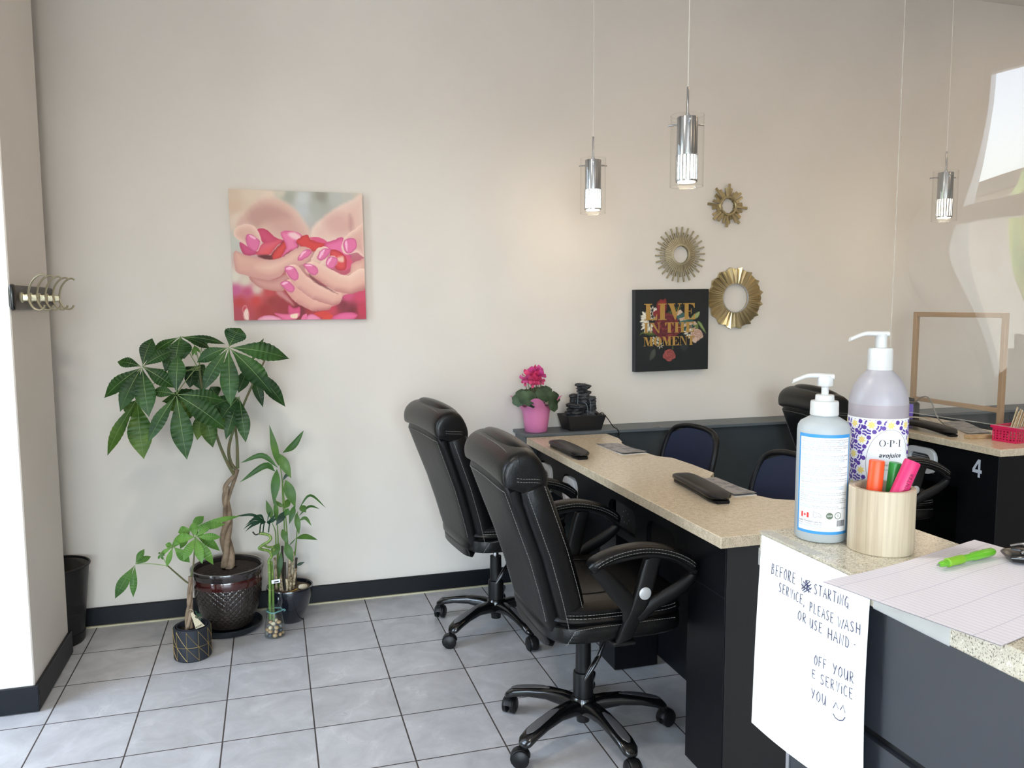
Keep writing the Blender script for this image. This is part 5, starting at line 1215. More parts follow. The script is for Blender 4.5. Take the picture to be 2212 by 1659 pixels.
blade((645, 1100), (704, 1097), 3.765, .02, 5, M_leafm, mid=(670, 1070)); blade((650, 1092), (661, 1107), 3.76, -.02, 14); blade((645, 1115), (690, 1099), 3.77, .02, 5, M_leafm, mid=(668, 1094)); blade((646, 1125), (673, 1136), 3.76, .0, 7, mid=(660, 1119)); blade((640, 1108), (646, 1155), 3.755, -.02, 12); blade((639, 1163), (686, 1166), 3.765, .02, 11, mid=(660, 1159)); blade((625, 1178), (640, 1162), 3.765, 0, 2, M_leafm)
blade((610, 1143), (620, 1175), 3.735, -.02, 13); blade((617, 1172), (632, 1215), 3.73, -.02, 17); blade((603, 1174), (584, 1205), 3.72, -.02, 17); blade((607, 1192), (603, 1248), 3.715, -.02, 10, M_leafy); blade((641, 1221), (658, 1214), 3.77, .0, 6, M_leafdk)
M_twine = mat('yellow_twine', (206, 160, 46), .7)
obj('twine', MB().tube(catmull([at_y(602, 1284, 3.715), at_y(615, 1282, 3.705), at_y(628, 1278, 3.71), at_y(642, 1272, 3.725)], 5), .0016, 6), M_twine, lb, world=True, zmin=.155)
# ---- curly bamboo in a glass vase
GV = Vector((-.026, 3.600, 0))
gv = thing('glass_vase', 'small clear glass vase of pebbles tied with teal ribbon, holding two green canes', 'vase', GV)
obj('glass', MB().lathe([(0, .002), (.043, .002), (.0445, .006), (.0425, .045), (.036, .085), (.0315, .112), (.030, .122), (.034, .140), (.040, .158)], 40, cap=False), glass_mat('vase_glass', (.93, .96, .955), boost=1.5), gv)
M_teal = mat('teal_ribbon', (86, 132, 130), .5)
obj('ribbon', MB().tube([(.0325*math.cos(2*PI*k/24), .0325*math.sin(2*PI*k/24), .117+.002*math.sin(k)) for k in range(24)], .0032, 6, closed=True).tube([(.030, -.014, .117), (.042, -.018, .124), (.047, -.018, .119), (.040, -.016, .114)], .0028, 6), M_teal, gv)
rr_ = random.Random(9); M_pebs = [mat('pebble_%s' % c[0], c[1], .5, bump=(60, .1)) for c in (('tan', (176, 146, 108)), ('grey', (112, 112, 110)), ('cream', (206, 190, 160)), ('slate', (72, 78, 88)))]
npb = 0
for lay in range(4):
    nn = (8, 7, 6, 4)[lay]; z = .013+lay*.0165
    for k in range(nn):
        a = 2*PI*k/nn+lay*.4; r = (.031, .029, .026, .018)[lay]
        o = obj('pebble', MB().ball((0, 0, 0), rr_.uniform(.0095, .012), rr_.uniform(.0085, .0105), rr_.uniform(.0075, .009), 12, 8), M_pebs[rr_.randrange(4)], None)
        o.location = (GV.x+r*math.cos(a), GV.y+r*math.sin(a), z); o.rotation_euler = (rr_.uniform(-.4, .4), rr_.uniform(-.4, .4), rr_.uniform(0, 3)); tag(o, 'rounded pebble at the bottom of the small clear glass vase', 'pebble', 'pebbles in the glass vase')
cb = thing('curly_bamboo', 'two green lucky bamboo canes, one spiralling at the top, in the clear vase', 'plant', GV+Vector((0, 0, .03)))
def cane(pts, r, m=M_canes):
    p = catmull([at_y(*q) for q in pts], 6); c = obj('cane', MB().tube(p, r, 10), m, cb, world=True); nd = MB()
    for i in range(4, len(p)-2, 6):
        t = (p[i+1]-p[i-1]).normalized(); nd.lathe([(r*.9, -.0012), (r*1.13, -.0006), (r*1.13, .0006), (r*.9, .0012)], 12, p[i], False, axis=t)
    obj('node', nd, M_node, c, world=True)
cane([(584, 1338, 3.60), (583, 1300, 3.60), (583, 1262, 3.60), (582, 1225, 3.60), (581, 1212, 3.60), (587, 1200, 3.60), (580, 1190, 3.60), (567, 1187, 3.595), (560, 1184, 3.59), (568, 1177, 3.585), (580, 1170, 3.58), (585, 1162, 3.58), (580, 1156, 3.585), (570, 1153, 3.59), (560, 1152, 3.595)], .0062)
cane([(591, 1340, 3.61), (590, 1300, 3.61), (589, 1262, 3.61), (588, 1230, 3.61), (586, 1212, 3.61)], .0052)
cane([(570, 1178, 3.60), (580, 1182, 3.605), (590, 1182, 3.61), (592, 1190, 3.612)], .005)
obj('twig', MB().tube(catmull([at_y(559, 1153, 3.595), at_y(552, 1155, 3.595), at_y(546, 1149, 3.595)], 4), [.003]*5+[.0035]*4, 6), M_drydk, cb, world=True)
for (bx, tx, ty, w, mx_, my_) in ((566, 530, 1135, 6, 550, 1121), (566, 526, 1143, 6, 545, 1129), (564, 530, 1148, 6, 545, 1135), (570, 545, 1112, 8, 556, 1120), (572, 555, 1112, 8, 566, 1116), (575, 500, 1117, 6, 545, 1112), (574, 560, 1142, 7, 564, 1130), (578, 596, 1110, 7, 590, 1118), (580, 598, 1120, 8, 590, 1124), (577, 585, 1105, 8, 580, 1115), (570, 538, 1126, 8, 555, 1118), (576, 582, 1140, 8, 582, 1130)):
    mb = MB(); b0 = at_y(bx, 1128, 3.59); m0 = at_y(mx_, my_, 3.58); t0 = at_y(tx, ty, 3.57); p = catmull([b0, m0, t0], 5); n = len(p)-1; vs = []
    for i, q in enumerate(p):
        u = i/n; ww = w*.0021*.5*max(.08, math.sin(PI*u**.8))
        for k in (-1, 0, 1): vs.append(q+Vector((0, -.002*(1-abs(k)), k*ww)))
    mb.add(vs, [(i*3+j, i*3+j+1, (i+1)*3+j+1, (i+1)*3+j) for i in range(n) for j in range(2)]); obj('leaf', mb, M_leafdk, cb, world=True)
for (bx, by) in ((561, 1152), (568, 1150), (580, 1150)): obj('shoot', MB().tube(catmull([at_y(bx, by, 3.59), at_y(bx+1, by-10, 3.59), at_y(bx+3, 1128, 3.59)], 4), .0028, 6), M_leafdk, cb, world=True)
M_tagw = mat('white_label', (226, 226, 230), .5); lt = obj('price_label', MB().box(0, .036, -.0012, .0, 0, .016), M_tagw, cb); q_ = at_y(587, 1261, 3.588); lt.location = Vector((q_.x, 3.588, q_.z))-cb.location; lt.rotation_euler = (0, -.06, 0)
obj('barcode', MB().box(.010, .030, -.0016, -.0011, .004, .009), M_cardtxt, lt, False)

# ---- waste bin in the recess
M_binm = mat('black_wire_mesh', (20, 20, 22), .5, .3)
def mesh_bin_mat():
    m = bpy.data.materials.new('perforated_mesh'); m.use_nodes = True; nt = m.node_tree; N = nt.nodes; b = N['Principled BSDF']; b.inputs['Base Color'].default_value = srgb(24, 24, 26); b.inputs['Roughness'].default_value = .45
    tr = N.new('ShaderNodeBsdfTransparent'); mx = N.new('ShaderNodeMixShader'); mx.inputs[0].default_value = .80; out = N['Material Output']
    nt.links.new(tr.outputs[0], mx.inputs[1]); nt.links.new(b.outputs[0], mx.inputs[2]); nt.links.new(mx.outputs[0], out.inputs[0]); return m
BN = Vector((-.928, 3.805, 0))
bn = thing('waste_bin', 'round black wire mesh waste bin in the gap behind the column', 'bin', BN)
obj('mesh_wall', MB().lathe([(.100, .004), (.134, .338)], 48, cap=False), mesh_bin_mat(), bn)
obj('rim', MB().tube([(.135*math.cos(2*PI*k/40), .135*math.sin(2*PI*k/40), .340) for k in range(40)], .0055, 8, closed=True), M_binm, bn)
obj('base', MB().lathe([(0, 0), (.099, 0), (.103, .006), (.107, .045), (.105, .045), (.100, .008), (0, .008)], 40), M_binm, bn)
lin_ = MB(); lin_.lathe([(0, .012), (.094, .012), (.106, .10), (.108, .13), (.09, .118), (.05, .11), (0, .112)], 24); rr_ = random.Random(2)
lin_.v = [v+Vector((rr_.uniform(-.004, .004), rr_.uniform(-.004, .004), rr_.uniform(-.006, .006)*(1 if v.z > .05 else 0))) for v in lin_.v]
bag = obj('bin_bag', lin_, mat('grey_plastic_bag', (74, 70, 66), .4), None); bag.location = BN; tag(bag, 'crumpled grey plastic bag inside the wire mesh bin', 'bag')
# ================================================================ ON THE RECEPTION COUNTER
def plastic(name, col, rough=.35, trans=.35, sss=0):
    m = bpy.data.materials.new(name); m.use_nodes = True; nt = m.node_tree; N = nt.nodes; b = N['Principled BSDF']; b.inputs['Base Color'].default_value = srgb(*col); b.inputs['Roughness'].default_value = rough
    t = N.new('ShaderNodeBsdfTranslucent'); t.inputs[0].default_value = srgb(*col); mx = N.new('ShaderNodeMixShader'); mx.inputs[0].default_value = trans
    nt.links.new(b.outputs[0], mx.inputs[1]); nt.links.new(t.outputs[0], mx.inputs[2]); nt.links.new(mx.outputs[0], N['Material Output'].inputs[0]); return m
M_milky = plastic('milky_plastic', (208, 214, 216), .3, .4); M_pump = plastic('white_pump_plastic', (222, 222, 220), .4, .2); M_lotion = plastic('milky_lotion_bottle', (196, 192, 198), .3, .35); M_lotion2 = plastic('lotion_fill', (184, 174, 180), .3, .25)
M_paper = mat('label_paper', (236, 236, 238), .55); M_blue = mat('label_blue', (52, 140, 204), .5); M_ink = mat('label_ink', (44, 46, 52), .6); M_inkb = mat('label_blue_ink', (74, 134, 184), .6); M_red = mat('flag_red', (206, 52, 44), .6); M_grn = mat('seal_green', (92, 104, 84), .6)
M_purple = mat('label_purple', (88, 58, 150), .5); M_yel = mat('label_yellow', (232, 210, 128), .5)
def yaw_to_cam(x, y): return math.atan2(-y, -x)        # direction from a thing at (x, y) towards the camera
def wrap(vs, R, u0, z0, dr=.0004):
    """flat label coordinates (x right, y up) bent around a bottle of radius R; angle 0 faces local -Y"""
    out = []
    for v in vs:
        a = (v[0]+u0)/R; out.append(Vector((math.sin(a)*(R+dr), -math.cos(a)*(R+dr), z0+v[1])))
    return out
def wrap_poly(mb, pts, R, dr, steps=6):
    """filled flat polygon on the label"""
    cx = sum(p[0] for p in pts)/len(pts); cy = sum(p[1] for p in pts)/len(pts); n = len(pts)
    mb.add(wrap([(cx, cy)]+list(pts), R, 0, 0, dr), [(0, 1+i, 1+(i+1) % n) for i in range(n)])
def wrap_rect(mb, x0, x1, y0, y1, R, dr, n=16):
    vs = [(x0+(x1-x0)*i/n, y) for i in range(n+1) for y in (y0, y1)]; mb.add(wrap(vs, R, 0, 0, dr), [(2*i, 2*i+2, 2*i+3, 2*i+1) for i in range(n)])
def wrap_text(mb, txt, size, x, y, R, dr=.0006, align='LEFT', spacing=1.0, shear=0, bold=0.0, width=None):
    vs, fs = text_mesh(txt, size, align=align, spacing=spacing, shear=shear, bold=bold)
    if width and vs:
        w = max(v.x for v in vs); k = width/w
        for v in vs: v.x *= k
    mb.add(wrap([(v.x+x, v.y+y) for v in vs], R, 0, 0, dr), fs)
def pump(par, z, neck_r, s=1.0, kind=0):
    """pump head above height z; the spout points to local -X"""
    mb = MB()
    if kind == 0:
        obj('collar', MB().lathe([(neck_r, z), (neck_r*1.02, z+.0005), (neck_r*1.0, z+.019), (neck_r*.96, z+.0215), (neck_r*.68, z+.022), (neck_r*.66, z+.030), (neck_r*.6, z+.031), (0, z+.031)], 36), M_pump, par)
        obj('pump_stem', MB().lathe([(.0055, z+.028), (.0053, z+.042), (.0062, z+.043), (.0062, z+.0455), (0, z+.046)], 20), M_pump, par); zt = z+.0445; hr, hh = .0115, .018
    else:
        obj('collar', MB().lathe([(neck_r, z), (neck_r*1.01, z+.003), (neck_r, z+.032), (neck_r*.93, z+.0355), (neck_r*.5, z+.036), (0, z+.036)], 40), M_pump, par)
        obj('pump_stem', MB().lathe([(.0090, z+.034), (.0088, z+.054), (0, z+.054)], 24), M_pump, par); zt = z+.0525; hr, hh = .0095, .006
    hd = MB().lathe([(hr*.95, zt), (hr, zt+.001), (hr, zt+hh*.75), (hr*.9, zt+hh*.86), (0, zt+hh*.9)], 28)
    L = .047*s if kind == 0 else .050*s
    pts = catmull([(hr*1.05, 0, zt+hh*.78), (.004, 0, zt+hh*.80), (-.012, 0, zt+hh*.86), (-.028*s, 0, zt+hh*.78), (-L, 0, zt+hh*.78-.0085)], 5); n = len(pts)
    hd.loft([(p, (0, 1, 0), (.25*(i/n), 0, 1), (.0088-.0040*(i/n)), (.0044-.0012*(i/n)), 2.6) for i, p in enumerate(pts)], 18)
    obj('pump_head', hd, M_pump, par)
def face_rot(x, y, extra=0.0): return math.atan2(y, x)-PI/2+PI+PI+extra      # local -Y turned towards the camera
# ---- sanitizer bottle
BX, BY = .806, 1.036; R1 = .0385
sb = thing('sanitizer_bottle', 'clear pump bottle of hand sanitizer with blue-framed label, left on the counter ledge', 'bottle', (BX, BY, RZ), math.atan2(-BX, BY)+.10)
obj('body', MB().lathe([(0, 0), (.033, 0), (.037, .002), (R1, .007), (R1, .168), (.0375, .176), (.034, .182), (.024, .188), (.0185, .191), (.018, .196), (0, .196)], 56), M_milky, sb)
pump(sb, .192, .0205, 1.0, 0)
lb1 = MB(); wrap_rect(lb1, -.043, .043, .0150, .1665, R1, .0004, 24); lab = obj('label', lb1, M_blue, sb)
lb2 = MB(); wrap_rect(lb2, -.0395, .0395, .0195, .1615, R1, .0006, 24); obj('label_panel', lb2, M_paper, lab)
kb = MB(); kk = MB(); kr = MB(); kg = MB()
LINES = [('b', 'DIRECTIONS FOR USE:', 'Spray a palmful of handrub and cover'), ('k', '', 'Gently rub your hands until dry. Repeat if necessary. Can be used'), ('b', 'DO NOT RINSE. HANDS AND SKIN FOLLOWING ADULT SUPERVISION.', ''), ('b', "MODE D'EMPLOI:", 'Vaporisez une quantite suffisante du produit'), ('k', '', "main. Frottez vigoureusement jusqu'a l'evaporation totale. Le"), ('k', '', 'peut etre vaporise sur des surfaces solides.'), ('b', 'NE PAS RINCER. AVERTIR DE SURVEILLER LES ADULTES SUR UN', ''), ('', '', ''),
         ('b', 'INGREDIENTS:', 'Ethanol, glycerol, hydrogen peroxide, distilled'), ('b', 'ETHANOL, NON ORIGINE, USAGE AND PLANT BASED.', ''), ('b', 'INGREDIENTS:', "Ethanol, glycerol, peroxyde d'hydrogene, eau"), ('b', "L'ETHANOL EST SANS ORIGINE, USAGE ET PLANTES", ''), ('', '', ''), ('c', 'NO COLOR, NO FRAGRANCE', ''), ('k', '', '          75% Ethanol is proven to kill a variety of germs'), ('k', '', '    WHO (World Health Organization) Recommended'), ('c', 'SANS TEINTURE, ET NON PARFUME', ''), ('k', '', "Il est prouve qu'une solution qui contient 75% d'ethanol tue"), ('k', '', "La formulation est recommandee par l'OMS (Organisation"), ('', '', ''),
         ('b', 'CAUTION:', 'May irritate Eyes, Maybe harmful if swallowed. For'), ('b', 'MISE EN GARDE:', 'Peut irriter les yeux. Peut etre nocif si avale'), ('k', '', 'usage externe seulement.'), ('', '', ''), ('b', 'KEEP OUT OF THE REACH OF CHILDREN & PETS', ''), ('b', 'GARDEZ HORS DE LA PORTEE DES ENFANTS ET DES ANIMAUX', ''), ('', '', ''), ('b', 'FIRST AID MEASURES:', 'In case of contact with eyes, rinse with'), ('k', '', 'water for 10-15 mins. If swallowed, drink plenty of water'), ('k', '', 'immediately.'), ('b', 'MESURES DE PREMIERS SOINS:', 'En cas de contact'), ('k', '', "abondamment les yeux a l'eau pour 10 a 15 minutes. Si avale"), ('k', '', 'beaucoup d\'eau et consultez un medecin immediatement.'), ('', '', ''), ('b', 'FLAMMABLE:', 'keep away from flame and heat'), ('b', 'INFLAMMABLE:', "Gardez loin du feu et a l'abri de source de chaleur")]
yy = .1575; dy_ = .00296; szt = .0031
for (k, a, b_) in LINES:
    if k == 'c': wrap_text(kb, a, szt, 0, yy, R1, align='CENTER')
    else:
        x = -.0375
        if a: w_ = min(.068, len(a)*.00178); wrap_text(kb, a, szt, x, yy, R1, width=w_); x += w_+.0012
        if b_.strip():
            lead = (len(b_)-len(b_.lstrip()))*.0012; wrap_text(kk, b_.strip(), szt, x+lead, yy, R1, width=min(.0375-x-lead, len(b_.strip())*.00140))
    yy -= dy_
fx, fz = -.034, .0385
wrap_rect(kr, fx, fx+.0032, fz, fz+.008, R1, .0008, 2); wrap_rect(kr, fx+.0096, fx+.0128, fz, fz+.008, R1, .0008, 2)
wrap_poly(kr, [(fx+.0064+.0026*r*math.sin(a), fz+.0042+.0028*r*math.cos(a)) for a, r in [(k*2*PI/14, (1.0 if k % 2 == 0 else .5)) for k in range(14)]], R1, .0008)
wrap_text(kk, 'MADE IN CANADA', .0017, fx+.0005, fz-.0022, R1); wrap_text(kk, 'FABRIQUE AU CANADA', .0017, fx-.0012, fz-.0042, R1)
bun = [(-.0145, .0405), (-.0146, .0435), (-.0138, .0462), (-.0146, .0482), (-.0132, .0498), (-.0128, .0478), (-.0112, .0492), (-.0110, .0472), (-.0060, .0470), (-.0040, .0450), (-.0030, .0425), (-.0036, .0405), (-.0052, .0405), (-.0054, .0420), (-.0094, .0420), (-.0098, .0405)]
kk.tube(wrap(bun, R1, 0, 0, .0008), .00022, 4, closed=True); wrap_text(kk, 'NOT TESTED', .0017, -.0135, .0382, R1); wrap_text(kk, 'ON ANIMALS', .0017, -.0135, .0362, R1)
wrap_poly(kg, [(.0085+.0052*math.cos(k*PI/12), .0438+.0052*math.sin(k*PI/12)) for k in range(24)], R1, .0008)
kw = MB(); wrap_text(kw, 'GMP', .0038, .0085, .0425, R1, .0010, 'CENTER')
kg.tube(wrap([(.0215+.0050*math.cos(k*PI/12), .0440+.0050*math.sin(k*PI/12)) for k in range(24)], R1, 0, 0, .0008), .0005, 4, closed=True); wrap_text(kg, 'V', .0062, .0215, .0420, R1, .0008, 'CENTER')
wrap_text(kk, 'Alpha Cleantech Labs Inc.', .0040, -.0385, .0322, R1, bold=.00006, width=.037); wrap_text(kk, 'British Columbia, CANADA', .0038, -.0385, .0288, R1, width=.0365); wrap_text(kb, 'www.alphacleantech.com', .0038, -.0385, .0256, R1, width=.036)
rb_ = random.Random(1); x = .0200
while x < .034: w_ = rb_.choice((.0004, .0006, .0010)); wrap_rect(kk, x, x+w_, .0275, .0370, R1, .0008, 1); x += w_+rb_.choice((.0004, .0007))
obj('label_print', kk, M_ink, lab, False); obj('label_print', kb, M_inkb, lab, False); obj('label_print', kr, M_red, lab, False); obj('label_print', kg, M_grn, lab, False); obj('label_print', kw, M_paper, lab, False)

# ---- large lotion bottle
LX, LY = .909, 1.040; R2 = .0436
lo_ = thing('lotion_bottle', 'tall white pump lotion bottle with purple star lattice label, behind the wooden cup', 'bottle', (LX, LY, RZ), math.atan2(-LX, LY)+.36)
obj('body', MB().lathe([(0, 0), (.039, 0), (.042, .003), (R2, .010), (R2, .187), (.0437, .1875), (.0436, .206)], 64, cap=True), M_lotion2, lo_)
obj('shoulder', MB().lathe([(.0435, .2055), (.0427, .214), (.0404, .224), (.0368, .234), (.0315, .243), (.0262, .2495), (.0212, .254), (.0192, .258), (0, .258)], 64), M_lotion, lo_)
pump(lo_, .2565, .0182, .95, 1)
l1 = MB(); wrap_rect(l1, -.088, .088, .030, .186, R2, .0005, 48); lab2 = obj('label', l1, M_paper, lo_)
pp = MB(); py_ = MB(); pk = MB()
def star(cx, cy, r, n, inner, a0=0): return [(cx+(r if k % 2 == 0 else r*inner)*math.sin(a0+k*PI/n), cy+(r if k % 2 == 0 else r*inner)*math.cos(a0+k*PI/n)) for k in range(2*n)]
MX0, MZ0, MRX, MRZ = .004, .117, .0345, .0525                # the oval medallion
def outside(x, y, e=.003): return ((x-MX0)/(MRX+e))**2+((y-MZ0)/(MRZ+e))**2 > 1
step = .0305
for i in range(-4, 5):
    for j in range(0, 7):
        cx = i*step*.90+(step*.45 if j % 2 else 0)+.0035; cy = .176-j*step*.78
        if abs(cx) > .084 or cy < .034: continue
        if outside(cx, cy): wrap_poly(py_, star(cx, cy, .0068, 7, .55), R2, .0009)
        for k in range(8):                                    # hexagons and bent bars arranged around every star
            a = k*PI/4+PI/8; hx, hy = cx+.0112*math.cos(a), cy+.0112*math.sin(a)
            if k % 2 == 0 and outside(hx, hy) and .034 < hy < .1815 and abs(hx) < .086: wrap_poly(pp, [(hx+.0037*math.cos(a+q*PI/3), hy+.0037*math.sin(a+q*PI/3)) for q in range(6)], R2, .0008)
            if k % 2:
                for (r, w) in ((.0094, .0021), (.0134, .0021)):
                    c_ = []
                    for t in (-.36, 0, .36): c_.append((cx+r*math.cos(a+t)*(1.06 if t == 0 else 1), cy+r*math.sin(a+t)*(1.06 if t == 0 else 1)))
                    if all(outside(*q) and .034 < q[1] < .1825 and abs(q[0]) < .087 for q in c_):
                        for (p0, p1) in ((c_[0], c_[1]), (c_[1], c_[2])):
                            dx, dy2 = p1[0]-p0[0], p1[1]-p0[1]; Ln = math.hypot(dx, dy2); nx, ny = -dy2/Ln*w*.6, dx/Ln*w*.6
                            wrap_poly(pp, [(p0[0]-nx, p0[1]-ny), (p1[0]-nx, p1[1]-ny), (p1[0]+nx, p1[1]+ny), (p0[0]+nx, p0[1]+ny)], R2, .0008)
for k in range(22): wrap_rect(pk, -.084+k*.008, -.081+k*.008, .1832, .1837, R2, .0009, 2)
pk.tube(wrap([(MX0+MRX*math.cos(k*PI/30), MZ0+MRZ*math.sin(k*PI/30)) for k in range(60)], R2, 0, 0, .0007), .00022, 4, closed=True)
# O.P.I in hairline-and-stem capitals
def quad(x0, y0, x1, y1): wrap_poly(pk, [(x0, y0), (x1, y0), (x1, y1), (x0, y1)], R2, .0009)
lz, lh = .1435, .0105; ox = -.0125
for k in range(28):
    a, b_ = 2*PI*k/28, 2*PI*(k+1)/28; f = lambda t, rx, ry: (ox+.0045+rx*math.cos(t), lz+lh/2+ry*math.sin(t))
    wrap_poly(pk, [f(a, .0047, .0053), f(b_, .0047, .0053), f(b_, .0031, .0049), f(a, .0031, .0049)], R2, .0009)
def dot_(cx): wrap_poly(pk, [(cx+.0009*math.cos(k*PI/6), lz+lh/2+.0009*math.sin(k*PI/6)) for k in range(12)], R2, .0009)
dot_(-.0005); quad(.0028, lz, .0046, lz+lh); quad(.0018, lz, .0058, lz+.0004); quad(.0018, lz+lh-.0004, .0062, lz+lh)
for k in range(12):
    a, b_ = -PI/2+PI*k/12, -PI/2+PI*(k+1)/12; f = lambda t, rx, ry: (.0060+rx*math.cos(t), lz+lh*.735+ry*math.sin(t))
    wrap_poly(pk, [f(a, .0036, .00265), f(b_, .0036, .00265), f(b_, .0018, .0023), f(a, .0018, .0023)], R2, .0009)
dot_(.0130); quad(.0176, lz, .0192, lz+lh); quad(.0162, lz, .0206, lz+.0004); quad(.0162, lz+lh-.0004, .0206, lz+lh)
quad(-.014, .1375, .0225, .1378); wrap_text(pk, 'avojuice', .0098, .0042, .1272, R2, .0009, 'CENTER', 1.05, .25, .00022)
for k, t in enumerate(('hand & body lotion', 'lotion mains et corps')): wrap_text(pk, t, .0035, .0042, .114-k*.007, R2, .0009, 'CENTER')
obj('label_print', pp, M_purple, lab2, False); obj('label_print', py_, M_yel, lab2, False); obj('label_print', pk, M_ink, lab2, False)

# ---- wooden pen cup and markers
CX, CY = .852, .960; RC = .0455; HC = .094
def wood_staves():
    m = bpy.data.materials.new('pale_wood'); m.use_nodes = True; nt = m.node_tree; N = nt.nodes; L = nt.links; b = N['Principled BSDF']; b.inputs['Roughness'].default_value = .55
    tc = N.new('ShaderNodeTexCoord'); sp = N.new('ShaderNodeSeparateXYZ'); L.new(tc.outputs['Object'], sp.inputs[0]); at2 = N.new('ShaderNodeMath'); at2.operation = 'ARCTAN2'; L.new(sp.outputs[1], at2.inputs[0]); L.new(sp.outputs[0], at2.inputs[1])
    mu = N.new('ShaderNodeMath'); mu.operation = 'MULTIPLY'; mu.inputs[1].default_value = 2.1; L.new(at2.outputs[0], mu.inputs[0]); fl_ = N.new('ShaderNodeMath'); fl_.operation = 'FLOOR'; L.new(mu.outputs[0], fl_.inputs[0])
    wn_ = N.new('ShaderNodeTexWhiteNoise'); wn_.noise_dimensions = '1D'; L.new(fl_.outputs[0], wn_.inputs['W'])
    rp = N.new('ShaderNodeValToRGB'); rp.color_ramp.elements[0].color = srgb(180, 164, 140); rp.color_ramp.elements[1].color = srgb(206, 192, 168); L.new(wn_.outputs['Value'], rp.inputs[0])
    mp = N.new('ShaderNodeMapping'); mp.inputs['Scale'].default_value = (1, 1, .04); L.new(tc.outputs['Object'], mp.inputs[0]); n = N.new('ShaderNodeTexNoise'); n.inputs['Scale'].default_value = 190; n.inputs['Detail'].default_value = 4; L.new(mp.outputs[0], n.inputs['Vector'])
    r2 = N.new('ShaderNodeValToRGB'); r2.color_ramp.elements[0].position = .35; r2.color_ramp.elements[0].color = (.82, .80, .77, 1); r2.color_ramp.elements[1].position = .6; r2.color_ramp.elements[1].color = (1, 1, 1, 1); L.new(n.outputs['Fac'], r2.inputs[0])
    mx = N.new('ShaderNodeMix'); mx.data_type = 'RGBA'; mx.blend_type = 'MULTIPLY'; mx.inputs[0].default_value = 1; L.new(rp.outputs[0], mx.inputs[6]); L.new(r2.outputs[0], mx.inputs[7]); L.new(mx.outputs[2], b.inputs['Base Color']); return m
M_wood = wood_staves(); M_woodin = mat('wood_inside', (170, 120, 92), .7)
cup = thing('pen_cup', 'round pale wooden pen cup holding three markers on the counter ledge', 'cup', (CX, CY, RZ), 1.2)
obj('wall', MB().lathe([(0, 0), (RC-.0015, 0), (RC, .0015), (RC, HC-.001), (RC-.001, HC), (RC-.0075, HC), (RC-.0085, HC-.002), (RC-.0085, .008), (0, .008)], 56), M_wood, cup)
def marker(name, label, base, top, r, m, taper=0.0, ridge=None):
    b0, t0 = Vector(base), Vector(top); ax = (t0-b0); L = ax.length; ax.normalize(); t = thing(name, label, 'marker', b0, 0, 'highlighter markers in the cup')
    prof = [(0, 0), (r*.9, 0), (r*.95, L*.45), (r*.95, L*.56)]; obj('barrel', MB().lathe(prof+[(0, L*.56)], 28, (0, 0, 0), axis=ax), m, t)
    obj('cap', MB().lathe([(0, L*.565), (r*(1-.18*taper*2.2), L*.565), (r*(1-.16*taper*2.2), L*.60), (r*1.0, L*.985), (r*.93, L), (0, L)], 28, (0, 0, 0), axis=ax), m, t); return t, ax, L
M_or = mat('orange_plastic', (240, 84, 36), .4); M_gr = mat('green_plastic', (44, 146, 62), .38); M_mg = mat('magenta_plastic', (206, 40, 104), .42)
def cpt(dx, dy, z): return (CX+dx, CY+dy, RZ+z)
# local frame towards the picture: right = e_r, away = e_a
e_r = Vector((LY, -LX, 0)).normalized(); e_a = Vector((LX, LY, 0)).normalized()
def cw(r, a, z): v = Vector((CX, CY, RZ+z))+e_r*r+e_a*a; return v
marker('marker', 'orange marker standing in the wooden cup', cw(-.015, .001, .0105), cw(-.0085, .006, .131), .0108, M_or)
marker('marker', 'green marker with flared cap in the wooden cup', cw(.004, .022, .0105), cw(.0165, .024, .126), .0088, M_gr, .5)
tm, ax, L = marker('marker', 'magenta marker leaning right in the wooden cup', cw(-.006, -.024, .0125), cw(.0385, .006, .133), .0115, M_mg)
vs, fs = text_mesh('POINTER', .0075, spacing=1.2, bold=.0001)
side = ax.cross(Vector((-e_a.x, -e_a.y, 0))).normalized(); nrm = side.cross(ax).normalized()
tx = MB()
for v in vs: pass
tx.add([ax*(L*.60+v.x)+(side*math.sin(-(v.y-.002)/.0117+.55)+(-nrm if nrm.dot(e_a) > 0 else nrm)*math.cos(-(v.y-.002)/.0117+.55))*.01175 for v in vs], fs)
obj('barrel_print', tx, mat('dark_magenta_ink', (120, 20, 60), .6), tm, False)

# ---- handwritten sign taped to the front edge
M_sheet = mat('sign_paper', (246, 246, 246), .7); M_pen = mat('pen_ink', (38, 42, 84), .6); M_tape = mat('clear_tape', (222, 222, 216), .25, alpha=.30)
SX, SY1, SZ1, SW, SH = RX0-.0022, 1.086, RZ-.004, .2435, .310
sg_ = thing('paper_sign', 'handwritten white paper sign taped to the front edge of the reception counter', 'sign', (SX, SY1, SZ1))
def sp(u, v, e=0.0):
    """u along the sheet from its far (left) edge, v down; the sheet bows out and its lower edge curls"""
    return Vector((-.004*math.sin(PI*min(1, v/SH))-.010*(v/SH)**2*(1-u/SW)-.003*math.sin(u*22)*(v/SH)-e, -u, -v))
gs, gn = 24, 16; vs = [sp(SW*i/gn, SH*j/gs) for j in range(gs+1) for i in range(gn+1)]; nv = len(vs); vs += [v+Vector((.0004, 0, 0)) for v in vs]
fs = [(j*(gn+1)+i, j*(gn+1)+i+1, (j+1)*(gn+1)+i+1, (j+1)*(gn+1)+i) for j in range(gs) for i in range(gn)]; fs += [tuple(q+nv for q in f[::-1]) for f in fs]
sheet = obj('sheet', MB().add(vs, fs), M_sheet, sg_)
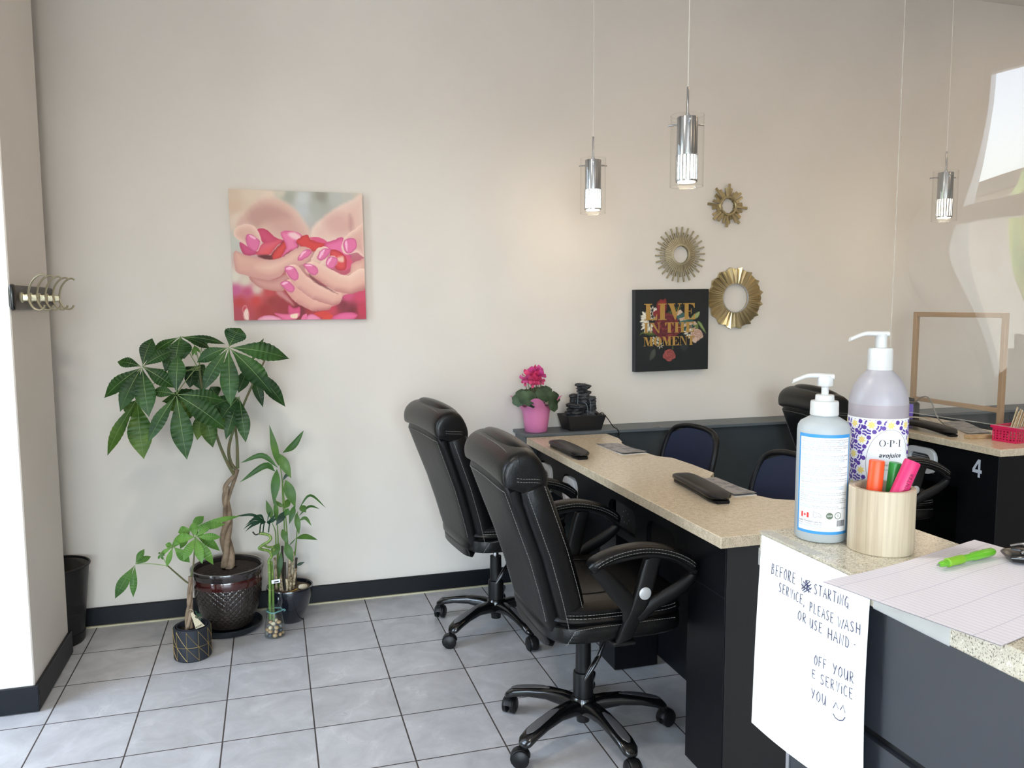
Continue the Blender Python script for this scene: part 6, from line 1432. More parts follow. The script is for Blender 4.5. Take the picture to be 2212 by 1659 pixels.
ST = {'A': [[(0, 0), (.45, 1), (.9, 0)], [(.15, .38), (.75, .38)]], 'B': [[(0, 0), (.05, 1), (.5, .95), (.55, .7), (.05, .55), (.6, .45), (.65, .15), (0, 0)]], 'C': [[(.75, .9), (.35, 1), (.05, .6), (.1, .15), (.45, 0), (.8, .1)]], 'D': [[(.1, 0), (.05, 1), (.6, .75), (.7, .35), (.45, .02), (.1, 0)]],
      'E': [[(.75, 1), (.05, .97), (.1, 0), (.75, .02)], [(.08, .52), (.6, .52)]], 'F': [[(.75, 1), (.05, .97), (.08, 0)], [(.08, .52), (.6, .52)]], 'G': [[(.8, .9), (.4, 1), (.05, .6), (.1, .12), (.5, 0), (.8, .15), (.8, .42), (.5, .42)], [(.8, .42), (.8, -.1)]], 'H': [[(.05, 1), (.1, 0)], [(.8, 1), (.85, 0)], [(.08, .5), (.83, .5)]], 'I': [[(.1, .75), (.12, 0)], [(.1, 1), (.11, .96)]], 'L': [[(.08, 1), (.1, 0), (.7, .05)]],
      'N': [[(.05, 0), (.08, 1), (.75, 0), (.78, 1)]], 'O': [[(.4, 1), (.05, .6), (.12, .1), (.5, 0), (.82, .4), (.7, .9), (.4, 1)]], 'P': [[(.08, 0), (.05, 1), (.55, .95), (.65, .7), (.5, .5), (.08, .48)]], 'R': [[(.08, 0), (.05, 1), (.55, .95), (.62, .7), (.45, .52), (.08, .5), (.75, 0)]], 'S': [[(.7, .92), (.35, 1), (.08, .8), (.2, .58), (.55, .45), (.7, .2), (.4, 0), (.05, .1)]],
      'T': [[(0, 1), (.85, 1)], [(.42, 1), (.42, 0)]], 'U': [[(.05, 1), (.08, .3), (.35, 0), (.65, .2), (.75, 1), (.78, 0)]], 'V': [[(.05, 1), (.4, 0), (.75, 1)]], 'W': [[(0, 1), (.3, 0), (.52, .8), (.75, 0), (1.05, 1)]], 'Y': [[(.05, 1), (.4, .5)], [(.8, 1), (.3, 0)]], ',': [[(.15, .08), (.05, -.2)]], '-': [[(.1, .45), (.6, .47)]]}
wr = MB(); NST = 0
def write(txt, u, v, h, wk=.62, slope=0.0, r=.00085):
    for ch in txt:
        if ch == ' ': u += h*.62; continue
        for s_ in ST[ch]:
            wr.tube([sp(u+p[0]*h*wk, v-p[1]*h+slope*u, .0007) for p in s_], r, 4, flat=.00022, up=(0, 0, 1) if abs(s_[0][0]-s_[-1][0]) > abs(s_[0][1]-s_[-1][1]) else (0, 1, 0))
        u += h*wk*(1.18 if ch not in 'WI,' else (1.45 if ch == 'W' else .5))
    return u
def word(txt, p0, p1, h, r=.00058):
    """a word on the sheet between two baseline points, given where the photograph shows them"""
    q0, q1 = at_x(p0[0], p0[1], SX-.002), at_x(p1[0], p1[1], SX-.002); u0, v0, u1, v1 = SY1-q0.y, SZ1-q0.z, SY1-q1.y, SZ1-q1.z
    tot = sum({'W': 1.25, 'I': .45, ',': .4}.get(c, 1.0) for c in txt); st_ = (u1-u0)/tot; u = u0
    for c in txt:
        a = {'W': 1.25, 'I': .45, ',': .4}.get(c, 1.0)*st_
        for k_ in ST[c]:
            wr.tube([sp(u+p[0]*a*(.80 if c != 'I' else 1.2), v0+(v1-v0)*(u-u0)/(u1-u0)-p[1]*h, .0007) for p in k_], r, 4, flat=.00022, up=(0, .7, .7))
        u += a
word('BEFORE', (1668, 1239), (1722, 1263), .0165); word('WE', (1731, 1269), (1752, 1278), .0150); word('STARTING', (1759, 1282), (1835, 1314), .0148)
for (a, b_) in (((1733, 1272), (1750, 1256)), ((1735, 1276), (1753, 1262)), ((1738, 1279), (1754, 1270)), ((1732, 1262), (1752, 1280)), ((1736, 1256), (1753, 1274)), ((1742, 1254), (1748, 1281))):
    q0, q1 = at_x(*a, SX-.002), at_x(*b_, SX-.002); wr.tube([sp(SY1-q0.y, SZ1-q0.z, .0008), sp(SY1-q1.y, SZ1-q1.z, .0008)], .0006, 4, flat=.00022, up=(0, .7, .7))
word('SERVICE,', (1685, 1277), (1742, 1309), .0142); word('PLEASE', (1751, 1320), (1804, 1348), .0142); word('WASH', (1810, 1353), (1862, 1371), .0142)
word('OR', (1727, 1337), (1748, 1348), .0138); word('USE', (1752, 1355), (1781, 1369), .0142); word('HAND', (1790, 1378), (1840, 1402), .0148); word('-', (1845, 1402), (1853, 1406), .0150)
obj('handwriting', wr, M_pen, sheet, False); wr = MB()
word('OFF', (1763, 1434), (1791, 1448), .0145); word('YOUR', (1801, 1454), (1850, 1478), .0148); word('E', (1759, 1462), (1769, 1467), .0120); word('SERVICE', (1776, 1476), (1847, 1512), .0145); word('YOU', (1757, 1506), (1790, 1526), .0148)
def scrawl(pts): wr.tube([sp(SY1-q.y, SZ1-q.z, .0008) for q in [at_x(*p, SX-.002) for p in pts]], .0006, 4, flat=.00022, up=(0, .7, .7))
scrawl([(1802, 1529), (1808, 1517), (1813, 1532)]); scrawl([(1817, 1533), (1823, 1523), (1827, 1540)]); scrawl([(1802, 1541), (1806, 1550), (1814, 1556), (1822, 1556), (1827, 1549)])
obj('handwriting', wr, M_pen, sheet, False)
obj('tape', MB().box(-.0012, -.0007, -.012, .006, -.050, -.022), M_tape, sg_, False)
obj('tape', MB().box(-.0020, .020, -.122, .008, .0043, .0046), M_tape, sg_, False)
wt = obj('tape', MB().box(RX0-.0008, RX0-.0003, .715, .838, RZ-.033, RZ-.0015), mat('white_tape', (232, 234, 234), .4, alpha=.34), None, False); tag(wt, 'strip of white tape stuck on the stone edge right of the sign', 'tape')

# ---- ruled sheet, pen and clip
NA, NB = Vector((.668, .850, RZ)), Vector((1.010, .943, RZ)); nu = (NB-NA).normalized(); nv_ = Vector((nu.y, -nu.x, 0)); NW, NH = (NB-NA).length, .220
nt_ = thing('ruled_sheet', 'ruled white writing sheet overhanging the counter edge beneath the green pen', 'paper', NA, math.atan2(nu.y, nu.x))
def npz(u, v):
    lift = .0022+.0035*math.exp(-((u-.0)/.05)**2)*math.exp(-(v/.07)**2)+.003*math.exp(-((u-NW)/.05)**2)*math.exp(-(v/.05)**2)
    return Vector((u, -v, lift+.0008*math.sin(u*30+v*18)))
gu, gv_ = 30, 22; vs = [npz(NW*i/gu, NH*j/gv_) for j in range(gv_+1) for i in range(gu+1)]; n0 = len(vs); vs += [v-Vector((0, 0, .0006)) for v in vs]
fs = [(j*(gu+1)+i, (j+1)*(gu+1)+i, (j+1)*(gu+1)+i+1, j*(gu+1)+i+1) for j in range(gv_) for i in range(gu)]; fs += [tuple(q+n0 for q in f[::-1]) for f in fs]
def ruled():
    m = mat('ruled_paper', (224, 220, 226), .75); nt = m.node_tree; N = nt.nodes; L = nt.links; b = N['Principled BSDF']; tc = N.new('ShaderNodeTexCoord'); sp_2 = N.new('ShaderNodeSeparateXYZ'); L.new(tc.outputs['Object'], sp_2.inputs[0])
    def lines(o_, step_, w_, ofs=0):
        a = N.new('ShaderNodeMath'); a.operation = 'MULTIPLY_ADD'; a.inputs[1].default_value = 1/step_; a.inputs[2].default_value = 50+ofs; L.new(o_, a.inputs[0]); f = N.new('ShaderNodeMath'); f.operation = 'FRACT'; L.new(a.outputs[0], f.inputs[0])
        g = N.new('ShaderNodeMath'); g.operation = 'LESS_THAN'; g.inputs[1].default_value = w_; L.new(f.outputs[0], g.inputs[0]); return g.outputs[0]
    l1_ = lines(sp_2.outputs[0], .0088, .09); l2_ = lines(sp_2.outputs[1], .056, .016, .4); mxx = N.new('ShaderNodeMath'); mxx.operation = 'MAXIMUM'; L.new(l1_, mxx.inputs[0]); L.new(l2_, mxx.inputs[1])
    mu = N.new('ShaderNodeMath'); mu.operation = 'MULTIPLY'; mu.inputs[1].default_value = .55; L.new(mxx.outputs[0], mu.inputs[0])
    mx = N.new('ShaderNodeMix'); mx.data_type = 'RGBA'; L.new(mu.outputs[0], mx.inputs[0]); mx.inputs[6].default_value = srgb(224, 220, 226); mx.inputs[7].default_value = srgb(150, 150, 176); L.new(mx.outputs[2], b.inputs['Base Color']); return m
shn = obj('sheet', MB().add(vs, fs), ruled(), nt_)
sq = MB(); qx, qy = .318, .066
pts = [(0, .004), (.003, -.004), (.005, .004), (.009, -.003), (.012, .003), (.016, -.001), (.024, .001), (.030, .003)]
sq.tube([npz(qx+b_*1.0-.004, qy+a*.9) + Vector((0, 0, .0006)) for a, b_ in pts], .0004, 4); obj('scribble', sq, M_ink, shn, False)
pa_, pb_ = at_z(2024, 1221, RZ+.0105), at_z(2146, 1191, RZ+.0105); pax = (pb_-pa_).normalized(); PL = (pb_-pa_).length
pn = thing('pen', 'lime green click pen lying across the ruled sheet', 'pen', pa_)
M_lime = mat('lime_grip', (122, 176, 36), .5); M_limeb = mat('clear_lime_plastic', (120, 206, 52), .15, trans=.35, coat=.3); M_brassy = mat('brass_refill', (196, 176, 84), .3, .8)
k_ = PL/.139
obj('tip', MB().lathe([(0, 0), (.0008, 0), (.0012, .004), (.0022, .0055)], 14, (0, 0, 0), axis=pax), M_nickel, pn)
obj('nose', MB().lathe([(.0022, .005*k_), (.0036, .008*k_), (.0045, .016*k_), (.0048, .024*k_), (0, .024*k_)], 22, (0, 0, 0), axis=pax), M_limeb, pn)
obj('grip', MB().lathe([(.0046, .023*k_), (.0062, .0245*k_), (.0058, .036*k_), (.0062, .050*k_), (.0060, .060*k_), (.0048, .062*k_), (0, .062*k_)], 26, (0, 0, 0), axis=pax), M_lime, pn)
obj('refill', MB().lathe([(.0024, .061*k_), (.0024, .082*k_), (0, .082*k_)], 12, (0, 0, 0), axis=pax), M_brassy, pn)
obj('barrel', MB().lathe([(.0049, .061*k_), (.0049, .082*k_), (.0060, .086*k_), (.0062, .118*k_), (.0058, .134*k_), (.0040, .139*k_), (0, .1395*k_)], 26, (0, 0, 0), axis=pax), M_limeb, pn)
cl = thing('clip', 'black clip with chrome jaw on the far edge of the sheet', 'clip', at_z(2200, 1200, RZ+.010)); cl.rotation_euler = (0, 0, -.5)
obj('jaw', MB().loft([((x_, 0, 0), (0, 1, 0), (0, 0, 1), .020, h_, 4) for x_, h_ in ((-.016, .002), (-.013, .0055), (.006, .008), (.022, .0072), (.024, .003))], 20), M_gloss, cl)
obj('chrome_jaw', MB().tube(catmull([(-.004, -.018, .008), (.012, -.010, .014), (.012, .010, .014), (-.004, .018, .008)], 5), .0022, 8), M_chrome, cl)

# ---- hanging clear sheet above the counter
def clear_sheet():
    m = glass_mat('acrylic_sheet', (.985, .98, .975), ior=1.49, haze=.012, boost=1.2); return m
hs = thing('sneeze_guard', 'large clear hanging acrylic sheet at the right, reflecting the shop windows', 'clear screen', (1.050, 1.178, 0))
A0, LEN, ZB, ZT = math.radians(-6.9), 1.30, 1.263, 2.9
ex_ = Vector((-math.sin(A0), -math.cos(A0), 0)); en = Vector((-math.cos(A0), math.sin(A0), 0))
ex_ = Vector((math.sin(-A0), -math.cos(A0), 0)); nrm_ = Vector((ex_.y, -ex_.x, 0))
nu_, nz_ = 90, 60; vs = []
for j in range(nz_+1):
    for i in range(nu_+1):
        s_ = LEN*i/nu_; z = ZB+(ZT-ZB)*j/nz_; w_ = .0013*math.sin(16*s_+2.2*z)+s_*(.012*math.sin(11*z+.4)+.010*math.sin(5.1*z+1.0))
        vs.append(ex_*s_+nrm_*w_+Vector((0, 0, z)))
fs = [(j*(nu_+1)+i, j*(nu_+1)+i+1, (j+1)*(nu_+1)+i+1, (j+1)*(nu_+1)+i) for j in range(nz_) for i in range(nu_)]
M_acr = clear_sheet(); shp = obj('sheet', MB().add(vs, fs), M_acr, hs)
M_acre = mat('polished_acrylic_edge', (190, 182, 170), .3, alpha=.22)
obj('edge', MB().tube([vs[j*(nu_+1)] for j in range(nz_+1)], .0011, 5), M_acre, shp); obj('edge', MB().tube(vs[:nu_+1], .0009, 5), M_acre, shp)
for s_ in (.22, 1.08): obj('hanging_cord', MB().tube([ex_*s_+Vector((0, 0, ZT-.03)), ex_*s_+Vector((0, 0, CEIL))], .0015, 6), M_cord, hs)

# white lettering on the window glass, met again as a reflection in the hanging sheet
win1 = bpy.data.objects['window_1']; M_vin = mat('white_vinyl_letters', (235, 235, 235), .6, trans=0)
for (t_, z_, h_) in (('W', .86, .19), ('GI', .74, .11)):
    vs_, fs_2 = text_mesh(t_, h_, bold=.004); obj('window_lettering', MB().add([Vector((-2.044, 2.80-v.x, z_+v.y)) for v in vs_], fs_2), M_vin, win1, False)

# ================================================================ ON THE DESKS AND THE LEDGE
M_vinyl = mat('dark_vinyl', (20, 17, 17), .36, spec=.35, bump=(200, .05))
def arm_rest(label, p0, p1, w=.085, z=DESK_Z, bow=.012, group='nail table hand cushions'):
    p0, p1 = Vector(p0), Vector(p1); ax_ = (p1-p0); L_ = ax_.length; ax_.normalize(); s_ = Vector((-ax_.y, ax_.x, 0)); c = (p0+p1)/2
    t = thing('hand_cushion', label, 'hand cushion', (c.x, c.y, z), 0, group); secs = []
    for i in range(13):
        u = -1+i/6; e = math.sqrt(max(.03, 1-abs(u)**9)); secs.append((ax_*(u*L_/2)+Vector((0, 0, .020+bow*(1-u*u))), s_, (0, 0, 1), w/2*e, .0125*e, 3.4))
    obj('pad', MB().loft(secs, 28), M_vinyl, t)
    obj('base', MB().loft([(ax_*(u*L_/2*.92)+Vector((0, 0, .005+(bow*(1-u*u)))), s_, (0, 0, 1), w/2*.84*(1 if abs(u) < .99 else .7), .0045, 5) for u in [-1+k/6 for k in range(13)]], 20), M_matte, t)
    for sg in (-1, 1): obj('foot', MB().box(-.02, .02, -.012, .012, 0, .006).xf(Matrix.Translation(ax_*(sg*L_*.44)) @ Matrix.Rotation(math.atan2(s_.y, s_.x), 4, 'Z')), M_matte, t, False)
    return t
a1, a2 = at_z(1196, 953, DESK_Z+.02), at_z(1262, 984, DESK_Z+.02); arm_rest('dark hand cushion on the stone worktop, nearest the back wall', (a1.x, a1.y, 0), (a2.x, a2.y, 0), .080, bow=.004)
a1, a2 = at_z(1466, 1024, DESK_Z+.02), at_z(1566, 1078, DESK_Z+.02); arm_rest('dark hand cushion on the near part of the stone worktop, beside a magazine', (a1.x, a1.y, 0), (a2.x, a2.y, 0), .085, bow=.004)
a1, a2 = at_z(1935, 908, DESK_Z+.022), at_z(2066, 935, DESK_Z+.022); arm_rest('dark curved hand cushion at the station with the pink basket', (a1.x, a1.y, 0), (a2.x, a2.y, 0), .085, bow=.016)
M_mag = mat('grey_printed_cover', (150, 146, 146), .35, vary=(26, (92, 90, 94), .45, .60)); M_magp = mat('magazine_pages', (216, 212, 206), .7)
def magazine(label, px4, z, open_=0.012):
    q = [at_z(px, py, z+.003) for px, py in px4]; c = sum(q, Vector())/4; t = thing('magazine', label, 'magazine', (c.x, c.y, z+.0003), 0, 'magazines on the worktops'); qq = [Vector((p.x-c.x, p.y-c.y, 0)) for p in q]
    def slab(z0, z1, lift): return MB().add([p+Vector((0, 0, z0)) for p in qq]+[p+Vector((0, 0, z1+(lift if i >= 2 else 0))) for i, p in enumerate(qq)], [(3, 2, 1, 0), (4, 5, 6, 7)]+[(i, (i+1) % 4, 4+(i+1) % 4, 4+i) for i in range(4)])
    obj('pages', slab(0, .0022, 0), M_magp, t, False); cv = MB(); n = 8; vs = []
    for i in range(n+1):
        a_, b_ = qq[0].lerp(qq[3], i/n), qq[1].lerp(qq[2], i/n); zz = .0030+open_*(i/n)**2*.4+.0008*math.sin(i)
        vs += [a_+Vector((0, 0, zz)), b_+Vector((0, 0, zz)), a_+Vector((0, 0, zz+.0006)), b_+Vector((0, 0, zz+.0006))]
    fs = []
    for i in range(n): fs += [(4*i, 4*i+4, 4*i+5, 4*i+1), (4*i+2, 4*i+3, 4*i+7, 4*i+6)]
    obj('cover', cv.add(vs, fs), M_mag, t); return t
magazine('grey magazine lying on the far end of the stone worktop near the ledge', [(1288, 959), (1332, 957), (1398, 978), (1345, 982)], DESK_Z)
magazine('grey patterned magazine lying against the hand cushion on the near worktop', [(1516, 1034), (1546, 1031), (1635, 1068), (1586, 1072)], DESK_Z)
magazine('pale magazine under the end of the curved cushion at the basket station', [(2036, 912), (2080, 909), (2142, 936), (2090, 938)], DESK_Z, .004)
M_lwood = mat('light_wood_block', (196, 168, 128), .6, vary=(40, (176, 146, 108), .4, .6)); w0, w1 = at_z(2084, 949, DESK_Z), at_z(2146, 946, DESK_Z)
wb = thing('wooden_block', 'flat light wooden block beside the pink basket', 'wooden block', ((w0.x+w1.x)/2+.03, (w0.y+w1.y)/2+.005, DESK_Z), math.atan2(w1.y-w0.y, w1.x-w0.x))
obj('block', MB().box(-.085, .045, -.012, .030, 0, .016, .002), M_lwood, wb); obj('lid_line', MB().box(-.0852, .0452, -.0122, .0302, .0115, .0122), M_woodin, wb, False)

# ---- pink basket of nail files
M_pink = mat('hot_pink_plastic', (206, 32, 84), .4)
b0, b1 = at_z(2150, 952, DESK_Z), at_z(2194, 959, DESK_Z); ba = math.atan2(b1.y-b0.y, b1.x-b0.x)
bdir = Vector((math.cos(ba), math.sin(ba), 0)); bw, bl, bh = .115, .20, .075
bside = Vector((-bdir.y, bdir.x, 0)); bc = b1-bdir*(bw/2)+bside*(bl/2)
e_long = bside
bk = thing('basket', 'hot pink perforated plastic basket full of nail files', 'basket', (bc.x, bc.y, DESK_Z), ba)
def side_panel(o_, e1, w, h):
    hs_ = []; nx = max(3, int(w/.016)); 
    for i in range(nx):
        for j in range(4):
            cx = w*(i+.5)/nx; cy = .012+j*.012; hs_.append([(cx-.004, cy-.0035), (cx+.004, cy-.0035), (cx+.004, cy+.0035), (cx-.004, cy+.0035)])
    return MB().prism([(0, 0), (w, 0), (w, h), (0, h)], hs_, o_, e1, (0, 0, 1), .0018)
X_, Y_ = bw/2, bl/2
for (o_, e_, w_) in (((-X_, -Y_, 0), (1, 0, 0), bw), ((X_, -Y_, 0), (0, 1, 0), bl), ((X_, Y_, 0), (-1, 0, 0), bw), ((-X_, Y_, 0), (0, -1, 0), bl)): obj('side', side_panel(Vector(o_)+Vector((0, 0, .001)), e_, w_, bh-.008), M_pink, bk, False)
rim = MB()
for (x0, x1, y0, y1) in ((-X_-.008, X_+.008, -Y_-.008, -Y_+.001), (-X_-.008, X_+.008, Y_-.001, Y_+.008), (-X_-.008, -X_+.001, -Y_, Y_), (X_-.001, X_+.008, -Y_, Y_)): rim.box(x0, x1, y0, y1, bh-.012, bh)
obj('rim', rim, M_pink, bk, False); obj('bottom', MB().box(-X_, X_, -Y_, Y_, 0, .003), M_pink, bk, False)
rf = random.Random(6); M_files = [mat('nail_file_%s' % n_, c_, .85) for n_, c_ in (('ivory', (216, 196, 160)), ('tan', (192, 160, 118)), ('white', (224, 212, 188)))]
for k in range(14):
    u = -X_+.010+(bw-.02)*(k/13); L_ = .16+rf.uniform(-.01, .02); f = obj('nail_file', MB().prism([(.010*math.cos(a), (.010*math.sin(a)) if math.sin(a) < 0 else L_+.010*math.sin(a)) for a in [2*PI*(q+.5)/14 for q in range(14)]], [], (0, 0, 0), (1, 0, 0), (0, 1, 0), .0022), M_files[k % 3], None, True)
    rot = Matrix.Translation((bc.x, bc.y, DESK_Z)) @ Matrix.Rotation(ba, 4, 'Z') @ Matrix.Translation((.012, -.035, .016)) @ Matrix.Rotation(math.radians(19), 4, 'Z') @ Matrix.Translation(((k-6.5)*.0050, 0, 0)) @ Matrix.Rotation(math.radians(42+rf.uniform(-7, 7)), 4, 'X') @ Matrix.Rotation(PI/2, 4, 'Y')
    f.matrix_world = rot; tag(f, 'pale nail file standing in the hot pink basket', 'nail file', 'nail files in the basket')

# ---- framed clear screen standing on the far station
M_oak = mat('tan_wood_frame', (166, 136, 104), .55, bump=(80, .08)); SXF = 3.47
ya, yb_, zt_, zb_ = 3.715, 3.115, 1.405, 0.930
fs_ = thing('desk_screen', 'clear table screen in a thin tan frame standing on the basket station worktop', 'clear screen', (SXF, (ya+yb_)/2, DESK_Z)); yc = (ya+yb_)/2; hw_ = (ya-yb_)/2
fr_ = MB(); obj('post', MB().box(-.012, .012, -hw_, -hw_+.026, 0, zt_-DESK_Z, .002), M_oak, fs_); obj('post', MB().box(-.012, .012, hw_-.026, hw_, 0, zt_-DESK_Z, .002), M_oak, fs_)
obj('rail', MB().box(-.012, .012, -hw_+.026, hw_-.026, zt_-DESK_Z-.026, zt_-DESK_Z, .002), M_oak, fs_); obj('rail', MB().box(-.012, .012, -hw_+.026, hw_-.026, zb_-DESK_Z-.022, zb_-DESK_Z, .002), M_oak, fs_)
obj('pane', MB().add([(0, -hw_+.02, zb_-DESK_Z-.01), (0, hw_-.02, zb_-DESK_Z-.01), (0, hw_-.02, zt_-DESK_Z-.01), (0, -hw_+.02, zt_-DESK_Z-.01)], [(0, 1, 2, 3)]), glass_mat('screen_pane', (.985, .985, .98), haze=.006), fs_, False)
# ---- nail drill control box with cables
dr = thing('drill_box', 'purple and black nail drill control box behind the lotion bottle', 'nail drill', (3.405, 3.66, DESK_Z), .30)
obj('case', MB().box(-.032, .028, -.05, .05, 0, .105, .008), M_matte, dr); obj('front_plate', MB().box(-.0345, -.0322, -.044, .044, .010, .098, .0008), mat('violet_plastic', (112, 92, 190), .4), dr); obj('handpiece', MB().tube([(-.0, -.03, .118), (-.02, .02, .125), (-.03, .06, .118)], [.009, .012, .008], 12), M_matte, dr)
M_cable = mat('grey_cable', (120, 116, 108), .5)
cbm = MB().tube(catmull([(3.420, 3.625, .9085), (3.415, 3.58, .94), (3.42, 3.53, .935), (3.43, 3.48, .84), (3.42, 3.42, .807), (3.36, 3.36, .806)], 6), .0035, 6)
tag(obj('cable', cbm, M_cable), 'dark thin cable looping from the drill box down to the worktop', 'cable'); bpy.data.objects['cable'].name = 'cable'
cb2 = MB().tube(catmull([(3.33, 3.66, .806), (3.28, 3.58, .83), (3.36, 3.54, .835), (3.43, 3.50, .806)], 6), .0042, 6)
tag(obj('cable', cb2, mat('pale_cable', (176, 168, 152), .5)), 'thicker pale cable curving across the worktop behind the cushion', 'cable')

# ---- on the ledge: cyclamen, fountain, paper clip ring
fp = at_z(1158, 934, LEDGE_Z); FPY = 3.845; FPX = at_y(1158, 900, FPY).x
po = thing('potted_cyclamen', 'pink cyclamen in bloom in a pink petal-rimmed pot cover on the ledge', 'plant', (FPX, FPY, LEDGE_Z)); cyp = po
M_pk = plastic('pink_pot_plastic', (232, 138, 188), .4, .1); vs = []; nn, prof_ = 64, [(.054, 0), (.057, .003), (.064, .06), (.070, .105), (.076, .125), (.092, .146)]
for lay in (0, 1):
    for i, (r, z) in enumerate(prof_):
        for k in range(nn):
            a = 2*PI*k/nn; k4 = .5+.5*math.cos(4*(a-math.radians(-18))); rr__ = r; zz = z
            if i == 5: rr__ = .082+.050*k4**1.7; zz = .128+.054*k4**1.1
            if i == 4: rr__ = .076+.014*k4**2; zz = .124+.010*k4
            if i == 3: zz = .104
            vs.append(((rr__-.0022*lay)*math.cos(a), (rr__-.0022*lay)*math.sin(a), zz+(.002 if lay and i == 0 else 0)))
fs = []; m_ = len(prof_)
for lay in (0, 1):
    o_ = lay*m_*nn
    for i in range(m_-1):
        for k in range(nn): fs.append((o_+i*nn+k, o_+i*nn+(k+1) % nn, o_+(i+1)*nn+(k+1) % nn, o_+(i+1)*nn+k))
for k in range(nn): fs.append(((m_-1)*nn+k, (m_-1)*nn+(k+1) % nn, m_*nn+(m_-1)*nn+(k+1) % nn, m_*nn+(m_-1)*nn+k))
fs.append(list(range(nn))[::-1]); fs.append([m_*nn+k for k in range(nn)])
obj('pot_cover', MB().add(vs, fs), M_pk, po)
CYB = Vector((0, 0, .1))
obj('soil', MB().lathe([(0, .110), (.062, .110), (.058, .085), (0, .085)], 28), M_soil, cyp)
M_cyl = leaf_mat('marbled_leaf', (34, 56, 34), (98, 120, 92), .5); M_pet = [leaf_mat('petal_%s' % n_, c_, d_, .5) for n_, c_, d_ in (('rose', (216, 58, 110), (236, 104, 152)), ('magenta', (206, 66, 140), (232, 116, 174)))]
def round_leaf(c, nrm, r):
    c, nrm = Vector(c), Vector(nrm).normalized(); e1 = nrm.cross(Vector((0, 0, 1))).normalized(); e2 = nrm.cross(e1); mb = MB(); vs = [c]; nk = 18
    for ring in (.5, 1.0):
        for k in range(nk):
            a = 2*PI*k/nk; rr__ = r*ring*(1-.25*math.exp(-((a-PI)/.4)**2))*(1+.06*math.cos(7*a)); vs.append(c+e1*rr__*math.sin(a)+e2*rr__*math.cos(a)-nrm*(.16*r*ring**2+.05*r*ring*math.cos(5*a)))
    mb.add(vs, [(0, 1+k, 1+(k+1) % nk) for k in range(nk)]+[(1+k, 1+nk+k, 1+nk+(k+1) % nk, 1+(k+1) % nk) for k in range(nk)]); mb.tube([c, c.lerp(CYB+Vector((0, 0, .02)), .5), CYB+Vector((0, 0, .012))], .0018, 5); return mb
def cl_(px, py, y): p = at_y(px, py, y); return p-cyp.location
for (px, py, y, r, nx, nz) in ((1139, 857, 3.765, .046, -.1, .55), (1176, 850, 3.77, .044, .1, .6), (1197, 872, 3.755, .040, .5, .2), (1121, 862, 3.80, .038, -.5, .5), (1200, 855, 3.83, .036, .5, .6), (1160, 845, 3.85, .046, 0, .9), (1130, 850, 3.87, .040, -.4, .8), (1183, 843, 3.88, .040, .4, .7), (1150, 866, 3.77, .034, 0, .4)):
    obj('leaf', round_leaf(cl_(px, py, y), (nx, -.75, nz), r), M_cyl, cyp)
rfw = random.Random(8)
for (px, py, y, s_) in ((1139, 812, 3.80, 1.0), (1151, 806, 3.82, 1.0), (1163, 802, 3.84, .95), (1168, 812, 3.80, 1.0), (1147, 820, 3.785, .9), (1158, 822, 3.79, .9), (1136, 826, 3.80, .8), (1144, 804, 3.84, 1.0), (1157, 810, 3.80, 1.0), (1134, 818, 3.79, .9), (1168, 822, 3.82, .9), (1152, 830, 3.79, .8)):
    c = cl_(px, py, y); fl_ = MB()
    for k in range(5):
        a = 2*PI*k/5+rfw.uniform(0, 1); tip = c+Vector((math.cos(a)*.028, math.sin(a)*.020-.006, .032+rfw.uniform(-.026, .010)))*s_; leaflet(fl_, c-Vector((0, 0, .004)), tip, .034*s_, Vector((math.cos(a), math.sin(a)-.4, .3)), .18, .05, 7, .62)
    for k in range(2):
        a = rfw.uniform(0, 6.28); leaflet(fl_, c, c+Vector((math.cos(a)*.014, -.010, -.024))*s_, .018*s_, (0, -1, .2), .12, 0, 6, .6)
    fw = obj('flower', fl_, M_pet[rfw.randrange(2)], cyp); st_ = MB().tube(catmull([c, c+Vector((.004, .006, -.03)), Vector((c.x*.3, c.y*.3, .13)), Vector((0, 0, .112))], 5), .0016, 5); obj('flower_stalk', st_, M_stem, fw)

FX = at_y(1256, 900, 3.85).x
fo = thing('table_fountain', 'small dark stacked slate table fountain in a black tray on the ledge', 'fountain', (FX, 3.85, LEDGE_Z), .03)
M_slater = mat('dark_slate_rock', (62, 66, 70), .55, bump=(60, .7, 6), vary=(24, (28, 31, 36), .4, .62)); M_tray = mat('black_tray', (20, 20, 22), .5); M_water = mat('water', (150, 164, 170), .05, trans=.6)
def frus(x0, y0, z0, x1, y1, z1): return [Vector((sx*x0, sy*y0, z0)) for sx, sy in ((-1, -1), (1, -1), (1, 1), (-1, 1))]+[Vector((sx*x1, sy*y1, z1)) for sx, sy in ((-1, -1), (1, -1), (1, 1), (-1, 1))]
tv = frus(.086, .060, 0, .106, .076, .076)+frus(.082, .056, .06, .102, .072, .076); tf = [(3, 2, 1, 0)]+[(i, (i+1) % 4, 4+(i+1) % 4, 4+i) for i in range(4)]+[(4+i, 4+(i+1) % 4, 12+(i+1) % 4, 12+i) for i in range(4)]+[(12+(i+1) % 4, 12+i, 8+i, 8+(i+1) % 4) for i in range(4)]+[(8, 9, 10, 11)]
obj('tray', MB().add(tv, tf), M_tray, fo, False, bevel=.002)
rk_ = random.Random(12)
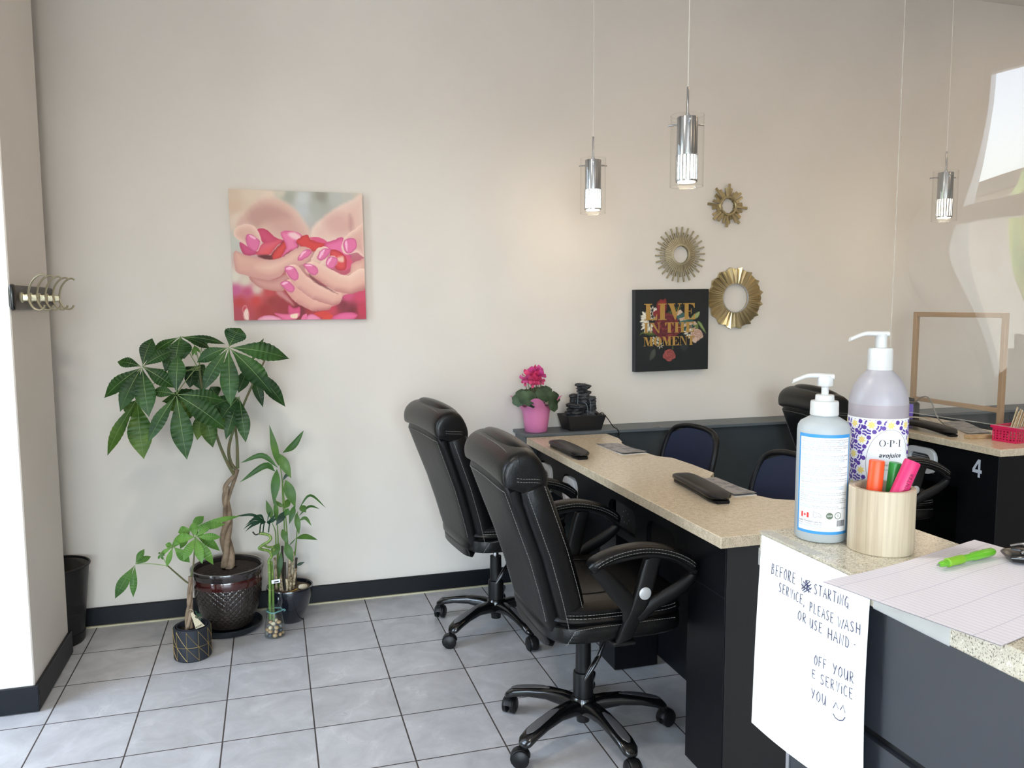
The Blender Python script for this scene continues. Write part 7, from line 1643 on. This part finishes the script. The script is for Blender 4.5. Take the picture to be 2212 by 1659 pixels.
def rock(c, rx, ry, rz): obj('rock', MB().ball(c, rx*1.12, ry*1.1, rz*1.3, 18, 9, Matrix.Rotation(rk_.uniform(-.12, .12), 3, 'Y'), .13, rk_), M_slater, fo, True, angle=24)
zr = .073
for (x_, y_, z_, rx, ry, rz) in ((-.01, .0, .071, .080, .052, .010), (-.045, -.005, .086, .040, .034, .012), (.05, .0, .084, .034, .034, .013), (-.040, .0, .103, .036, .032, .011), (.056, .005, .103, .024, .026, .012), (-.034, -.006, .122, .048, .036, .012), (.058, .002, .121, .022, .024, .012), (.0, .012, .118, .04, .03, .02), (.052, -.002, .138, .026, .026, .010), (.008, .004, .142, .036, .030, .013), (-.048, .008, .150, .012, .014, .022), (.048, -.004, .155, .028, .026, .010), (.004, .0, .161, .036, .030, .011), (-.046, .004, .172, .020, .018, .009), (.008, -.002, .178, .032, .028, .010), (.030, .004, .186, .022, .022, .008), (.004, .0, .196, .026, .024, .010), (.012, .0, .214, .036, .028, .011), (-.002, -.002, .226, .034, .026, .008)):
    rock((x_, y_, z_), rx, ry, rz)
rock((.008, .012, .14), .024, .018, .07); rock((-.02, .014, .11), .03, .018, .04); rock((.045, .014, .11), .02, .018, .045)
for pts in ([(-.034, -.030, .196), (-.035, -.036, .176), (-.036, -.034, .13)], [(.0, -.032, .14), (.012, -.044, .125), (.016, -.046, .078)], [(.034, -.026, .152), (.036, -.034, .13), (.036, -.038, .08)]): obj('water_jet', MB().tube(catmull(pts, 4), .0018, 5), M_water, fo)
crd = MB().tube(catmull([(.104, .01, .072), (.120, -.0, .076), (.138, -.02, .050), (.152, -.060, .012), (.157, -.098, .0035), (.160, -.112, -.03), (.160, -.112, -.2)], 6), .0026, 6); obj('power_cord', crd, M_gloss, fo)
rg = at_z(1419, 922, LEDGE_Z); o = obj('wire_ring', MB().tube([(.020*math.cos(2*PI*k/28), .012*math.sin(2*PI*k/28), .0016) for k in range(28)], .0013, 6, closed=True), M_chrome); o.location = (rg.x, rg.y, LEDGE_Z); tag(o, 'small thin metal ring lying on the ledge', 'ring')
